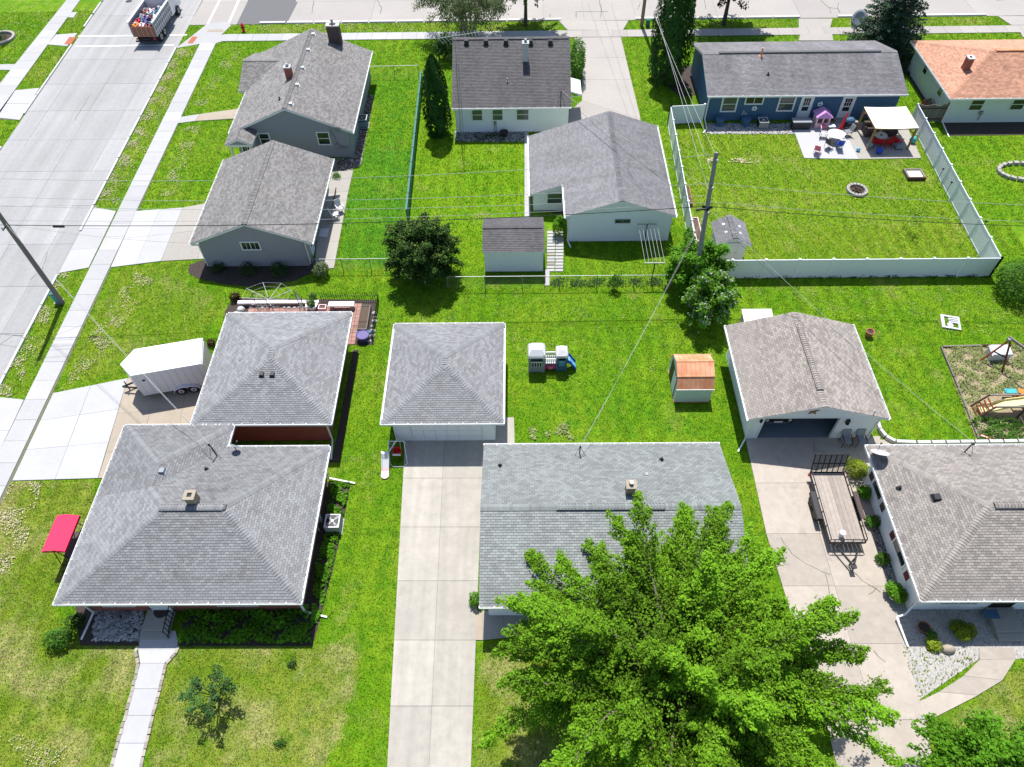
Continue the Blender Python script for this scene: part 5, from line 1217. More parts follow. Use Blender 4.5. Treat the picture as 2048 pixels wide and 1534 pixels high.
# ------------------------------------------------------------------ loose stones, fluff and ground cover
def scatter_poly(poly, n):
    xs_, ys_ = [p[0] for p in poly], [p[1] for p in poly]; X = RNG.uniform(min(xs_), max(xs_), n); Y = RNG.uniform(min(ys_), max(ys_), n); k = inside(poly, X, Y); return X[k], Y[k]
OCT = np.array([(1, 0, 0), (0, 1, 0), (-1, 0, 0), (0, -1, 0), (0, 0, 1)], float); OCF = np.array([(0, 1, 4), (1, 2, 4), (2, 3, 4), (3, 0, 4)])
def pebbles(name, label, poly, n, s, mat, z=.02, flat=.6):
    X, Y = scatter_poly(poly, n); n = len(X); sz = s * RNG.uniform(.5, 1.3, n); th = RNG.uniform(0, 6.28, n)
    sx_ = sz * RNG.uniform(.7, 1.3, n); V = np.zeros((n, 5, 3)); c_, s_ = np.cos(th)[:, None], np.sin(th)[:, None]
    px_, py_ = OCT[None, :, 0] * sx_[:, None], OCT[None, :, 1] * sz[:, None]
    V[..., 0] = X[:, None] + px_ * c_ - py_ * s_; V[..., 1] = Y[:, None] + px_ * s_ + py_ * c_; V[..., 2] = z + OCT[None, :, 2] * sz[:, None] * flat
    F = (OCF[None] + (np.arange(n) * 5)[:, None, None]).reshape(-1, 3)
    o = arrmesh(name, V.reshape(-1, 3), F, mat, kind='stuff', rnd=np.repeat(RNG.random(n), 5)); tag(o, label); return o
pebbles('gravel', 'pale river gravel filling the bed in front of the right hand house', P2([(1745, 1060), (1820, 1215), (2060, 1212), (2060, 1316), (2031, 1318), (2026, 1296), (1957, 1296), (1958, 1318), (1836, 1401)]), 17000, .04, MT['stone_w'])
pebbles('gravel', 'grey gravel strip along the wall of the right hand house', P2([(1690, 955), (1745, 950), (1800, 1190), (1775, 1190), (1700, 1000)]), 4200, .04, MT['stone'])
pebbles('gravel', 'round grey stones in the bed left of the brick house stoop', P2([(190, 1215), (290, 1215), (281, 1282), (185, 1282)]), 900, .09, MT['stone_w'])
pebbles('gravel', 'grey gravel under the windows of the small white house', P2([(910, 262), (1052, 262), (1052, 283), (910, 283)]), 1500, .07, MT['stone'])
pebbles('gravel', 'grey gravel along the foot of the navy house', P2([(1412, 247), (1592, 247), (1592, 268), (1414, 268)]), 2400, .08, MT['stone'])
pebbles('gravel', 'dark gravel beside the grey house', P2([(705, 312), (735, 190), (748, 190), (722, 330), (690, 345), (640, 350), (640, 325)]), 1800, .07, MT['stone'])
pebbles('mulch', 'dark wood chips in the bed below the grey garage', P2([(402, 521), (379, 530), (377, 545), (393, 556), (450, 569), (512, 574), (590, 561), (630, 543), (640, 520)]), 2500, .06, MT['soil_dark'])
def fluff(label, pts, n, s=.05):
    n, s = int(n * 2.4), s * .74
    X, Y = scatter_poly(P2(pts), n); k = free(X, Y, PAVED); X, Y = X[k], Y[k]; nz = np.sin(X * 2.1 + np.sin(Y * 1.7) * 2) + np.sin(Y * 2.7 + np.sin(X * 1.3) * 2); k = nz > RNG.uniform(-.6, 1.6, len(X)); X, Y = X[k], Y[k]; n = len(X)
    sz = s * RNG.uniform(.5, 1.3, n); th = RNG.uniform(0, 6.28, n); h = RNG.uniform(.05, .11, n); V = np.zeros((n, 4, 3))
    for i in range(4): a = th + i * pi / 2; V[:, i] = np.stack([X + np.cos(a) * sz, Y + np.sin(a) * sz, h + RNG.uniform(-.02, .02, n)], 1)
    tag(arrmesh('dandelions', V.reshape(-1, 3), np.arange(4 * n).reshape(-1, 4), MT['fluff'], kind='stuff', rnd=np.repeat(RNG.random(n), 4)), label)
fluff('straw coloured dandelion fluff along the kerb of the verge', [(355, 99), (375, 96), (208, 419), (190, 414)], 2600)
fluff('dandelion fluff scattered over the verge by the wide street', [(355, 99), (398, 90), (234, 421), (190, 414)], 1500)
fluff('fluff and bare patches on the verge by the leaning pole', [(118, 549), (140, 546), (28, 798), (0, 790), (0, 778)], 1500)
fluff('dandelion fluff in a band down the corner lawn', [(465, 95), (485, 100), (400, 230), (370, 225)], 1100); fluff('dandelion fluff in a band below the entry walk', [(372, 255), (402, 252), (350, 390), (320, 395)], 900)
fluff('dandelion fluff on the lawn left of the white trailer', [(270, 545), (310, 560), (220, 690), (160, 760), (120, 780), (200, 640)], 1700)
fluff('dandelion fluff on the lawn at the far left', [(20, 965), (85, 965), (60, 1070), (0, 1180), (0, 1010)], 1300)
fluff('fluff on the lawns across the wide street', [(0, 0), (130, 0), (40, 125), (0, 125)], 900)
fluff('white clover dots over the back lawn', [(760, 585), (1300, 590), (1450, 720), (1030, 800), (760, 640)], 1200, .035)
fluff('white clover dots on the lawn by the vinyl fence', [(1460, 575), (2040, 575), (2040, 680), (1740, 650)], 1300, .035)
fluff('fluff on the cross street verge', [(500, 46), (870, 44), (870, 64), (500, 66)], 700, .06)

fluff('pale line of dead grass below the grey pole in the fenced yard', [(1416, 317), (1518, 319), (1518, 327), (1428, 326), (1424, 350), (1412, 350)], 900, .08)
fluff('bare straw patch in the lower left corner of the front lawn', [(-20, 1468), (110, 1474), (160, 1512), (60, 1545), (-20, 1545)], 420, .04)
t_ = [tuple(at(1085 + RNG.uniform(-30, 60), 860 + RNG.uniform(-10, 22))[:2]) for _ in range(10)]
def rosettes(label, spots, s, mat):
    PP = np.vstack([np.array((x, y, .06)) + RNG.normal(0, .13, (26, 3)) * np.array([1, 1, .2]) for x, y in spots]); PP[:, 2] = np.abs(PP[:, 2]) + .02; V, F = leaf_quads(PP, unit(len(PP)) * .5 + np.array([0, 0, 1.]), s); o = arrmesh('weeds', V, F, MT[mat], kind='stuff', rnd=np.repeat(RNG.random(len(PP)), 4)); tag(o, label)
# ------------------------------------------------------------------ trees, shrubs and plants
def unit(n):
    d = RNG.normal(size=(n, 3)); return d / np.linalg.norm(d, axis=1)[:, None]
def leaf_quads(P_, Nn, s, asp=.62, axis=None):
    n = len(P_); Nn = Nn / np.maximum(np.linalg.norm(Nn, axis=1), 1e-6)[:, None]
    t_ = unit(n) if axis is None else axis + unit(n) * .7
    t_ = t_ - Nn * (t_ * Nn).sum(1)[:, None]; t_ /= np.maximum(np.linalg.norm(t_, axis=1), 1e-6)[:, None]; b_ = np.cross(Nn, t_)
    s = s * RNG.uniform(.65, 1.3, n) if np.isscalar(s) else s; s = s[:, None]
    V = np.stack([P_ - t_ * s * .5, P_ + b_ * s * asp * .5 - Nn * s * .08, P_ + t_ * s * .5 - Nn * s * .1, P_ - b_ * s * asp * .5 - Nn * s * .08], 1).reshape(-1, 3)
    return V, np.arange(4 * n).reshape(-1, 4)
def foliage(parent, name, P_, Nn, s, mat, rnd=None, axis=None, asp=.62, clump=.5):
    V, F = leaf_quads(P_, Nn, s, asp, axis); n = len(P_)
    r = RNG.random(n) if rnd is None else rnd
    q = P_ * 1.7; cl = .5 + .5 * np.sin(q[:, 0] * 1.3 + np.sin(q[:, 1] * 1.9) * 1.5) * np.sin(q[:, 1] * 1.1 + q[:, 2] * 1.7)
    r = np.clip(r * (1 - clump) + cl * clump, 0, 1)
    return arrmesh(name, V, F, mat, parent, rnd=np.repeat(r, 4))
rosettes('pale leafy weeds on the lawn above the grey green house', t_, .17, 'lf_pale')
def blob(n, c, rx, ry, rz, lobes=9, bump=.35, inner=.5, low=-.75):
    """points through a lumpy ellipsoid, thickest near its skin; with outward normals"""
    d = unit(int(n * 1.5)); d = d[d[:, 2] > low][:n]; n = len(d); L = unit(lobes); k = (d @ L.T).max(1); rr = 1 - bump + bump * np.clip((k - .3) / .6, 0, 1) ** 1.3; rr *= 1 + .12 * (d @ unit(1)[0])
    rad = (inner + (1 - inner) * RNG.random(n) ** .45) * rr * RNG.uniform(.93, 1.05, n)
    P_ = np.array(c) + d * rad[:, None] * np.array([rx, ry, rz]); return P_, d + np.array([0, 0, .55]) + unit(n) * .75
def shrub(name, label, cat, x, y, r, h, n, s, mat, group=None, rz=None, ry=None, lobes=6, bump=.5, stems=4, part='foliage', lean=0, low=-.8, extra=None):
    t = thing(name, label, cat, (x, y, 0), group=group); rz = h / 2; P_, N_ = blob(n, (x, y, h - rz), r, ry or r, rz, lobes, bump, .45, low)
    P_[:, 2] = np.maximum(P_[:, 2], .03); foliage(t, part, P_, N_, s, MT[mat])
    mb = MB()
    for k in range(stems): a = k * 2 * pi / stems + random.random(); mb.tube((x + cos(a) * .05, y + sin(a) * .05, 0), (x + cos(a) * r * .5, y + sin(a) * r * .5, h * .6), max(.015, r * .03), 5, .008)
    mb.build('stem', MT['twig'], t)
    if extra: P2_, N2_ = blob(int(n * extra[1]), (x, y, h - rz), r * 1.03, (ry or r) * 1.03, rz * 1.03, lobes, bump, .93, -.2); foliage(t, 'blossoms', P2_, N2_, s * extra[2], MT[extra[0]])
    return t
def plume_tree(label, x, y, zc, rx, ry, rz, trunk_h, nplume, nleaf, s, mat, low=-.35, seed=3, plume=(.34, 1.05), w=.42, group=None, fill=.25, name='tree', droop=.25, shift=(0, 0), yel=.3):
    """trunk, limbs and feathery leaf sprays that point outwards"""
    rg = np.random.default_rng(seed); t = thing(name, label, 'tree', (x, y, 0), group=group); c = np.array([x + shift[0], y + shift[1], zc]); mb = MB(); tw = MB()
    MB().tube((x, y, -.1), (x + shift[0] * .3, y + shift[1] * .3, trunk_h), .26 * rx / 7 + .09, 12, .17 * rx / 7 + .06).build('trunk', MT['bark'], t)
    PP, NN, AX, RR = [], [], [], []; gold = pi * (3 - sqrt(5)); i = 0; k = 0; lb = []
    base = Vector((x + shift[0] * .3, y + shift[1] * .3, trunk_h))
    for j in range(9):
        a = j * 2 * pi / 9 + rg.uniform(-.3, .3); e = rg.uniform(.35, 1.1); q = Vector(c + np.array([cos(a) * cos(e) * rx, sin(a) * cos(e) * ry, sin(e) * rz]) * .5); mb.tube(base - Vector((0, 0, .2)), q, .11 * rx / 7 + .03, 7, .05); lb.append(q)
    while k < nplume:
        zz = 1 - (i + .5) / nplume * (1 - low) * 1.0; i += 1
        if zz < low: break
        a = i * gold; rh = sqrt(max(0, 1 - zz * zz)); d = np.array([cos(a) * rh, sin(a) * rh, zz]) + rg.normal(0, .12, 3); d /= np.linalg.norm(d)
        R = np.array([rx, ry, rz]); r0, r1 = plume[0] + rg.uniform(-.05, .2), plume[1] * rg.uniform(.74, 1.16)
        p0, p1 = c + d * R * r0, c + d * R * r1; side = np.cross(d, (0, 0, 1.)); side /= max(np.linalg.norm(side), 1e-6); bend = side * rg.normal(0, .5) + np.array([0, 0, rg.uniform(.1, .6)])
        m = int(nleaf * rg.uniform(.75, 1.25)); u = rg.random(m) ** .85; ax = p0[None] * (1 - u[:, None]) + p1[None] * u[:, None] + bend[None] * (4 * u * (1 - u))[:, None]
        ax[:, 2] -= droop * u ** 2 * 1.2; ww = w * (.22 + 1.0 * np.sin(np.clip(1.04 - u, .0, 1) * 1.7)) * (rx / 7) ** .6
        off = rg.normal(size=(m, 3)) * .5; off[:, 2] *= .6; P_ = ax + off * ww[:, None]; PP.append(P_); dd = (p1 - p0) / np.linalg.norm(p1 - p0)
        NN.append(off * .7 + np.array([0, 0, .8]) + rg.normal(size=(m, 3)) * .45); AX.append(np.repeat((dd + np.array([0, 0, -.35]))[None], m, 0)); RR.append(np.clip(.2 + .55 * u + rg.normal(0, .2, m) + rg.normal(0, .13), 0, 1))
        q = min(lb, key=lambda v: (v - Vector(p0)).length); tw.tube(q, Vector(p0), .035, 5, .02); tw.tube(Vector(p0), Vector(ax[np.argmax(u)]), .02, 5, .006); k += 1
    P_ = np.vstack(PP); foliage(t, 'crown', P_, np.vstack(NN), s, MT[mat], np.concatenate(RR), np.vstack(AX), clump=.2)
    if fill: nf = int(len(P_) * fill); F_, N_ = blob(nf, c, rx * .8, ry * .8, rz * .8, 16, .25, .35, low); foliage(t, 'inner_leaves', F_, N_, s, MT[mat], None)
    mb.build('limb', MT['bark'], t); tw.build('twig', MT['twig'], t); return t

def bough_tree(name, label, cat, x, y, zc, rx, ry, rz, trunk_h, nb, nsub, nleaf, s, mat, low=-.3, seed=3, reach=(.68, 1.2), sub=1.5, w=.2, shift=(0, 0), blossom=None, fill=.15):
    """separate boughs, each a spray of drooping side shoots; gaps stay between the boughs"""
    rg = np.random.default_rng(seed); t = thing(name, label, cat, (x, y, 0)); c = np.array([x + shift[0], y + shift[1], zc]); R = np.array([rx, ry, rz]); base = Vector((x + shift[0] * .3, y + shift[1] * .3, trunk_h))
    MB().tube((x, y, -.1), base, .05 * rx + .02, 12, .03 * rx + .02).build('trunk', MT['bark'], t); mb = MB(); tw = MB(); PP, NN, AX, RR = [], [], [], []; gold = pi * (3 - sqrt(5))
    for i in range(nb):
        zz = 1 - (i + .5) / nb * (1 - low); a = i * gold + rg.uniform(-.5, .5); rh = sqrt(max(0, 1 - zz * zz)); d = np.array([cos(a) * rh, sin(a) * rh, zz]) + rg.normal(0, .14, 3); d /= np.linalg.norm(d)
        p0 = c + d * R * .22; p1 = c + d * R * rg.uniform(*reach) * (1.0 - .12 * (zz > .8)); p1[2] = max(p1[2], .6); ax = p1 - p0; L = np.linalg.norm(ax); ax /= L
        side = np.cross(ax, (0, 0, 1.)); side /= max(1e-6, np.linalg.norm(side)); upv = np.cross(side, ax); tone = rg.normal(0, .16); bend = side * rg.normal(0, .07) * L + np.array([0, 0, .1 * L])
        curve = lambda u: p0 + ax * L * u + bend * 4 * u * (1 - u)
        mb.tube(base - Vector((0, 0, .15)), Vector(curve(.1)), .018 * rx, 6, .012 * rx)
        for k in range(6): tw.tube(Vector(curve(.1 + k * .15)), Vector(curve(.25 + k * .15)), (.009 - .0012 * k) * rx, 5, (.0078 - .0012 * k) * rx, caps=False)
        for j in range(nsub):
            u = .24 + .76 * (j + rg.random() * .6) / nsub; sg = 1 if j % 2 else -1; q0 = curve(u); dd = ax * rg.uniform(.5, .9) + side * sg * rg.uniform(.35, .95) * (1.2 - 1.0 * u) + upv * rg.uniform(-.25, .5); dd /= np.linalg.norm(dd); sl_ = sub * rg.uniform(.6, 1.2) * (1.25 - .8 * u)
            m = int(nleaf * rg.uniform(.7, 1.3)); v = rg.random(m) ** .8; off = rg.normal(size=(m, 3)) * .5; ww = w * (.35 + 1.1 * np.sin(np.clip(1.03 - v, 0, 1) * 1.8)); P_ = q0 + dd * (v * sl_)[:, None] + off * ww[:, None]; P_[:, 2] -= .22 * v ** 2 * sl_
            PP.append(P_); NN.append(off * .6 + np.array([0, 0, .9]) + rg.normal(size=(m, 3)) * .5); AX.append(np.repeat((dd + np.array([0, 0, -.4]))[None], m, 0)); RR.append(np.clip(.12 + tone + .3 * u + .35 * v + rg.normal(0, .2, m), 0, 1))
            if j % 3 == 0: tw.tube(Vector(q0), Vector(q0 + dd * sl_ * .75), .006 * rx * .5, 4, .004, caps=False)
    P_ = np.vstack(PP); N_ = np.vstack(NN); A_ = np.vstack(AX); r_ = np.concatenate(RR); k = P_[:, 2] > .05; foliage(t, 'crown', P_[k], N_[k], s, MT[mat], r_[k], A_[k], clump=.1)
    if blossom: k = RNG.random(len(P_)) < blossom[1]; k &= (np.concatenate(RR) > .45); foliage(t, 'blossoms', P_[k] + np.array([0, 0, .05]), N_[k], s * .9, MT[blossom[0]])
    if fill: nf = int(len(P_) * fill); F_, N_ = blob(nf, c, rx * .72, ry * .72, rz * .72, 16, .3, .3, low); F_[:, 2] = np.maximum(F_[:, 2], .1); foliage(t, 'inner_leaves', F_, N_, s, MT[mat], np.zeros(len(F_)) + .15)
    mb.build('limb', MT['bark'], t); tw.build('twig', MT['twig'], t); return t
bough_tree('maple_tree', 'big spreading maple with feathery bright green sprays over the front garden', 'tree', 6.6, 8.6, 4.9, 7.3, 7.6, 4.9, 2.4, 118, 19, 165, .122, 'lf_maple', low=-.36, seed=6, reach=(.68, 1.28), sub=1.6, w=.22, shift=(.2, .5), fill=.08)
p = at(1990, 1560, 4); plume_tree('bright green young tree cut by the lower right corner of the photo', p.x, p.y - .4, 3.3, 3.3, 3.0, 2.6, 1.6, 120, 240, .16, 'lf_bright', low=-.3, seed=9, w=.75, plume=(.4, 1.0), fill=.5)
p = at(440, 1400); bough_tree('sapling', 'small sparse blue green tree alone on the dry front lawn', 'tree', p.x, p.y, 1.5, 1.3, 1.05, .9, .9, 13, 6, 22, .12, 'lf_blue', low=-.3, seed=12, reach=(.6, 1.25), sub=.5, w=.16, fill=0)
bough_tree('tree', 'rounded dark green tree with light tips by the chain link fence', 'tree', -7.0, 39.8, 2.55, 2.4, 2.3, 2.35, 1.0, 80, 11, 58, .15, 'lf_dark', low=-.9, seed=31, reach=(.8, 1.18), sub=.85, w=.26, blossom=('lf_yel', .13), fill=.3)
# the lilac clump round the middle pole
bough_tree('lilac_bush', 'leafy light green bush growing around the foot of the middle pole', 'bush', 12.7, 38.4, 2.3, 2.2, 2.0, 2.4, .7, 34, 10, 45, .19, 'lf_bright', low=-.8, seed=21, reach=(.7, 1.2), sub=.8, w=.3)
bough_tree('lilac_bush', 'white flowering lilac in front of the middle pole', 'bush', 13.3, 35.2, 2.1, 1.7, 1.7, 2.2, .6, 30, 10, 46, .18, 'lf_bright', low=-.85, seed=23, reach=(.7, 1.2), sub=.7, w=.28, blossom=('flower_w', .2))
# columns and conifers at the back
def column(label, x, y, r, h, n, s, mat='lf_arb', name='arborvitae'):
    t = thing(name, label, 'conifer', (x, y, 0)); u = RNG.random(n) ** .8; a = RNG.uniform(0, 2 * pi, n); prof = r * np.minimum(1, np.sqrt(np.maximum(0, 1 - u) * 2.2)) * (.82 + .18 * np.sin(a * 5 + u * 9)) * (.75 + .25 * np.minimum(1, u * 8))
    rr = prof * (.72 + .3 * RNG.random(n) ** .5); P_ = np.stack([x + np.cos(a) * rr, y + np.sin(a) * rr, .1 + u * h], 1)
    N_ = np.stack([np.cos(a), np.sin(a), .35 * np.ones(n)], 1) + unit(n) * .5; foliage(t, 'foliage', P_, N_, s, MT[mat], axis=np.repeat(np.array([[0, 0, 1.]]), n, 0), asp=.5, clump=.35); MB().tube((x, y, 0), (x, y, h * .9), r * .12, 8, .03).build('trunk', MT['bark'], t); return t
column('slender dark arborvitae column at the corner of the white house', -7.1, 58.4, 1.3, 7.3, 6500, .3); 
column('huge broad arborvitae between the driveway and the navy house', 14.6, 67.0, 2.1, 11, 11000, .34)
t = thing('spruce_tree', 'big blue green spruce in front of the orange roofed house', 'conifer', (37.4, 72.2, 0)); PP, NN = [], []; rg = np.random.default_rng(4); mb = MB()
for lv in range(17):
    z = .5 + lv * .62; R = 4.3 * (1 - lv / 18.5); nb_ = max(6, int(22 * (1 - lv / 22)))
    for b in range(nb_):
        a = b * 2 * pi / nb_ + rg.uniform(-.2, .2) + lv; L = R * rg.uniform(.8, 1.1); m = int(55 * L); u = rg.random(m); sp_ = .36 * (1.1 - u) * L ** .5
        px_ = u * L; P_ = np.stack([37.4 + np.cos(a) * px_, 72.2 + np.sin(a) * px_, z - .25 * u * L + .18 * u * u * L], 1) + rg.normal(size=(m, 3)) * np.stack([sp_, sp_, sp_ * .35], 1); PP.append(P_); NN.append(np.stack([np.cos(a) * np.ones(m) * .4, np.sin(a) * np.ones(m) * .4, np.ones(m)], 1) + rg.normal(size=(m, 3)) * .5)
        if lv % 2 == 0: mb.tube((37.4, 72.2, z), (37.4 + cos(a) * L, 72.2 + sin(a) * L, z - .1 * L), .04, 5, .01)
foliage(t, 'needles', np.vstack(PP), np.vstack(NN), .2, MT['lf_spruce'], clump=.25); mb.build('branch', MT['bark'], t); MB().tube((37.4, 72.2, 0), (37.4, 72.2, 11), .28, 9, .03).build('trunk', MT['bark'], t)
# loose multi-stemmed tree by the street
x, y = -5.0, 76.3; t = thing('tree', 'pale multi-stemmed tree with drooping grey green leaves behind the white house', 'tree', (x, y, 0)); mb = MB(); PP = []; rg = np.random.default_rng(8)
for k in range(6):
    a = k * 1.05 + .3; b1 = Vector((x + cos(a) * .3, y + sin(a) * .2, 0)); b2 = Vector((x + cos(a) * 1.4, y + sin(a) * .9, 3.4)); b3 = Vector((x + cos(a) * 4.2, y + sin(a) * 2.2, 6.0)); mb.tube(b1, b2, .13, 7, .09); mb.tube(b2, b3, .09, 7, .03)
    for q in range(24): c_ = np.array(b2.lerp(b3, rg.random())) - (0, 0, rg.uniform(0, 1.2)) + rg.normal(0, .9, 3) * np.array([1, 1, .5]); L = rg.uniform(.8, 1.9); m = 120; u = rg.random(m); PP.append(c_ + np.stack([rg.normal(0, .3, m) + u * .5 * cos(a), rg.normal(0, .3, m) + u * .4 * sin(a), -u * L + .3], 1))
P_ = np.vstack(PP); foliage(t, 'leaves', P_, unit(len(P_)) + np.array([0, 0, .5]), .24, MT['lf_grey'], axis=np.repeat(np.array([[0, 0, -1.]]), len(P_), 0), asp=.4); mb.build('trunk', MT['bark_p'], t)
for lab, x, y, r, zc, mt in (('street tree with dark trunk on the verge right of the white house', 1.0, 78.55, 3.6, 6.3, 'lf_mid'), ('street tree on the verge behind the navy house', 22.3, 78.2, 4.4, 6.8, 'lf_dkred')):
    plume_tree(lab, x, y, zc - .6, r, r, 3.0, 2.6, 80, 160, .26, mt, low=-.9, seed=int(x) + 40, w=.8, fill=.8, group='street trees on the north verge')
shrub('bush', 'tall leafy bush against the right wall of the white house', 'bush', 5.8, 68.0, 1.15, 3.6, 2600, .22, 'lf_mid', ry=2.8, stems=5); shrub('bush', 'dark bush behind the left corner of the white house', 'bush', -7.0, 71.5, 1.4, 3.0, 1500, .25, 'lf_dark')
shrub('bush', 'dense round bush outside the vinyl fence corner', 'bush', 36.3, 37.6, 2.0, 2.7, 4200, .16, 'lf_mid', lobes=16)
p = at(645, 551); shrub('dwarf_conifer', 'small grey green round conifer at the corner of the grey garage', 'shrub', p.x, p.y, .72, 1.5, 1500, .12, 'lf_grey'); p = at(1227, 577); shrub('sapling', 'thin young shrub growing through the chain link fence', 'shrub', p.x, p.y, .55, 1.7, 420, .13, 'lf_mid')
p = at(1117, 470); shrub('bush', 'upright light green bush between the white shed and garage', 'bush', p.x, p.y, .6, 2.0, 1100, .14, 'lf_bright')
for lab, px, py, r, h, mt, n in (('yellow green shrub at the head of the trailer', 1710, 945, .75, 1.35, 'lf_yel', 1500), ('green shrub between the trailer and the white wall', 1727, 992, .5, .8, 'lf_bright', 800), ('dark green shrub halfway along the white wall', 1742, 1048, .5, .7, 'lf_mid', 800), ('small dark shrub below the maroon shutters', 1763, 1120, .42, .6, 'lf_mid', 600), ('big rounded shrub at the corner of the right hand house', 1783, 1193, .68, 1.0, 'lf_bright', 1500),
                               ('feathery yellow green shrub left of the right hand stoop', 1922, 1266, .68, .8, 'lf_yel', 1300), ('low yellow shrub at the edge of the gravel bed', 1861, 1292, .5, .45, 'lf_yel', 700), ('dark low shrub in the shaded gravel', 1862, 1275, .35, .4, 'lf_mid', 300), ('spreading shrub at the left corner of the brick house', 125, 1278, .75, 1.0, 'lf_mid', 1400), ('light green shrub at the corner of the green roofed house', 951, 1207, .42, 1.0, 'lf_bright', 600),
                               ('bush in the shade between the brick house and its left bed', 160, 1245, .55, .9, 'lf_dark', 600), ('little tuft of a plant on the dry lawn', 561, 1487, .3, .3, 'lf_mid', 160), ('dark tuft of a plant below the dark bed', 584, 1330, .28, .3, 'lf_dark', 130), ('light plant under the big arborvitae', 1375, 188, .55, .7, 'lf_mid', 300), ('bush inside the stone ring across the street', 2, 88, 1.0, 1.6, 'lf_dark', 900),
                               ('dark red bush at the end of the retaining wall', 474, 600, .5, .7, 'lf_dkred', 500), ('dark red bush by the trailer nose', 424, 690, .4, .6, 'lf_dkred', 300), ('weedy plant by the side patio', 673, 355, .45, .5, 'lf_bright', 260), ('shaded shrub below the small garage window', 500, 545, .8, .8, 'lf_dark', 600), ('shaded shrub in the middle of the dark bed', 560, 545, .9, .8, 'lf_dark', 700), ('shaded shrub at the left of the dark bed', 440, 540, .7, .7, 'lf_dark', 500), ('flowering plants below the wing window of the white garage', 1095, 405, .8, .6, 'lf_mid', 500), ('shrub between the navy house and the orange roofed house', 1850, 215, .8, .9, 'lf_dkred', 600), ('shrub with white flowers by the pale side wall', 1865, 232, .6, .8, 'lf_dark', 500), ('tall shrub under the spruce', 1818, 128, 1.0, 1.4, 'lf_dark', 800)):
    p = at(px, py); shrub('shrub', lab, 'shrub', p.x, p.y, r, h, n, .12 if n > 250 else .1, mt, stems=4)
def ground_cover(label, pts, n, s, mat, h=.35, name='ground_cover'):
    X, Y = scatter_poly(P2(pts), n); n = len(X); k = np.sin(X * 4.3 + np.sin(Y * 3.1) * 2) + np.sin(Y * 5.1 + np.sin(X * 2.3) * 2) > RNG.uniform(-1.9, 1.0, n); X, Y = X[k], Y[k]; n = len(X); hh = h * (.4 + .6 * (.5 + .5 * np.sin(X * 3.1) * np.sin(Y * 2.7))) * RNG.uniform(.3, 1, n); P_ = np.stack([X, Y, .03 + hh], 1); o = foliage(None, name, P_, unit(n) * .8 + np.array([0, 0, 1.]), s, MT[mat]); o['kind'] = 'stuff'; tag(o, label)
ground_cover('hostas and weeds along the right wall of the brick house', [(662, 968), (700, 966), (686, 1040), (666, 1130), (640, 1236), (622, 1260), (634, 1130), (650, 1080)], 5200, .17, 'lf_bright'); ground_cover('shaded plants below the front wall of the brick house', [(372, 1215), (618, 1215), (624, 1288), (362, 1289)], 5000, .19, 'lf_bright', .5)
ground_cover('weeds and grass tufts over the garden plot', [(1881, 696), (2060, 692), (2060, 790), (1925, 790)], 9000, .12, 'lf_pale', .25); ground_cover('weeds along the low edge of the garden plot', [(1940, 840), (1990, 835), (2060, 850), (2060, 886), (1956, 886)], 2600, .15, 'lf_mid', .4); ground_cover('pale green weeds around the play set', [(1910, 780), (1960, 790), (1955, 850), (1935, 850)], 900, .12, 'lf_pale', .25)
ground_cover('small plants in the gravel by the window wall', [(950, 270), (1010, 270), (1010, 282), (950, 282)], 400, .15, 'lf_dark'); ground_cover('weeds at the edges of the pale gravel bed', [(1800, 1290), (1950, 1300), (1958, 1316), (1836, 1400)], 500, .1, 'lf_yel', .15)
ground_cover('tall grass along the vinyl fence base', [(1450, 552), (1985, 549), (1985, 556), (1450, 559)], 2200, .12, 'lf_dark', .25); ground_cover('rough grass along the chain link fence', [(1100, 560), (1325, 558), (1325, 572), (1100, 574)], 1300, .14, 'lf_dark', .3)
t = thing('sapling', 'tiny bent sapling in the fenced yard', 'tree', tuple(at(1802, 464))); p = at(1802, 464); MB().path([p, p + Vector((.1, .05, .7)), p + Vector((.5, .15, 1.5)), p + Vector((1.0, .2, 1.8))], .025, 6).build('trunk', MT['bark'], t); foliage(t, 'leaves', np.array(p) + np.array([.7, .15, 1.6]) + RNG.normal(0, .3, (150, 3)), unit(150), .13, MT['lf_mid'])
# ------------------------------------------------------------------ fences, poles and wires
def posts(t, pts, h, r, mat, name='post', cap=False, sq=False):
    for p in pts:
        mb = MB()
        if sq: mb.box(p[0] - r, p[0] + r, p[1] - r, p[1] + r, 0, h); mb.box(p[0] - r * 1.25, p[0] + r * 1.25, p[1] - r * 1.25, p[1] + r * 1.25, h, h + .04)
        else: mb.tube((p[0], p[1], 0), (p[0], p[1], h), r, 8)
        mb.build(name, MT[mat], t)
def chainlink(label, a, b, n, h=1.2):
    t = thing('chain_link_fence', label, 'fence', (a[0], a[1], 0)); A = Vector((a[0], a[1], 0)); B = Vector((b[0], b[1], 0)); L = (B - A).length; d = (B - A) / L
    posts(t, [A.lerp(B, k / n) for k in range(n + 1)], h + .05, .032, 'steel'); MB().tube(A + Vector((0, 0, h)), B + Vector((0, 0, h)), .026, 7).build('top_rail', MT['steel'], t)
    mb = MB(); st_ = .2; k = -h
    while k < L:
        for s_ in (1, -1):
            u0, u1 = (k, k + h) if s_ > 0 else (k + h, k); z0, z1 = 0.03, h; v0, v1 = max(0, min(L, u0)), max(0, min(L, u1))
            if abs(v1 - v0) > .02: f0, f1 = (v0 - u0) / (u1 - u0), (v1 - u0) / (u1 - u0); mb.tube(A + d * v0 + Vector((0, 0, z0 + (z1 - z0) * f0)), A + d * v1 + Vector((0, 0, z0 + (z1 - z0) * f1)), 0.0022, 3, caps=False)
        k += st_
    mb.build('wire_mesh', MT['steel'], t, kind='stuff'); return t
chainlink('chain link fence between the grey garage and the round dark tree', (-15.4, 40.45), (-9.0, 40.45), 3)
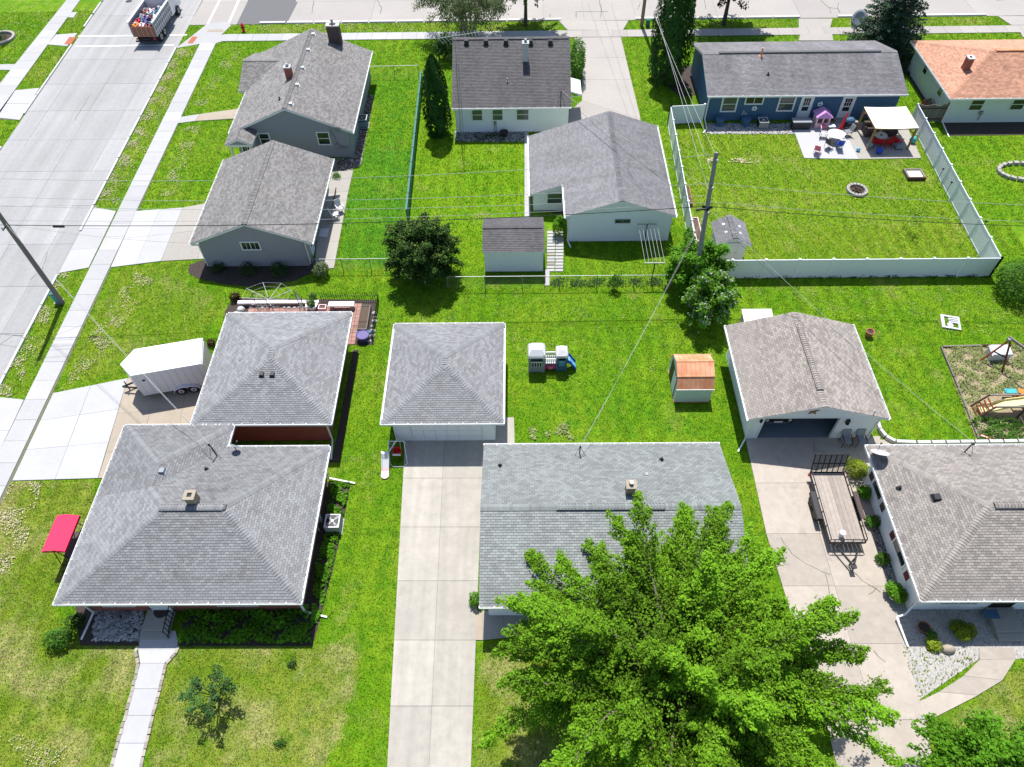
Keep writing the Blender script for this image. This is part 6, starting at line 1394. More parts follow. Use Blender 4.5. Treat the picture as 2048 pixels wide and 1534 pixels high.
chainlink('chain link fence running past the white shed to the pole', (-5.2, 38.45), (11.3, 38.45), 6)
chainlink('chain link fence across the end of the lush side yard', tuple(at(742, 156))[:2], tuple(at(838, 154))[:2], 2)
t = thing('slatted_fence', 'long narrow teal green fence between the two back yards', 'fence', (-9.0, 57, 0)); a, b = Vector((-9.3, 67.0, 0)), Vector((-8.85, 46.0, 0))
for k in range(11): p = a.lerp(b, k / 10); MB().box(p.x - .05, p.x + .05, p.y - .05, p.y + .05, 0, 1.35).build('post', MT['g_fence'], t)
for k in range(10):
    p, q = a.lerp(b, k / 10 + .003), a.lerp(b, (k + 1) / 10 - .003); MB().bar(p + Vector((0, 0, .65)), q + Vector((0, 0, .65)), .05, 1.2).build('panel', MT['g_fence'], t); MB().bar(p + Vector((0, 0, 1.29)), q + Vector((0, 0, 1.29)), .15, .06).build('cap_rail', MT['g_fence'], t)
t = thing('vinyl_fence', 'tall white vinyl privacy fence round the yard of the navy house', 'fence', (24, 39.3, 0))
def vinyl(a, b, n):
    a, b = Vector((a[0], a[1], 0)), Vector((b[0], b[1], 0))
    for k in range(n + 1): p = a.lerp(b, k / n); posts(t, [p], 1.85, .065, 'vinyl', sq=True)
    for k in range(n):
        p, q = a.lerp(b, (k + .03) / n), a.lerp(b, (k + .97) / n); d = (q - p); m = max(4, int(d.length / .16)); mb = MB()
        for i in range(m): mb.bar(p + d * ((i + .02) / m) + Vector((0, 0, .9)), p + d * ((i + .98) / m) + Vector((0, 0, .9)), .03, 1.6)
        o = mb.build('panel', MT['vinyl'], t, kind='stuff'); MB().bar(p + Vector((0, 0, 1.76)), q + Vector((0, 0, 1.76)), .06, .1).build('rail', MT['vinyl'], t); MB().bar(p + Vector((0, 0, .08)), q + Vector((0, 0, .08)), .06, .1).build('rail', MT['vinyl'], t)
vinyl((13.2, 39.3), (13.85, 59.55), 9); vinyl((13.2, 39.3), (35.1, 39.3), 9); vinyl((35.1, 39.3), (35.95, 59.4), 9); vinyl((13.85, 59.55), (16.95, 59.75), 1)
t = thing('wooden_gate', 'brown board gate between the vinyl fence and the pale house', 'gate', (37.3, 59.4, 0))
for k in range(14): MB().box(36.1 + k * .18, 36.26 + k * .18, 59.38, 59.42, .08, 1.75 + .06 * cos(k)).build('board', MT['wood_gr'], t)
for z in (.4, 1.45): MB().box(36.1, 38.6, 59.33, 59.38, z - .05, z + .05).build('rail', MT['wood_dk'], t)
for x in (36.05, 38.65): MB().box(x - .06, x + .06, 59.33, 59.45, 0, 1.95).build('post', MT['wood'], t)
def pole(label, base, top, r0, r1, mat, cross=()):
    t = thing('utility_pole', label, 'utility pole', base); base, top = Vector(base), Vector(top); n = 6; mb = MB()
    for k in range(n): mb.tube(base.lerp(top, k / n) - Vector((0, 0, .1 if k == 0 else 0)), base.lerp(top, (k + 1) / n), r0 + (r1 - r0) * k / n, 12, r0 + (r1 - r0) * (k + 1) / n)
    mb.build('shaft', MT[mat], t)
    for z in cross:
        c = base.lerp(top, z / top.z); MB().bar(c + Vector((0, -.15, 0)), c + Vector((0, -.55, 0)), .06, .06).build('bracket', MT['dkmetal'], t); MB().lathe(c + Vector((0, -.5, .03)), [(.03, 0), (.07, .04), (.05, .1), (.06, .14), (.02, .18)], 8).build('insulator', MT['pale_pl'], t)
    return t
PB = Vector((-33.57, 37.27, 0)); PT = PB + Vector((0, 0, 11.2)); pole('leaning dark wooden pole on the verge of the wide street', PB, PT, .19, .13, 'pole_l', (7.3, 9.6, 11))
mb_ = at(1381, 612); mt_ = at(1433, 305, 10.6); pole('grey weathered pole rising out of the lilac clump', mb_, mt_, .19, .13, 'pole_g', (7.0, 8.6, 10.3))
pc = mb_.lerp(mt_, 7.1 / 10.6); MB().bar(pc + Vector((-.75, -.16, -.05)), pc + Vector((.15, -.16, .05)), .1, .12).build('crossarm', MT['black'], bpy.data.objects['utility_pole.001'])
f0 = at(1283, 52); pole('tan wooden pole on the verge beside the white house driveway', f0, f0 + Vector((0, 0, 12)), .19, .14, 'pole_t')
def wire(label, pts, r=.011, sag=.5, mat='wire', blob_at=None):
    t = thing('overhead_wire', label, 'wire', tuple(pts[0])); ps = []
    for a, b in zip(pts[:-1], pts[1:]):
        a, b = Vector(a), Vector(b); n = 14
        for k in range(n): u = k / n; ps.append(a.lerp(b, u) - Vector((0, 0, 4 * sag * u * (1 - u))))
    ps.append(Vector(pts[-1])); MB().path(ps, r, 5).build('strand', MT[mat], t)
    if blob_at: k = int(blob_at * (len(ps) - 1)); d = (ps[k + 1] - ps[k]).normalized(); MB().tube(ps[k] - d * .35 - Vector((0, 0, .06)), ps[k] + d * .35 - Vector((0, 0, .06)), .09, 8).build('splice_case', MT['black'], t)
    return t
pz = lambda z: PB.lerp(PT, z / PT.z); mz = lambda z: mb_.lerp(mt_, z / mt_.z)
wire('bare top wire from the leaning pole to the grey pole', [pz(11.0), mz(10.5)], .012, .9); wire('second bare wire from the leaning pole to the grey pole', [pz(9.6), mz(8.7)], .012, .8); wire('third pale wire below the two upper wires', [pz(8.9), mz(7.9)], .012, .7)
wire('thick black cable with a splice case near the leaning pole', [pz(7.3), mz(7.2)], .024, .6, 'wire_b', .09); wire('thin pale cable just above the black one', [pz(7.7), mz(7.45)], .011, .6)
E1 = Vector((58, 36.4, 8.4)); wire('pale wire leaving the grey pole to the right edge, upper one', [mz(8.7), E1], .012, .9); wire('black cable leaving the grey pole to the right edge', [mz(7.2), E1 - Vector((0, 0, 1.5))], .02, .9, 'wire_b', .07); wire('pale cable leaving the grey pole to the right edge, lower one', [mz(7.5), E1 - Vector((0, 0, 1.1))], .011, .9)
ft = f0 + Vector((0, 0, 12))
for k, lab in enumerate(('left', 'middle', 'right')): e = Vector((7.5 + k * 1.3, 90, 13.5)); wire('pale span from the grey pole past the big arborvitae, %s of three' % lab, [mz(10.4 - k * 1.2), e], .012, .7)
wire('service drop from the grey pole to the grey green house', [mz(6.8), MAST_D], .007, .5); wire('second thin service strand beside the drop to the grey green house', [mz(7.1), MAST_D + Vector((.05, 0, 0))], .006, .45)
wire('service drop crossing the tan garage to the right hand house', [mz(6.9), MAST_E], .008, .5, 'wire_b'); wire('second strand crossing the tan garage to the right hand house', [mz(7.2), MAST_E + Vector((.05, 0, .05))], .01, .4)
wire('service drop from the leaning pole to the brick house', [pz(7.2), MAST_A], .008, .5); wire('second strand from the leaning pole to the brick house', [pz(7.6), MAST_A + Vector((.05, 0, .03))], .01, .4)
wire('black drop crossing the slate garage roof to the white house', [mz(7.0), MAST_I], .011, .6, 'wire_b'); wire('thin strand crossing the slate garage roof to the white house', [mz(8.4), MAST_I + Vector((.1, 0, .05))], .01, .5)
wire('wire from the leaning pole over the wide street', [pz(9.5), Vector((-64, 42, 9.5))], .012, .6); wire('lower wire from the leaning pole over the wide street', [pz(7.3), Vector((-64, 41, 7.6))], .018, .6, 'wire_b'); wire('wire from the leaning pole to the eave of the grey garage', [pz(7.4), Vector((-24.05, 40.6, 2.75))], .01, .3)
def boxy(name, label, cat, parts, loc, group=None):
    t = thing(name, label, cat, loc, group=group)
    for nm, mat, f in parts: mb = MB(); f(mb); mb.build(nm, MT[mat], t)
    return t
p = at(119, 603); boxy('utility_pedestal', 'teal green cable pedestal at the foot of the leaning pole', 'utility box', [('box', 'teal_pl', lambda m: m.box(p.x - .2, p.x + .2, p.y - .2, p.y + .15, .05, .85)), ('lid', 'g_fence', lambda m: m.box(p.x - .23, p.x + .23, p.y - .23, p.y + .18, .85, .95)), ('base', 'grey_conc', lambda m: m.box(p.x - .3, p.x + .3, p.y - .3, p.y + .25, 0, .06))], tuple(p))
p = at(1295, 53); boxy('utility_pedestal', 'dark green cable pedestal beside the tan pole', 'utility box', [('box', 'green_pl', lambda m: m.box(p.x - .2, p.x + .2, p.y - .2, p.y + .2, 0, .7)), ('lid', 'green_pl', lambda m: m.box(p.x - .23, p.x + .23, p.y - .23, p.y + .23, .7, .78))], tuple(p))
p = at(488, 63); boxy('fire_hydrant', 'red fire hydrant on the verge at the street corner', 'hydrant', [('barrel', 'red_pl', lambda m: m.lathe(p, [(.2, 0), (.2, .06), (.13, .08), (.13, .6), (.19, .62), (.19, .68), (.12, .8), (.04, .86), (.05, .95)], 10)), ('nozzle', 'maroon', lambda m: m.tube(p + Vector((-.24, 0, .45)), p + Vector((.24, 0, .45)), .07, 8).tube(p + Vector((0, -.25, .42)), p + Vector((0, 0, .42)), .09, 8))], tuple(p))
# lattice mast with a television aerial
t = thing('antenna_tower', 'lattice mast with a spiky television aerial in front of the white house', 'antenna', (-4.95, 57.3, 0)); x, y = -4.95, 57.3; mb = MB(); H_ = 7.2
for k in range(3): a = k * 2.094; mb.tube((x + cos(a) * .17, y + sin(a) * .17, 0), (x + cos(a) * .12, y + sin(a) * .12, H_), .02, 5)
for i in range(24):
    z = i * .3
    for k in range(3): a, b = k * 2.094, (k + 1) * 2.094; mb.tube((x + cos(a) * .16, y + sin(a) * .16, z), (x + cos(b) * .16, y + sin(b) * .16, z + .3), .01, 4)
mb.build('lattice', MT['steel'], t); MB().tube((x, y, H_ - .3), (x, y, 9.6), .03, 6).build('mast', MT['steel'], t)
b0, b1 = Vector((x - 1.4, y - .2, 9.4)), Vector((x + 2.0, y + .5, 9.55)); o = MB().tube(b0, b1, .03, 6).build('boom', MT['steel'], t); dr = (b1 - b0).normalized(); sd = dr.cross(Vector((0, 0, 1)))
for k in range(13): c = b0.lerp(b1, (k + .5) / 13); L = .95 - .05 * k if k < 8 else .5; MB().tube(c - sd * L + dr * .25 * (k < 8), c + Vector((0, 0, .01)), .012, 4).tube(c + sd * L + dr * .25 * (k < 8), c + Vector((0, 0, .01)), .012, 4).build('element', MT['steel'], t)
p = at(1702, 82); t = thing('satellite_dish', 'large grey satellite dish on its own post behind the navy house', 'satellite dish', tuple(p)); dish(t, p + Vector((0, 0, .1)), .8, (-.8, -.5, .35), 2.2, 'reflector')

# ------------------------------------------------------------------ vehicles and trailers
def wheel(t, c, r, w_, ax, rim='steel', name='wheel'):
    c = Vector(c); ax = Vector(ax).normalized(); o = MB().tube(c - ax * w_ / 2, c + ax * w_ / 2, r, 20).build(name, MT['tire'], t)
    MB().tube(c - ax * (w_ / 2 + .012), c + ax * (w_ / 2 + .012), r * .58, 14).build('rim', MT[rim], o); MB().tube(c - ax * (w_ / 2 + .03), c + ax * (w_ / 2 + .03), r * .2, 8).build('hub', MT['dkmetal'], o); return o
def finish(t, loc, rz):
    """turn a thing built about the origin and set it in its place"""
    t.location = loc; t.rotation_euler = (0, 0, rz); return t
# white enclosed trailer (local: x along, nose at -x)
t = thing('enclosed_trailer', 'white enclosed cargo trailer with pointed nose beside the brick garage', 'trailer', local=True)
L, W, z0, z1 = 2.15, 1.1, .45, 2.5; pts = [(-L, -W), (L, -W), (L, W), (-L, W), (-L - .75, 0)]
n = 5; MB().add([(a, b, z0) for a, b in pts] + [(a, b, z1) for a, b in pts], [(4, 3, 2, 1, 0), (0, 1, 6, 5), (1, 2, 7, 6), (2, 3, 8, 7), (3, 4, 9, 8), (4, 0, 5, 9)]).build('body', MT['trailer_s'], t)
MB().prism([(a * 1.004, b * 1.01) for a, b in pts], z1, z1 + .05).build('roof', MT['trailer_w'], t); mb = MB()
for x in (-L, L): 
    for y in (-W, W): mb.box(x - .03, x + .03, y - .03, y + .03, z0, z1)
for y in (-W, W): mb.box(-L, L, y - .025, y + .025, z1 - .08, z1 + .052); mb.box(-L, L, y - .02, y + .02, z0, z0 + .1)
mb.build('corner_trim', MT['white'], t); MB().box(L + .005, L + .03, -W + .1, W - .1, z0 + .1, z1 - .12).build('ramp_door', MT['trailer_w'], t)
for k in range(9):
    x = -L + .24 + k * .47; MB().box(x - .006, x + .006, -W - .008, -W, z0 + .1, z1 - .08).build('panel_seam', MT['steel'], t)
for x in (.15, .95):
    for y in (-W - .02, W + .02): wheel(t, (x, y, .33), .33, .2, (0, 1, 0), 'pale_pl')
for y in (-1, 1): 
    mb = MB()
    for k in range(8): a0, a1 = pi * k / 8, pi * (k + 1) / 8; f_ = lambda a: (.55 + cos(a) * .85, .36 + sin(a) * .42); p_, q_ = f_(a0), f_(a1); mb.bar((p_[0], y * (W + .1), p_[1]), (q_[0], y * (W + .1), q_[1]), .2, .03, up=(0, 0, 1))
    mb.build('fender', MT['trailer_s'], t)
MB().bar((-L, -.5, .42), (-L - 1.5, 0, .42), .08, .1).bar((-L, .5, .42), (-L - 1.5, 0, .42), .08, .1).build('tongue', MT['black'], t); MB().tube((-L - 1.2, 0, 0), (-L - 1.2, 0, .9), .04, 8).build('jack', MT['dkmetal'], t); MB().box(1.8, 1.95, -W - .03, -W, .8, .9).build('side_lamp', MT['red_pl'], t); MB().box(-1.7, -1.55, -W - .05, -W, 1.85, 1.95).build('side_vent', MT['black'], t)
finish(t, (-22.62, 29.86, .055), radians(12.6))
# flat utility trailer (local: y along, gate at +y)
t = thing('utility_trailer', 'open flat trailer with plank deck and raised ramp gate on the east driveway', 'trailer', local=True); W, L = .95, 2.2
for k in range(8): MB().box(-W + k * .2375, -W + k * .2375 + .228, -L, L, .62, .66 + random.uniform(0, .006)).build('plank', MT['deck'], t)
mb = MB()
for x in (-W - .04, W + .04): mb.bar((x, -L - .05, .6), (x, L + .05, .6), .07, .12)
for y in (-L - .03, L + .03, -.7, .7): mb.bar((-W, y, .57), (W, y, .57), .07, .07)
mb.bar((-.7, -L, .5), (0, -L - 1.35, .5), .08, .1).bar((.7, -L, .5), (0, -L - 1.35, .5), .08, .1); mb.build('frame', MT['black'], t); mb = MB()
for x in (-W - .04, W + .04):
    mb.bar((x, -L, .98), (x, L, .98), .045, .045)
    for k in range(6): y = -L + k * .88; mb.bar((x, y, .62), (x, y, .98), .04, .04)
mb.bar((-W, -L - .03, .98), (W, -L - .03, .98), .045, .045)
for k in range(4): x = -W + .2 + k * .5; mb.bar((x, -L - .03, .6), (x, -L - .03, .98), .03, .03)
mb.build('side_rail', MT['black'], t); mb = MB(); gz = 1.95
for k in range(7): x = -W + k * W / 3; mb.bar((x, L + .08, .62), (x, L + .5, gz), .045, .045)
for u in (0, .5, 1): mb.bar((-W, L + .08 + .42 * u, .62 + (gz - .62) * u), (W, L + .08 + .42 * u, .62 + (gz - .62) * u), .045, .045)
g_ = mb.build('ramp_gate', MT['black'], t); mb = MB()
for k in range(22): u = (k + .5) / 22; mb.bar((-W, L + .09 + .42 * u, .62 + (gz - .62) * u), (W, L + .09 + .42 * u, .62 + (gz - .62) * u), .012, .012)
for k in range(16): x = -W + (k + .5) * W / 8; mb.bar((x, L + .09, .62), (x, L + .51, gz), .01, .01)
mb.build('mesh_wire', MT['dkmetal'], g_, kind='stuff')
for s_ in (-1, 1):
    for y in (.42, -.38): wheel(t, (s_ * (W + .24), y, .36), .36, .22, (1, 0, 0), 'dkmetal')
    MB().box(*sorted((s_ * (W + .11), s_ * (W + .40))), -.85, .9, .76, .80).box(*sorted((s_ * (W + .37), s_ * (W + .40))), -.85, .9, .55, .76).build('fender', MT['dkmetal'] if s_ < 0 else MT['brown_cv'], t)
MB().box(-.14, .14, -L - 1.5, -L - 1.28, .45, .58).tube((0, -L - 1.1, .05), (0, -L - 1.1, 1.0), .04, 8).build('coupler', MT['dkmetal'], t); MB().box(-W - .12, -W - .04, L - .1, L + .03, .45, .6).box(W + .04, W + .12, L - .1, L + .03, .45, .6).build('tail_lamp', MT['red_pl'], t)
finish(t, (18.22, 19.85, .05), radians(-.4))
p = at(1681, 1072, .7); boxy('bucket', 'white plastic bucket standing on the trailer deck', 'bucket', [('pail', 'wht_pl', lambda m: m.lathe(Vector((p.x, p.y, .72)), [(.13, 0), (.15, .34), (.165, .35), (.165, .38)], 14)), ('lid', 'pale_pl', lambda m: m.lathe(Vector((p.x, p.y, .72)), [(.17, .381), (.17, .40), (.14, .41)], 14))], (p.x, p.y, .7))
# dark car inside the open garage (local: tail at -y)
t = thing('parked_car', 'dark car parked nose in inside the open tan roofed garage', 'car', local=True); prof = [(-2.2, .45), (-2.25, .8), (-2.1, .98), (-1.95, 1.05), (-1.2, 1.62), (.4, 1.66), (1.1, 1.12), (2.1, .95), (2.25, .5)]
def loft(pr, w0, w1): 
    n = len(pr); vs = []
    for s_ in (-1, 1): vs += [(s_ * (w0 if z < 1.1 else w1), y, z) for y, z in pr]
    return vs, [tuple(range(n - 1, -1, -1)), tuple(range(n, 2 * n))] + [(i, (i + 1) % n, n + (i + 1) % n, n + i) for i in range(n)]
MB().add(*loft(prof, .92, .7)).build('body', MT['black'], t); MB().add([(-.66, -1.93, 1.09), (.66, -1.93, 1.09), (.55, -1.27, 1.6), (-.55, -1.27, 1.6), (-.66, -1.99, 1.1), (.66, -1.99, 1.1), (.55, -1.3, 1.63), (-.55, -1.3, 1.63)], [(4, 5, 6, 7), (0, 1, 5, 4), (2, 3, 7, 6)]).build('rear_window', MT['glass'], t)
MB().bar((-.75, -2.27, .62), (.75, -2.27, .62), .06, .12).build('bumper', MT['chrome'], t); MB().box(-.26, .26, -2.33, -2.31, .7, .84).build('licence_plate', MT['wht_pl'], t)
for x in (-.8, .62): MB().box(x, x + .18, -2.3, -2.2, .78, .98).build('tail_lamp', MT['pale_pl'], t)
for x in (-.86, .86):
    for y in (-1.35, 1.4): wheel(t, (x, y, .34), .34, .22, (1, 0, 0))
finish(t, (16.15, 28.0, .07), 0)
# open truck heaped with junk on the wide street (local: y ahead)
t = thing('dump_truck', 'open box truck with rusty red tailgate, heaped with coloured junk, on the wide street', 'truck', local=True)
mb = MB().box(-.45, .45, -3.6, 3.6, .55, .8); mb.build('chassis', MT['dkmetal'], t); MB().box(-1.2, 1.2, -3.5, 1.5, .95, 1.08).build('bed_floor', MT['dkmetal'], t)
for s_ in (-1, 1):
    o = MB().box(*sorted((s_ * 1.2, s_ * 1.26)), -3.5, 1.5, .95, 2.3).build('side_panel', MT['grey_pl'], t)
    for k in range(11): y = -3.45 + k * .49; MB().box(*sorted((s_ * 1.262, s_ * 1.32)), y, y + .07, .95, 2.35).build('rib', MT['pale_pl'], o)
    for z in (1.4, 1.95): MB().box(*sorted((s_ * 1.322, s_ * 1.335)), -3.5, 1.5, z, z + .1).build('side_stripe', MT['pale_pl'], o)
    MB().box(*sorted((s_ * 1.17, s_ * 1.36)), -3.55, 1.55, 2.36, 2.46).build('top_rail', MT['carp_w'], t)
o = MB().box(-1.2, 1.2, -3.56, -3.5, .95, 2.0).build('tailgate', MT['terracotta'], t)
for k in range(5): MB().box(-1.1 + k * .5, -1.02 + k * .5, -3.6, -3.562, .98, 1.95).build('rib', MT['grey_pl'], o)
MB().box(-1.2, 1.2, 1.5, 1.58, .95, 2.9).build('headboard', MT['carp_w'], t)
for x in (-1.0, .82): MB().box(x, x + .18, -3.66, -3.6, .7, .85).build('tail_lamp', MT['red_pl'], t)
MB().box(-1.1, 1.1, -3.75, -3.6, .5, .62).build('bumper', MT['dkmetal'], t)
cb = [(1.8, .6), (1.8, 2.35), (2.2, 2.55), (3.5, 2.5), (4.0, 1.6), (4.9, 1.45), (4.95, .6)]; MB().add(*loft(cb, 1.05, 1.0)).build('cab', MT['carp_w'], t); MB().add([(-.9, 3.56, 2.42), (.9, 3.56, 2.42), (.95, 4.0, 1.66), (-.95, 4.0, 1.66), (-.9, 3.62, 2.42), (.9, 3.62, 2.42), (.95, 4.06, 1.66), (-.95, 4.06, 1.66)], [(4, 7, 6, 5), (0, 4, 5, 1), (3, 2, 6, 7)]).build('windscreen', MT['glass'], t)
for s_ in (-1, 1):
    for y in (-2.5, -1.4, 3.4): wheel(t, (s_ * 1.02, y, .48), .48, .34, (1, 0, 0))
    MB().bar((s_ * 1.05, 3.7, 1.9), (s_ * 1.45, 3.7, 1.95), .05, .05).box(*sorted((s_ * 1.38, s_ * 1.52)), 3.66, 3.74, 1.7, 2.15).build('mirror', MT['black'], t)
TL = Vector((-38.75, 78.5, .03)); TR = radians(-1.3); finish(t, TL, TR); cR, sR = cos(TR), sin(TR)
cols = ['terracotta', 'purple_pl', 'carp_w', 'maroon', 'blue_siding', 'pale_pl', 'grey_pl', 'sky_pl', 'brown_cv', 'pinkw_pl']; cnm = dict(terracotta='rusty red', blue_siding='dark blue', grey_pl='grey', red_pl='red', carp_w='white', maroon='dark red', purple_pl='purple', pale_pl='pale grey', orange_pl='orange', sky_pl='light blue', brown_cv='brown', pinkw_pl='pale pink')
rg = random.Random(5); spots = [(-.7 + (k % 3) * .62, -3.1 + (k // 3) * .62) for k in range(21)]
for k, (x, y) in enumerate(spots):
    col_ = cols[(k * 7 + k // 3) % 10] if k > 5 else ('orange_pl', 'pinkw_pl', 'maroon', 'red_pl', 'purple_pl', 'blue_siding')[k]; a = rg.uniform(0, 1.5); w_, d_, h_ = rg.uniform(.25, .36), rg.uniform(.22, .33), rg.uniform(.2, .45); zt = rg.uniform(1.7, 2.15); X = TL.x + x * cR - y * sR; Y = TL.y + x * sR + y * cR
    t2 = thing('junk_box', '%s box in the truck load, %s row, %s' % (cnm[col_], ('tailgate', 'second', 'third', 'fourth', 'fifth', 'sixth', 'front')[k // 3], ('by the street side rail', 'in the middle', 'by the kerb side rail')[k % 3]), 'box', (X, Y, 1.1), rz=a, group='boxes heaped in the truck bed', local=True)
    zb = -0.01; MB().hex8([(-w_, -d_, zb), (w_, -d_, zb), (w_, d_, zb), (-w_, d_, zb), (-w_ * .9, -d_ * .95, zt - 1.1), (w_ * .95, -d_ * .9, zt - 1.1 + .1), (w_ * .9, d_, zt - 1.1 + .15), (-w_, d_ * .9, zt - 1.05)]).build('body', MT[col_], t2); MB().box(-w_ * .5, w_ * .3, -.06, .06, zt - 1.02 + .06, zt - .9 + .06).build('top_flap', MT[cols[(k * 3 + 2) % 10]], t2)
# ------------------------------------------------------------------ garden furniture, play things and small objects
def frame_tubes(name, mat, segs, t, r=.02):
    mb = MB()
    for a, b in segs: mb.tube(a, b, r, 6)
    return mb.build(name, MT[mat], t)
# red canopied swing on the left lawn
x, y = -25.2, 17.8; t = thing('garden_swing', 'garden swing under a bright red canopy left of the brick house', 'swing seat', (x, y, 0))
mb = MB(); w_ = .64; n = 3
for i, (xa, za, xb, zb) in enumerate(((-w_, 1.93, -.05, 2.08), (-.05, 2.08, w_, 1.93))): mb.slab([(x + xa, y - 1.08, za), (x + xb, y - 1.08, zb), (x + xb, y + 1.08, zb), (x + xa, y + 1.08, za)], (0, 0, -.03))
mb.box(x - w_, x + w_, y - 1.09, y - 1.07, 1.8, 1.94); mb.box(x + w_ - .02, x + w_, y - 1.07, y + 1.08, 1.78, 1.93); mb.build('canopy', MT['red_cv'], t); s_ = []
for yy in (y - 1.0, y + 1.0): s_ += [((x - .55, yy, 0), (x - .05, yy, 2.0)), ((x + .55, yy, 0), (x - .05, yy, 2.0)), ((x - .55, yy, .05), (x + .55, yy, .05)), ((x - .05, yy, 2.0), (x - .05, yy * .5 + y * .5, 1.0))]
frame_tubes('frame', 'black', s_ + [((x - .05, y - 1, 2.0), (x - .05, y + 1, 2.0))], t, .025); MB().box(x - .25, x + .3, y - .75, y + .75, .48, .56).build('seat', MT['brown_cv'], t); MB().slab([(x + .28, y - .75, .5), (x + .28, y + .75, .5), (x + .42, y + .75, 1.05), (x + .42, y - .75, 1.05)], (.06, 0, 0)).build('backrest', MT['brown_cv'], t)
# air conditioners
def ac_unit(label, p, s=.42, h=.75, mat='grey_pl'):
    t = thing('air_conditioner', label, 'air conditioner', tuple(p)); x, y = p.x, p.y; MB().box(x - s, x + s, y - s, y + s, .08, h).build('cabinet', MT[mat], t); MB().box(x - s * 1.2, x + s * 1.2, y - s * 1.2, y + s * 1.2, 0, .08).build('pad', MT['grey_conc'], t)
    o = MB().lathe(Vector((x, y, h)), [(s * .86, .002), (s * .86, .012)], 20).build('fan_well', MT['black'], t); MB().box(x - s * 1.02, x + s * 1.02, y - s * 1.02, y - s * .86, h, h + .04).box(x - s * 1.02, x + s * 1.02, y + s * .86, y + s * 1.02, h, h + .04).box(x - s * 1.02, x - s * .86, y - s * .86, y + s * .86, h, h + .04).box(x + s * .86, x + s * 1.02, y - s * .86, y + s * .86, h, h + .04).build('top_frame', MT['pale_pl'], t)
    for k in range(4): a = k * pi / 2 + .4; MB().hex8([(x + cos(a + b) * r, y + sin(a + b) * r, h + .015 + z) for z in (0, .006) for b, r in ((0, .06), (.1, s * .8), (.55, s * .8), (.9, .06))]).build('fan_blade', MT['grey_pl'], o)
    MB().lathe(Vector((x, y, h)), [(.09, .02), (.08, .05)], 10).build('fan_hub', MT['wht_pl'], o)
    for k in range(7): MB().box(x - s * 1.005, x + s * 1.005, y - s * 1.006, y - s, .15 + k * .08, .18 + k * .08).build('louvre', MT['pale_pl'], t)
ac_unit('air conditioner with a white topped fan beside the brick house', at(670, 1054)); ac_unit('dark blue grey air conditioner beside the grey house', at(727, 252), .45, .85, 'blue_siding'); ac_unit('dark air conditioner against the navy wall', at(1523, 254), .42, .7, 'dkmetal')
# white slide and swing seat on the grass by the centre driveway
q0, q1 = at(771, 907, .8), at(771, 946); t = thing('toy_slide', 'white toddler slide with a pale pink landing on the grass', 'slide', tuple(q1)); x = q1.x; prof = [(q0.y + .1, .85), (q0.y - .05, .84), (q0.y * .7 + q1.y * .3, .55), (q0.y * .25 + q1.y * .75, .2), (q1.y + .05, .08), (q1.y - .2, .05)]
for nm, mt, a, b in (('chute', 'wht_pl', 0, 3), ('landing', 'pinkw_pl', 3, 5)):
    mb = MB()
    for (ya, za), (yb, zb) in zip(prof[a:b], prof[a + 1:b + 1]):
        mb.slab([(x - .2, ya, za), (x + .2, ya, za), (x + .2, yb, zb), (x - .2, yb, zb)], (0, 0, -.04))
        for s_ in (-1, 1): mb.hex8([(x + s_ * .2 - .03, ya, za - .04), (x + s_ * .2 + .03, ya, za - .04), (x + s_ * .2 + .03, yb, zb - .04), (x + s_ * .2 - .03, yb, zb - .04), (x + s_ * .2 - .03, ya, za + .09), (x + s_ * .2 + .03, ya, za + .09), (x + s_ * .2 + .03, yb, zb + .09), (x + s_ * .2 - .03, yb, zb + .09)])
    mb.build(nm, MT[mt], t)
mb = MB().lathe(Vector((x, q1.y - .2, .03)), [(.25, 0), (.25, .08)], 14); mb.build('landing_edge', MT['pinkw_pl'], t)
frame_tubes('ladder', 'grey_pl', [((x - .2, q0.y + .1, .85), (x - .25, q0.y + .5, 0)), ((x + .2, q0.y + .1, .85), (x + .25, q0.y + .5, 0)), ((x - .22, q0.y + .25, .5), (x + .22, q0.y + .25, .5)), ((x - .23, q0.y + .37, .25), (x + .23, q0.y + .37, .25))], t, .025)
c = at(796, 917); t = thing('toddler_swing', 'toddler swing with a red bucket seat in a white tube frame', 'swing', tuple(c)); x, y = c.x, c.y
frame_tubes('frame', 'wht_pl', [((x - .5, y + .55, 1.1), (x + .45, y + .55, 1.1)), ((x - .5, y + .55, 1.1), (x - .45, y - .45, .05)), ((x + .45, y + .55, 1.1), (x + .62, y - .4, .05)), ((x - .45, y - .45, .05), (x - .2, y - .62, .05)), ((x - .2, y - .62, .05), (x + .4, y - .62, .05)), ((x + .4, y - .62, .05), (x + .62, y - .4, .05)), ((x - .5, y + .55, 1.1), (x - .55, y + .95, 0)), ((x + .45, y + .55, 1.1), (x + .5, y + .95, 0))], t, .03)
MB().box(x - .2, x + .2, y - .05, y + .3, .38, .46).box(x - .22, x + .22, y + .28, y + .34, .4, .8).box(x - .24, x - .19, y - .05, y + .3, .4, .62).box(x + .19, x + .24, y - .05, y + .3, .4, .62).build('seat', MT['red_pl'], t); MB().tube((x - .24, y - .1, .58), (x + .24, y - .1, .58), .06, 8).build('seat_bar', MT['wht_pl'], t); frame_tubes('rope', 'wht_pl', [((x - .22, y + .3, .6), (x - .2, y + .55, 1.1)), ((x + .22, y + .3, .6), (x + .2, y + .55, 1.1))], t, .012)
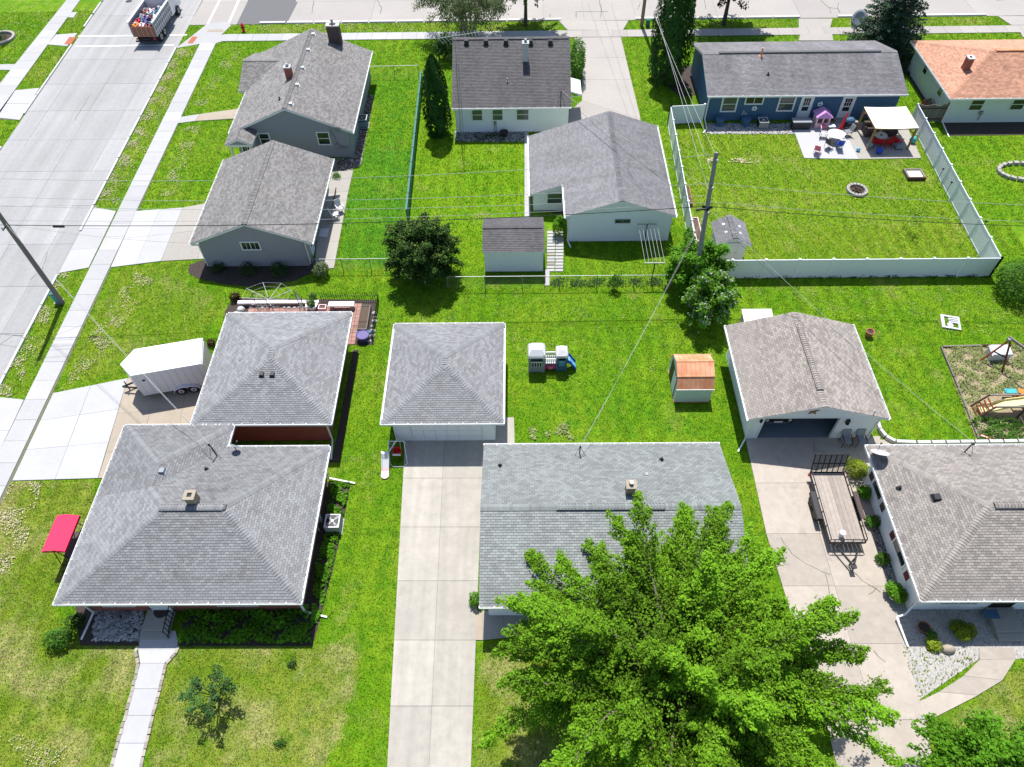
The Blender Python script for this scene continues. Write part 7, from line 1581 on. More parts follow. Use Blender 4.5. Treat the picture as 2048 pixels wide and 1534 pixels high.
# two-towered plastic play castle on the back lawn
a0 = at(1057, 746); b0 = at(1089, 746); c0 = at(1112, 743); d0 = at(1133, 741); t = thing('play_castle', 'grey and blue plastic play castle with two white roofs and a blue slide', 'playhouse', tuple(a0)); x0, x1, y0 = a0.x, b0.x, a0.y; w_ = x1 - x0; y1 = y0 + 1.05
def ptower(x0, x1, y0, y1, zr, zt, body, win):
    mb = MB()
    for (xa, ya) in ((x0, y0), (x1 - .14, y0), (x0, y1 - .14), (x1 - .14, y1 - .14)): mb.box(xa, xa + .14, ya, ya + .14, 0, zr)
    mb.box(x0 + .14, x1 - .14, y0 + .03, y0 + .1, .05, zr * .38); mb.box(x0 + .03, x0 + .1, y0 + .14, y1 - .14, .05, zr * .7); mb.box(x1 - .1, x1 - .03, y0 + .14, y1 - .14, .05, zr * .45); mb.box(x0 + .14, x1 - .14, y1 - .1, y1 - .03, .05, zr * .7); mb.build('tower', MT[body], t)
    mb = MB(); m = (x0 + x1) / 2
    for k in range(5): xx = x0 + .18 + k * (x1 - x0 - .4) / 4; mb.box(xx, xx + .05, y0 + .02, y0 + .07, zr * .39, zr * .66)
    mb.box(x0 + .14, x1 - .14, y0 + .02, y0 + .07, zr * .66, zr * .72); mb.build('balcony_grille', MT[win], t)
    r = MB(); e = .06; z2 = zr + (zt - zr) * .45; q = .2
    r.hex8([(x0 - e, y0 - e, zr), (x1 + e, y0 - e, zr), (x1 + e, y1 + e, zr), (x0 - e, y1 + e, zr), (x0, y0 + .02, z2), (x1, y0 + .02, z2), (x1, y1, z2), (x0, y1, z2)]); r.hex8([(x0, y0 + .02, z2), (x1, y0 + .02, z2), (x1, y1, z2), (x0, y1, z2), (x0 + q, y0 + q + .1, zt), (x1 - q, y0 + q + .1, zt), (x1 - q, y1 - q, zt), (x0 + q, y1 - q, zt)]); o = r.build('roof', MT['wht_pl'], t)
    mb = MB()
    for j in range(3):
        for k in range(7): u = (k + .5 + .5 * (j % 2)) / 8; xx = x0 + u * (x1 - x0); z = zr + .04 + j * (z2 - zr) / 3; mb.box(xx - .035, xx + .035, y0 - e + .08 * j / 3 - .02, y0 - e + .08 * j / 3 + .02, z, z + .03)
    mb.build('tile_mark', MT['pale_pl'], o, kind='stuff')
ptower(x0, x1, y0, y1, 1.55, 2.1, 'grey_pl', 'pale_pl'); ptower(c0.x, d0.x, c0.y, c0.y + .85, 1.45, 1.9, 'blue_siding', 'sky_pl')
mb = MB(); bx0, bx1 = x1, c0.x
for yy in (y0 + .15, y0 + .75):
    mb.box(bx0, bx1, yy - .03, yy + .03, 1.22, 1.3); mb.box(bx0, bx1, yy - .03, yy + .03, .82, .88)
    for k in range(6): xx = bx0 + .06 + k * (bx1 - bx0 - .12) / 5; mb.box(xx - .03, xx + .03, yy - .025, yy + .025, .88, 1.22)
mb.build('bridge_railing', MT['wht_pl'], t); MB().box(bx0, bx1, y0 + .18, y0 + .72, .74, .8).build('bridge_deck', MT['grey_pl'], t); mb = MB(); m = (bx0 + bx1) / 2
mb.tube((bx0, y0 + .45, .38), (bx1, y0 + .45, .38), .34, 16); mb.build('tunnel', MT['magenta_pl'], t); MB().tube((m - .0, y0 + .085, .42), (m, y0 + .13, .42), .16, 14).build('porthole', MT['pink_pl'], t)
sx_ = d0.x; mb = MB(); cy = c0.y + .4; pr = [(sx_, .95), (sx_ + .22, .8), (sx_ + .45, .38), (sx_ + .64, .1)]
for (xa, za), (xb, zb) in zip(pr[:-1], pr[1:]): mb.slab([(xa, cy - .3, za), (xb, cy - .3, zb), (xb, cy + .3, zb), (xa, cy + .3, za)], (0, 0, -.05))
mb.build('slide', MT['sky_pl'], t); mb = MB()
for s_ in (-1, 1):
    for (xa, za), (xb, zb) in zip(pr[:-1], pr[1:]): mb.hex8([(xa, cy + s_ * .32 - .03, za - .1), (xb, cy + s_ * .32 - .03, max(0, zb - .1)), (xb, cy + s_ * .32 + .03, max(0, zb - .1)), (xa, cy + s_ * .32 + .03, za - .1), (xa, cy + s_ * .32 - .03, za + .2), (xb, cy + s_ * .32 - .03, zb + .15), (xb, cy + s_ * .32 + .03, zb + .15), (xa, cy + s_ * .32 + .03, za + .2)])
mb.build('slide_wall', MT['blue_pl'], t)

# ---- clothes line with two T posts by the white garage
t = thing('clothes_line', 'washing line on two T shaped posts behind the chain link fence', 'clothes line', tuple(at(1301, 566))); n0 = at(1302, 566); n1 = Vector((n0.x - .05, n0.y + 4.3, 0)); zt = 2.0
for q in (n0, n1):
    o = MB().tube(q, q + Vector((0, 0, zt)), .045, 8).build('post', MT['dkmetal'], t); MB().tube(q + Vector((-.75, 0, zt)), q + Vector((.75, 0, zt)), .04, 7).build('cross_bar', MT['steel'], o)
for k in range(6): dx = -.7 + k * .28; MB().tube(n0 + Vector((dx, 0, zt + .05)), n1 + Vector((dx, 0, zt + .05)), .012, 5).build('line', MT['wire'], t)
# ---- garden terrace behind the brick garage
tr = bpy.data.objects.new('terrace', None); C.objects.link(tr); tr['kind'] = 'structure'
for i in range(17):
    for j in range(8): MB().box(-19.6 + i * .45, -19.17 + i * .45, 34.4 + j * .3, 34.68 + j * .3, .02, .055 + random.uniform(0, .008)).build('paving_stone', MT['pink_paver'], tr)
for i in range(3):
    for j in range(11): MB().box(-12.3 + i * .3, -12.02 + i * .3, 33.0 + j * .36, 33.34 + j * .36, .02, .055 + random.uniform(0, .008)).build('paving_stone', MT['pink_paver'], tr)
def stone_row(label, pts, s, mat='stone_w', n=None, jit=.08, h=.3):
    t = thing('stone_border', label, 'stone edging', (pts[0][0], pts[0][1], 0)); 
    for a, b in zip(pts[:-1], pts[1:]):
        a, b = Vector((a[0], a[1], 0)), Vector((b[0], b[1], 0)); m = max(1, int((b - a).length / (s * .95)))
        for k in range(m): c = a.lerp(b, (k + .5) / m); r = s * random.uniform(.38, .55); MB().ball((c.x + random.uniform(-jit, jit), c.y + random.uniform(-jit, jit), r * h), r, r * random.uniform(.7, 1), r * .6, 8, 4).build('stone', MT[mat], t)
    return t
stone_row('rough stones along the back of the paved terrace', [(-19.6, 36.65), (-14.2, 36.6)], .4, 'stone'); stone_row('pale boulders at the left end of the terrace', [(-20.6, 35.6), (-20.0, 36.8)], .55); stone_row('stones edging the right side of the raised planter', [(-10.35, 33.1), (-10.35, 36.2)], .42)
x, y = -17.2, 36.9; boxy('garden_wall', 'long white capping slab on the low wall behind the terrace', 'wall', [('slab', 'white', lambda m: m.box(-20.4, -14.5, 36.72, 37.0, .28, .4)), ('wall_face', 'stone_o', lambda m: m.box(-20.3, -14.6, 36.76, 36.96, 0, .28))], (x, y, 0))
boxy('stone_bench', 'white concrete bench at the corner of the garden terrace', 'bench', [('slab', 'white', lambda m: m.box(-13.7, -11.85, 36.25, 36.7, .42, .52)), ('leg', 'grey_conc', lambda m: m.box(-13.6, -13.4, 36.3, 36.65, 0, .42).box(-12.15, -11.95, 36.3, 36.65, 0, .42))], (-12.8, 36.5, 0))
p = Vector((-14.91, 36.4, 0)); t = boxy('flower_pot', 'white round pot with a leafy green plant on the terrace', 'plant pot', [('pot', 'wht_pl', lambda m: m.lathe(p, [(.22, 0), (.4, .5), (.44, .5), (.44, .55), (.36, .55), (.3, .45)], 16))], tuple(p)); P_, N_ = blob(260, (p.x, p.y, .75), .34, .34, .4); foliage(t, 'plant', P_, N_, .14, MT['lf_mid'])
p = Vector((-14.95, 37.2, 0)); shrub('bush', 'small bluish evergreen behind the white pot', 'shrub', p.x, p.y, .35, .9, 400, .1, 'lf_blue')
def planter(label, x0, x1, y0, y1, h=.4, mat='wood_gr', soil='dirt'):
    t = thing('planter_box', label, 'planter', ((x0 + x1) / 2, (y0 + y1) / 2, 0))
    for a in ((x0, x1, y0, y0 + .06), (x0, x1, y1 - .06, y1), (x0, x0 + .06, y0 + .06, y1 - .06), (x1 - .06, x1, y0 + .06, y1 - .06)): MB().box(*a, 0, h).build('board', MT[mat], t)
    MB().box(x0 + .06, x1 - .06, y0 + .06, y1 - .06, 0, h - .06).build('soil', MT[soil], t); return t
planter('long narrow planter of dry stems by the brick garage corner', -11.36, -10.66, 34.1, 36.45, .4); planter('small diamond planter on the terrace', -14.45, -13.9, 36.15, 36.6, .35, 'pinkw_pl')
p = Vector((-10.85, 33.5, 0)); boxy('wash_tub', 'round purple tub at the end of the planter', 'tub', [('tub', 'purple_pl', lambda m: m.lathe(p, [(.36, 0), (.44, .5), (.47, .52), (.42, .54), (.4, .5)], 18)), ('water', 'grey_pl', lambda m: m.lathe(p, [(.38, .47), (.38, .49)], 18)), ('stand', 'blue_siding', lambda m: m.box(p.x - .5, p.x + .5, p.y + .36, p.y + .6, 0, .3))], tuple(p))
t = thing('picket_fence', 'low black wire picket edging round the garden terrace', 'fence', (-11, 37.2, 0))
for i in range(26): x = -14.4 + i * .165; MB().bar((x, 37.25, 0), (x - .06, 37.3, .85), .025, .025).build('picket', MT['black'], t)
for i in range(30): y = 37.2 - i * .14; MB().bar((-10.2, y, 0), (-10.2, y, .75), .025, .025).build('picket', MT['black'], t)
MB().bar((-14.45, 37.28, .5), (-10.2, 37.28, .5), .02, .03).build('rail', MT['black'], t); MB().bar((-10.2, 37.25, .5), (-10.2, 33.1, .5), .03, .02).build('rail', MT['black'], t)
def trellis(label, a, b, h):
    t = thing('trellis', label, 'trellis', (a[0], a[1], 0)); A, B = Vector((a[0], a[1], 0)), Vector((b[0], b[1], 0)); segs = [(A, A + Vector((0, 0, h))), (B, B + Vector((0, 0, h))), (A + Vector((0, 0, h)), B + Vector((0, 0, h)))]; frame_tubes('frame', 'dkmetal', segs, t, .025); s2 = []
    for k in range(1, 8): z = h * k / 8; s2.append((A + Vector((0, 0, z)), B + Vector((0, 0, z)))); q = A.lerp(B, k / 8); s2.append((q, q + Vector((0, 0, h))))
    frame_tubes('wire_grid', 'wire', s2, t, .008)
trellis('wire trellis panel at the left of the rotary dryer', (-18.9, 36.4), (-18.1, 36.5), 1.7); trellis('wire trellis panel beside the white pot', (-15.9, 36.6), (-15.3, 35.9), 1.7)
t = thing('rotary_dryer', 'spindly rotary clothes dryer over the paved terrace', 'clothes dryer', (-17.68, 36.1, 0)); c = Vector((-17.68, 36.1, 1.7)); MB().tube((c.x, c.y, 0), c, .03, 7).build('post', MT['steel'], t); s_ = []
for k in range(8): a = k * pi / 4 + .3; MB().tube(c - Vector((0, 0, .3)), c + Vector((cos(a) * 1.75, sin(a) * 1.2, .25)), .018, 5).build('arm', MT['pale_pl'], t)
for rr in (.5, .75, 1.0):
    for k in range(8): a, b = k * pi / 4 + .3, (k + 1) * pi / 4 + .3; s_.append((c + Vector((cos(a) * 1.75 * rr, sin(a) * 1.2 * rr, -.3 + .55 * rr)), c + Vector((cos(b) * 1.75 * rr, sin(b) * 1.2 * rr, -.3 + .55 * rr))))
frame_tubes('line', 'wire', s_, t, .007)

# ---- patio of the navy house
def at0(px, py, h=0): return at(px, py, h)
c4 = [at(1737, 214, 2.2), at(1831, 212, 2.2), at(1838, 256, 2.2), at(1751, 257, 2.2)]; x0, x1 = c4[3].x, c4[2].x; y0, y1 = c4[3].y, c4[0].y
t = thing('pergola', 'timber pergola with a cream fabric canopy over the patio', 'pergola', ((x0 + x1) / 2, (y0 + y1) / 2, 0))
for x in (x0 + .1, x1 - .1):
    for y in (y0 + .1, y1 - .1): MB().box(x - .07, x + .07, y - .07, y + .07, 0, 2.15).build('post', MT['wood'], t)
for y in (y0 + .1, y1 - .1): MB().box(x0, x1, y - .04, y + .04, 2.03, 2.15).build('beam', MT['wood'], t)
for x in (x0 + .1, x1 - .1): MB().box(x - .04, x + .04, y0 + .15, y1 - .15, 2.0, 2.13).build('beam', MT['wood'], t)
for x, s_ in ((x0 + .1, 1), (x1 - .1, -1)):
    for y in (y0 + .1, y1 - .1): MB().bar((x, y, 1.5), (x + s_ * .6, y, 2.03), .07, .07).build('brace', MT['wood'], t)
nx, ny = 8, 6; V = [(x0 + (x1 - x0) * i / nx, y0 + (y1 - y0) * j / ny, 2.22 - .10 * sin(pi * i / nx) * (1 if j % 2 else .6)) for j in range(ny + 1) for i in range(nx + 1)]
mb = MB(); mb.add(V, [(j * (nx + 1) + i, j * (nx + 1) + i + 1, (j + 1) * (nx + 1) + i + 1, (j + 1) * (nx + 1) + i) for j in range(ny) for i in range(nx)]); o = mb.build('canopy', MT['beige_cv'], t); so_ = o.modifiers.new('thick', 'SOLIDIFY'); so_.thickness = .02
PX0, PX1, PY0, PY1 = x0, x1, y0, y1
def chair(label, p, rz, mat, frame='dkmetal', group=None, arms=True, low=False):
    t = thing('patio_chair', label, 'chair', (p.x, p.y, .05), rz, group, local=True); s = .26; h = .34 if low else .43
    for sx in (-1, 1):
        for sy in (-1, 1): MB().tube((sx * s, sy * s, 0), (sx * s, sy * s, h if sy < 0 else h), .018, 6).build('leg', MT[frame], t)
        if arms: MB().bar((sx * s, -s, h + .2), (sx * s, s, h + .22), .05, .03).tube((sx * s, -s, h), (sx * s, -s, h + .2), .015, 6).build('arm', MT[frame], t)
    MB().box(-s, s, -s, s, h, h + .04).build('seat', MT[mat], t); MB().slab([(-s, s, h + .02), (s, s, h + .02), (s, s + .16, h + .58), (-s, s + .16, h + .58)], (0, .04, 0)).build('backrest', MT[mat], t); return t
p = at(1667, 282); t = boxy('round_table', 'white round patio table in the sun', 'table', [('tabletop', 'wht_pl', lambda m: m.lathe(p + Vector((0, 0, .7)), [(.72, 0), (.74, .02), (.74, .04)], 24)), ('leg', 'black', lambda m: [m.tube(p + Vector((cos(a) * .5, sin(a) * .5, .05)), p + Vector((cos(a) * .25, sin(a) * .25, .7)), .02, 6) for a in (0.5, 2.1, 3.6, 5.2)])], tuple(p))
for lab, px, py, rz, mt in (('white folding chair left of the round table', 1645, 275, 1.4, 'wht_pl'), ('grey chair right of the round table', 1692, 272, -1.3, 'grey_pl'), ('blue chair in front of the round table', 1676, 297, 3.0, 'blue_pl'), ('black slatted chair left front of the round table', 1656, 296, 2.2, 'black')): chair(lab, at(px, py), rz, mt)
p = at(1633, 306); t = chair('pink striped childs lounge chair near the patio edge', p, 2.6, 'pink_pl', 'wht_pl', low=True)
p = at(1676, 268); boxy('parasol', 'closed red parasol beside the patio table', 'parasol', [('canopy', 'red_pl', lambda m: m.tube(p + Vector((-.1, -.2, .3)), p + Vector((.25, .15, 2.0)), .2, 9, .05)), ('pole', 'steel', lambda m: m.tube(p + Vector((-.14, -.24, .05)), p + Vector((.28, .18, 2.15)), .025, 6)), ('base', 'grey_conc', lambda m: m.lathe(p + Vector((-.14, -.24, .05)), [(.25, 0), (.22, .1), (.05, .14)], 12))], tuple(p))
p = at(1641, 256); t = thing('toy_house', 'pink roofed plastic toy house between the white doors', 'playhouse', tuple(p)); x, y = p.x, p.y
MB().box(x - .62, x - .5, y - .05, y + .95, .05, 1.15).box(x + .5, x + .62, y - .05, y + .95, .05, 1.15).box(x - .5, x + .5, y + .85, y + .95, .05, 1.15).box(x - .5, x - .12, y - .05, y + .05, .05, .5).box(x + .12, x + .5, y - .05, y + .05, .05, .5).box(x - .5, x + .5, y - .05, y + .05, 1.02, 1.15).box(x - .06, x + .06, y - .05, y + .05, .05, 1.02).build('wall', MT['pinkw_pl'], t)
MB().add([(x - .75, y - .18, 1.12), (x + .75, y - .18, 1.12), (x + .75, y + 1.05, 1.12), (x - .75, y + 1.05, 1.12), (x, y - .05, 1.6), (x, y + .95, 1.6), (x - .75, y - .18, 1.06), (x + .75, y - .18, 1.06), (x + .75, y + 1.05, 1.06), (x - .75, y + 1.05, 1.06)], [(0, 1, 4), (1, 2, 5, 4), (2, 3, 5), (3, 0, 4, 5), (9, 8, 7, 6), (0, 6, 7, 1), (1, 7, 8, 2), (2, 8, 9, 3), (3, 9, 6, 0)]).build('roof', MT['lilac_pl'], t); MB().box(x - .12, x + .25, y - .3, y - .06, .05, .4).build('doorstep', MT['pink_pl'], t)
p = at(1602, 259); boxy('outdoor_box', 'dark slatted storage bench by the left white door', 'storage box', [('body', 'dkmetal', lambda m: m.box(p.x - .9, p.x + .7, p.y - .1, p.y + .5, .05, .75)), ('lid', 'grey_pl', lambda m: m.box(p.x - .95, p.x + .75, p.y - .15, p.y + .55, .75, .82))], tuple(p))
p = at(1660, 262); boxy('side_table', 'low white table beside the toy house', 'table', [('tabletop', 'wht_pl', lambda m: m.box(p.x - .3, p.x + .3, p.y - .2, p.y + .2, .5, .54)), ('leg', 'grey_pl', lambda m: [m.box(p.x + a * .26 - .02, p.x + a * .26 + .02, p.y + b * .16 - .02, p.y + b * .16 + .02, .05, .5) for a in (-1, 1) for b in (-1, 1)])], tuple(p))
p = at(1694, 258); boxy('barbecue', 'blue grey covered barbecue next to the right white door', 'barbecue', [('hood', 'blue_siding', lambda m: m.ball(p + Vector((0, 0, .85)), .45, .35, .3)), ('cart', 'black', lambda m: m.box(p.x - .35, p.x + .35, p.y - .25, p.y + .25, .1, .8)), ('shelf', 'steel', lambda m: m.box(p.x + .35, p.x + .7, p.y - .2, p.y + .2, .76, .8)), ('wheel', 'tire', lambda m: m.tube(p + Vector((-.36, -.2, .12)), p + Vector((-.32, -.2, .12)), .12, 10))], tuple(p))
xm, y0 = (PX0 + PX1) / 2, PY0
t = thing('sofa', 'dark brown corner sofa under the pergola', 'sofa', (xm, y0 + 2, .05)); MB().box(xm - 1.4, xm + 1.4, y0 + 2.0, y0 + 2.9, .05, .45).build('seat', MT['brown_cv'], t); MB().box(xm - 1.4, xm + 1.4, y0 + 2.9, y0 + 3.15, .05, .95).build('backrest', MT['brown_cv'], t)
for x in (xm - 1.4, xm + 1.2): MB().box(x, x + .2, y0 + 2.0, y0 + 2.9, .45, .65).build('arm', MT['brown_cv'], t)
for k in range(3): MB().box(xm - 1.15 + k * .8, xm - .4 + k * .8, y0 + 2.05, y0 + 2.85, .452, .56).build('cushion', MT['brown_cv'], t)
p = Vector((xm - .35, y0 + 1.35, 0)); boxy('fire_table', 'round table with a pale top under the pergola', 'table', [('tabletop', 'pale_pl', lambda m: m.lathe(p + Vector((0, 0, .62)), [(.55, 0), (.57, .03), (.55, .06)], 20)), ('base', 'black', lambda m: m.lathe(p + Vector((0, 0, .05)), [(.35, 0), (.3, .55)], 14)), ('burner', 'black', lambda m: m.lathe(p + Vector((0, 0, .68)), [(.12, .002), (.1, .02)], 12))], tuple(p))
for lab, dx, dy, rz in (('red adirondack chair under the pergola, left one', -.75, .75, 2.9), ('red adirondack chair under the pergola, middle one', .15, .7, 3.2), ('red adirondack chair under the pergola, right one', 1.0, .85, 2.3)):
    t = thing('adirondack_chair', lab, 'chair', (xm + dx, y0 + dy, .05), rz, 'red chairs under the pergola', local=True)
    for k in range(5): MB().slab([(-.28 + k * .115, .22, .28), (-.18 + k * .115, .22, .28), (-.19 + k * .12, .5, .95), (-.29 + k * .12, .5, .95)], (0, .03, 0)).build('back_slat', MT['red_pl'], t)
    for k in range(4): MB().box(-.28, .28, -.32 + k * .14, -.2 + k * .14, .34 - k * .02, .37 - k * .02).build('seat_slat', MT['red_pl'], t)
    for s_ in (-1, 1): MB().box(s_ * .36 - .06, s_ * .36 + .06, -.38, .3, .54, .57).build('arm', MT['red_pl'], t); MB().box(s_ * .33 - .03, s_ * .33 + .03, -.34, -.26, 0, .54).build('leg', MT['red_pl'], t); MB().bar((s_ * .3, -.3, .32), (s_ * .3, .5, .05), .04, .1).build('leg', MT['red_pl'], t)
for lab, px, py, mt, r in (('blue ball at the front of the pergola', 1756, 308, 'blue_pl', .3), ('turquoise ball beside the right pergola post', 1823, 286, 'teal_pl', .3), ('light blue toy ball on the open patio', 1715, 303, 'sky_pl', .18), ('pale blue cushion like ball by the left pergola post', 1737, 296, 'sky_pl', .25)):
    p = at(px, py); t = thing('ball', lab, 'ball', (p.x, p.y, .05)); MB().ball((p.x, p.y, .05 + r), r, n=14, k=9).build('shell', MT[mt], t, smooth=True)
boxy('ottoman', 'grey square ottoman at the pergola edge', 'ottoman', [('base', 'black', lambda m: m.box(xm + .75, xm + 1.35, y0 + .05, y0 + .55, .05, .12)), ('cushion', 'grey_pl', lambda m: m.box(xm + .75, xm + 1.35, y0 + .05, y0 + .55, .12, .42))], (xm + 1.05, y0 + .3, 0))
for lab, px, py, mt in (('blue tub against the navy wall, left one', 1438, 250, 'blue_siding'), ('blue tub against the navy wall, by the high window', 1490, 250, 'blue_siding')):
    p = at(px, py); boxy('tub', lab, 'tub', [('body', mt, lambda m: m.lathe(p, [(.35, 0), (.4, .6), (.43, .62)], 14)), ('lid', mt, lambda m: m.lathe(p, [(.44, .622), (.42, .66)], 14))], tuple(p))
for lab, px, mt in (('green wheeled bin behind the white house', 1096, 'green_pl'), ('blue wheeled bin behind the white house', 1117, 'blue_siding')):
    p = at(px, 255); boxy('wheeled_bin', lab, 'bin', [('body', mt, lambda m: m.hex8([(p.x + a, p.y + b, z) for z, s in ((.05, .25), (.95, .32)) for a, b in ((-s, -s), (s, -s), (s, s), (-s, s))])), ('lid', mt, lambda m: m.box(p.x - .34, p.x + .34, p.y - .36, p.y + .34, .951, 1.02)), ('wheel', 'tire', lambda m: m.tube(p + Vector((-.3, .28, .12)), p + Vector((.3, .28, .12)), .12, 8))], tuple(p))
p = at(1061, 258); boxy('barbecue', 'black covered grill against the white house wall', 'barbecue', [('cover', 'black', lambda m: m.hex8([(p.x + a * s, p.y + b * .3, z) for z, s in ((.05, .7), (1.0, .6)) for a, b in ((-1, -1), (1, -1), (1, 1), (-1, 1))])), ('hood', 'black', lambda m: m.ball(p + Vector((0, 0, 1.0)), .58, .3, .22))], tuple(p))
p = at(1008, 272); boxy('planter_pot', 'dark round pot against the foot of the white house', 'plant pot', [('pot', 'dkmetal', lambda m: m.lathe(p, [(.25, 0), (.36, .42), (.4, .45), (.33, .45), (.28, .35)], 14)), ('soil', 'soil_dark', lambda m: m.lathe(p, [(.27, .36), (.27, .38)], 12))], tuple(p))
# ---- fenced yard pieces
def ring(label, p, R, n, s, mat, fill=None, name='fire_pit', cat='fire pit', ry=None, arc=(0, 2 * pi)):
    t = thing(name, label, cat, tuple(p)); ry = ry or R
    for k in range(n): a = arc[0] + (arc[1] - arc[0]) * k / n; c = p + Vector((cos(a) * R, sin(a) * ry, 0)); MB().hex8([(c.x + (cos(a) * u - sin(a) * v), c.y + (sin(a) * u + cos(a) * v), z) for z in (0, s * .9) for u, v in ((-s * .5, -s * .7), (s * .5, -s * .7), (s * .5, s * .7), (-s * .5, s * .7))]).build('stone', MT[mat], t)
    if fill: MB().lathe(p, [(R - s * .4, .01), (R - s * .5, .05)], 20).build('hearth', MT[fill], t)
    return t
ring('stone fire pit ring in the middle of the fenced yard', at(1713, 382), .72, 16, .24, 'grey_conc', 'soil_dark'); p = at(1713, 382)
for k in range(4): a = k * .8; t = MB().tube((p.x - cos(a) * .4, p.y - sin(a) * .4, .08 + k * .05), (p.x + cos(a) * .4, p.y + sin(a) * .4, .1 + k * .06), .05, 6).build('log', MT['wood_dk']); tag(t, 'charred log in the fire pit, %s of the pile' % ('lowest', 'second', 'third', 'topmost')[k], 'log', 'charred logs in the fire pit')
ring('half circle of pale blocks round a flower bed at the right edge', at(2042, 345), 1.9, 20, .3, 'grey_conc', None, 'flower_bed', 'flower bed', 1.15); ring('ring of pale stones round the bush across the street', at(3, 78), 1.3, 22, .28, 'grey_conc', 'soil_dark', 'flower_bed', 'flower bed')
p = at(1827, 352); t = thing('sandbox', 'square wooden sandbox with pale sand', 'sandbox', tuple(p)); x, y = p.x, p.y
for a in ((x - .75, x + .75, y - .65, y - .5), (x - .75, x + .75, y + .5, y + .65), (x - .75, x - .6, y - .5, y + .5), (x + .6, x + .75, y - .5, y + .5)): MB().box(*a, 0, .3).build('board', MT['wood_dk'] if a[3] < y else MT['wood_gr'], t)
MB().box(x - .6, x + .6, y - .5, y + .5, 0, .2).build('sand', MT['beige_cv'], t)
x = 14.1; planter('raised bed along the left vinyl fence, farther one', x - .25, x + .25, 47.8, 50.0, .3, 'wood'); planter('raised bed along the left vinyl fence, nearer one', x - .2, x + .35, 43.2, 46.0, .3, 'pinkw_pl')
for k, (px, py) in enumerate(((1850, 300), (1872, 365), (1955, 470), (1888, 392))): p = at(px, py); boxy('garden_light', 'slim black garden light %s' % ('beside the patio corner', 'by the right vinyl fence below the patio', 'near the lower right corner of the fence', 'halfway along the right vinyl fence')[k], 'garden light', [('stake', 'black', lambda m: m.tube(p, p + Vector((0, 0, 1.3)), .02, 6)), ('lamp', 'black', lambda m: m.ball(p + Vector((0, 0, 1.35)), .09))], tuple(p), 'garden lights')
# ---- lawn pieces right of the tan garage
p = at(1900, 646); t = thing('plastic_pallet', 'white plastic panel with slots lying on the grass', 'panel', (p.x, p.y, 0), radians(-14), local=True)
for a in ((-.62, .62, -.62, -.5), (-.62, .62, .5, .62), (-.62, -.42, -.5, .5), (.5, .62, -.5, .5)): MB().box(*a, .02, .12).build('frame', MT['wht_pl'], t)
for k in range(3): MB().box(-.12, .5, -.02 + k * .17, .06 + k * .17, .03, .11).build('slat', MT['wht_pl'], t)
MB().lathe(Vector((-.05, -.28, .03)), [(.2, 0), (.2, .08)], 16).build('disc', MT['wht_pl'], t)
p = at(1736, 672); boxy('plant_pot', 'brown clay pot standing alone on the lawn', 'plant pot', [('pot', 'terracotta', lambda m: m.lathe(p, [(.2, 0), (.26, .42), (.3, .43), (.3, .5), (.24, .5), (.2, .4)], 14)), ('soil', 'soil_dark', lambda m: m.lathe(p, [(.21, .41), (.2, .43)], 12))], tuple(p))
# curved retaining kerb and garden edging boards
edging(P2([(1752, 846), (1757, 862), (1769, 877), (1788, 887), (1830, 889), (2060, 886)]), .2, .9, 'retaining_kerb', 'kerb', .32, .004); t = thing('garden_edging', 'weathered boards edging the garden plot', 'garden edging', tuple(at(1881, 696)))
for a, b in (((1881, 696), (1906, 755)), ((1907, 757), (1932, 820)), ((1933, 822), (1957, 884)), ((1884, 695), (1960, 693)), ((1961, 693), (2060, 691))): MB().bar(at(*a) + Vector((0, 0, .08)), at(*b) + Vector((0, 0, .08)), .09, .18).build('board', MT['wood_gr'] if a[0] < 1950 else MT['wood_dk'], t)
p = at(1992, 716); boxy('storage_bin', 'big white bin under the leaning frame in the garden plot', 'bin', [('body', 'pale_pl', lambda m: m.box(p.x - .62, p.x + .62, p.y - .3, p.y + .45, 0, .6)), ('lid', 'wht_pl', lambda m: m.hex8([(p.x - .68, p.y - .36, .6), (p.x + .68, p.y - .36, .6), (p.x + .68, p.y + .5, .72), (p.x - .68, p.y + .5, .72), (p.x - .6, p.y - .3, .74), (p.x + .62, p.y - .3, .74), (p.x + .62, p.y + .45, .86), (p.x - .6, p.y + .45, .86)]))], tuple(p))
a_, b_, c_, d_ = at(1960, 722), at(2004, 745), at(2022, 678, 2.2), Vector((27.6, 28.2, 2.2)); t = thing('swing_frame', 'dark timber swing beam on A shaped legs at the right edge', 'swing frame', tuple(a_))
for q in (a_, b_): MB().bar(q, c_, .09, .09).build('leg', MT['wood_red'], t)
MB().bar(a_.lerp(c_, .45), b_.lerp(c_, .45), .07, .07).build('cross_bar', MT['wood_dk'], t); MB().bar(c_ + Vector((-.1, .15, .05)), c_ + Vector((2.6, -4.2, .05)), .1, .14).build('beam', MT['wood_gr'], t); MB().box(c_.x - .22, c_.x + .12, c_.y - .12, c_.y + .1, 2.08, 2.25).build('bracket', MT['steel'], t)
for s_ in (-1, 1): e = c_ + Vector((2.6, -4.2, 0)); MB().bar(e, Vector((e.x + s_ * .9, e.y - .2, 0)), .09, .09).build('leg', MT['wood_red'], t)
p = at(2022, 782, .6); t = thing('toy_swing', 'teal swing seat hanging in the garden plot', 'swing', (p.x, p.y, 0)); MB().hex8([(p.x + a, p.y + b, z) for z, s in ((.45, .3), (.62, .38)) for a, b in ((-s, -.18), (s, -.18), (s, .18), (-s, .18))]).build('seat', MT['teal_pl'], t); frame_tubes('rope', 'wire', [((p.x - .33, p.y, .6), (p.x - .2, p.y + .3, 2.2)), ((p.x + .33, p.y, .6), (p.x + .3, p.y + .25, 2.2))], t, .012)
g0 = at(1953, 838); t = thing('play_set', 'timber play deck with a faded yellow slide at the right edge', 'play set', tuple(g0)); gx = g0.x
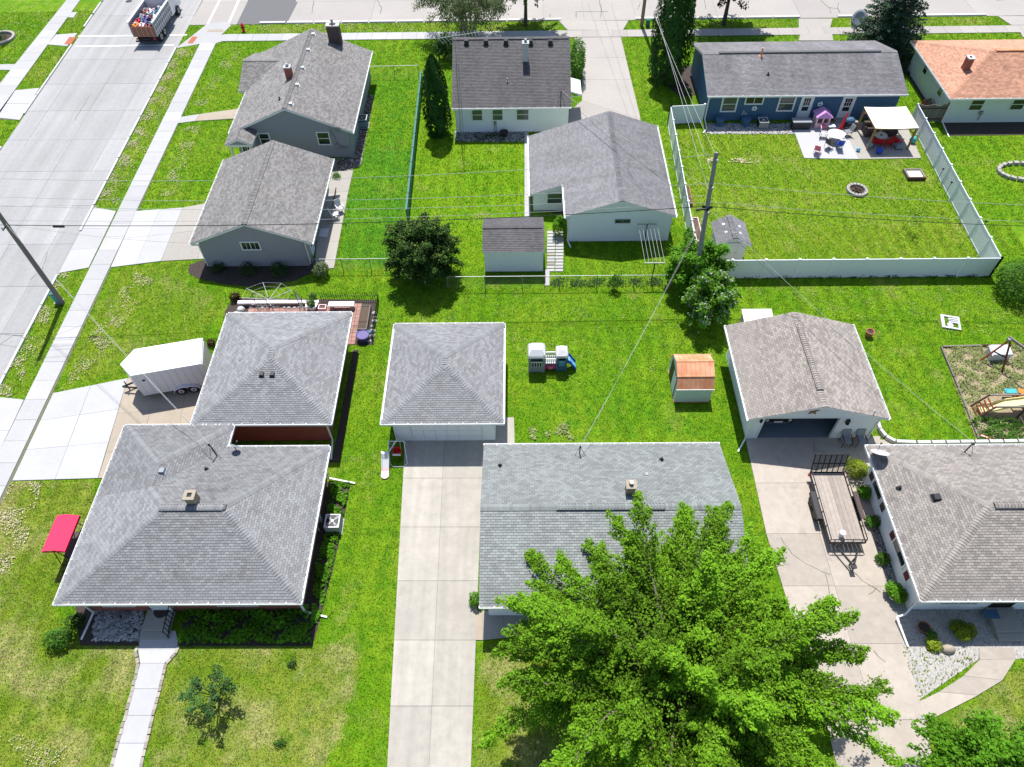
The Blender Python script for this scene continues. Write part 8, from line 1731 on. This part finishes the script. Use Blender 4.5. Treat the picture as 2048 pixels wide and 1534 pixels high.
for k in range(5): u = k / 4; MB().bar((g0.x + .05, g0.y + .05, .15) if k == 0 else (g0.x + .05 + u * .55, g0.y + .02 + u * .12, .1 + u * .9), (g0.x + .05 + u * .55, g0.y + .9, .1 + u * .9), .07, .07).build('ladder_rung', MT['wood_red'], t)
for yy in (0.05, 1.0): MB().bar((g0.x, g0.y + yy, 0), (g0.x + .65, g0.y + yy, 1.25), .09, .09).build('ladder_rail', MT['wood_dk'], t); MB().bar((g0.x + .6, g0.y + yy, 1.22), (gx + 5.2, g0.y + yy, 1.22), .09, .1).build('rail', MT['wood_gr'], t)
for xx in (gx + 2.5, gx + 3.8, gx + 5.1): 
    for yy in (0.0, 1.05): MB().bar((xx, g0.y + yy, 0), (xx, g0.y + yy, 1.3), .09, .09).build('post', MT['wood_dk'], t)
for k in range(9): MB().box(gx + 2.5 + k * .3, gx + 2.78 + k * .3, g0.y, g0.y + 1.05, .82, .86).build('deck_board', MT['wood'], t)
mb = MB(); pr = [(gx + 2.7, 1.05), (gx + 1.7, .85), (gx + .8, .42), (gx + .25, .25)]
for (xa, za), (xb, zb) in zip(pr[:-1], pr[1:]):
    mb.slab([(xa, g0.y + .25, za), (xa, g0.y + .8, za), (xb, g0.y + .8, zb), (xb, g0.y + .25, zb)], (0, 0, .05))
    for yy in (.22, .8): mb.hex8([(xa, g0.y + yy, za), (xa, g0.y + yy + .04, za), (xb, g0.y + yy + .04, zb), (xb, g0.y + yy, zb), (xa, g0.y + yy, za + .2), (xa, g0.y + yy + .04, za + .2), (xb, g0.y + yy + .04, zb + .2), (xb, g0.y + yy, zb + .2)])
mb.build('slide', MT['yellow_pl'], t); p = at(2040, 795); boxy('toy_car', 'orange brown plastic ride on toy by the play set', 'toy', [('body', 'orange_pl', lambda m: m.hex8([(p.x + a, p.y + b, z) for z, s in ((.1, .5), (.55, .35)) for a, b in ((-s, -.3), (s, -.3), (s, .3), (-s, .3))])), ('wheel', 'tire', lambda m: m.tube(p + Vector((-.35, -.32, .12)), p + Vector((-.35, .32, .12)), .13, 10).tube(p + Vector((.35, -.32, .12)), p + Vector((.35, .32, .12)), .13, 10))], tuple(p))
a_ = at(1958, 876); t = thing('sled', 'small red and white plastic sled leaning at the plot corner', 'sled', tuple(a_)); MB().slab([a_ + Vector((-.1, .1, .05)), a_ + Vector((.15, .25, .1)), a_ + Vector((.8, -.2, .1)), a_ + Vector((.6, -.35, .05))], (0, 0, .05)).build('hull', MT['red_pl'], t); MB().slab([a_ + Vector((.05, .1, .13)), a_ + Vector((.12, .15, .14)), a_ + Vector((.68, -.2, .14)), a_ + Vector((.6, -.25, .13))], (0, 0, .03)).build('stripe', MT['pinkw_pl'], t)
for lab, px in (('left sling chair by the open garage', 1688), ('right sling chair by the open garage', 1716)): chair(lab, at(px, 889), 0, 'grey_pl', 'dkmetal', 'sling chairs by the open garage')
p = at(1702, 888); boxy('side_table', 'small round brown table between the two sling chairs', 'table', [('tabletop', 'wood', lambda m: m.lathe(p + Vector((0, 0, .5)), [(.17, 0), (.17, .03)], 14)), ('leg', 'wood_dk', lambda m: [m.tube(p + Vector((cos(a) * .15, sin(a) * .15, .05)), p + Vector((0, 0, .5)), .018, 6) for a in (.5, 2.6, 4.7)])], tuple(p))
# ---- front of the right hand house
p = at(1846, 1257); boxy('half_barrel', 'half buried round planter in the shaded gravel', 'planter', [('tub', 'terracotta', lambda m: m.lathe(p, [(.28, 0), (.34, .2), (.3, .2), (.28, .14)], 18)), ('soil', 'soil_dark', lambda m: m.lathe(p, [(.29, .12), (.28, .15)], 14))], tuple(p))
p = at(1894, 1300); t = MB().ball((p.x, p.y, .12), .38, .24, .26, 12, 7).build('boulder', MT['tan_conc'], smooth=True); tag(t, 'reddish boulder on the pale gravel bed', 'boulder')
p = at(1975, 1232); t = MB().box(p.x - .4, p.x + .35, p.y - .28, p.y + .2, .402, .425).build('door_mat', MT['blue_siding']); tag(t, 'blue doormat on the right hand stoop', 'doormat'); p = at(322, 1225, .37); t = MB().prism([(p.x + cos(a) * .42, p.y + .12 - abs(sin(a)) * .42) for a in [pi * k / 10 for k in range(11)]], .362, .385).build('door_mat', MT['soil_dark']); tag(t, 'half round dark doormat on the brick house stoop', 'doormat')
# ---- slatted white bench below the maple
p = at(1136, 1264); t = thing('garden_bench', 'white slatted bench half hidden by the maple', 'bench', tuple(p))
for k in range(6): MB().box(p.x - .55 + k * .2, p.x - .47 + k * .2, p.y + .2, p.y + .24, .45, .95).build('back_slat', MT['white'], t)
MB().box(p.x - .6, p.x + .6, p.y + .18, p.y + .26, .95, 1.03).build('top_rail', MT['white'], t); MB().box(p.x - .6, p.x + .6, p.y - .25, p.y + .2, .41, .45).build('seat', MT['white'], t)
for sx in (-.55, .5): MB().box(p.x + sx, p.x + sx + .06, p.y - .22, p.y + .2, 0, .41).build('leg', MT['white'], t)
# timber and pipes left in the bed by the brick house stoop
t = thing('old_timber', 'weathered poles and rails leaning in the bed left of the stoop', 'timber', tuple(at(230, 1230)))
for a, b in (((200, 1212), (212, 1235)), ((198, 1212), (262, 1228)), ((218, 1228), (258, 1231)), ((205, 1262), (265, 1232))): MB().bar(at(*a) + Vector((0, 0, .12)), at(*b) + Vector((0, 0, .2)), .06, .05).build('pole', MT['wood_gr'], t)
# patio swing frame and things beside the grey garage
p = at(682, 425); t = chair('white metal garden chair on the side patio', p, .6, 'pale_pl', 'wht_pl'); p = at(672, 437); chair('second white garden chair tipped towards the fence', p, 2.0, 'pale_pl', 'wht_pl'); p = at(648, 467); t = MB().box(p.x - .35, p.x + .35, p.y - .5, p.y + .5, .06, .1).build('folded_mat', MT['pale_pl'], None); tag(t, 'pale folded mat lying in the shade of the grey garage', 'mat')
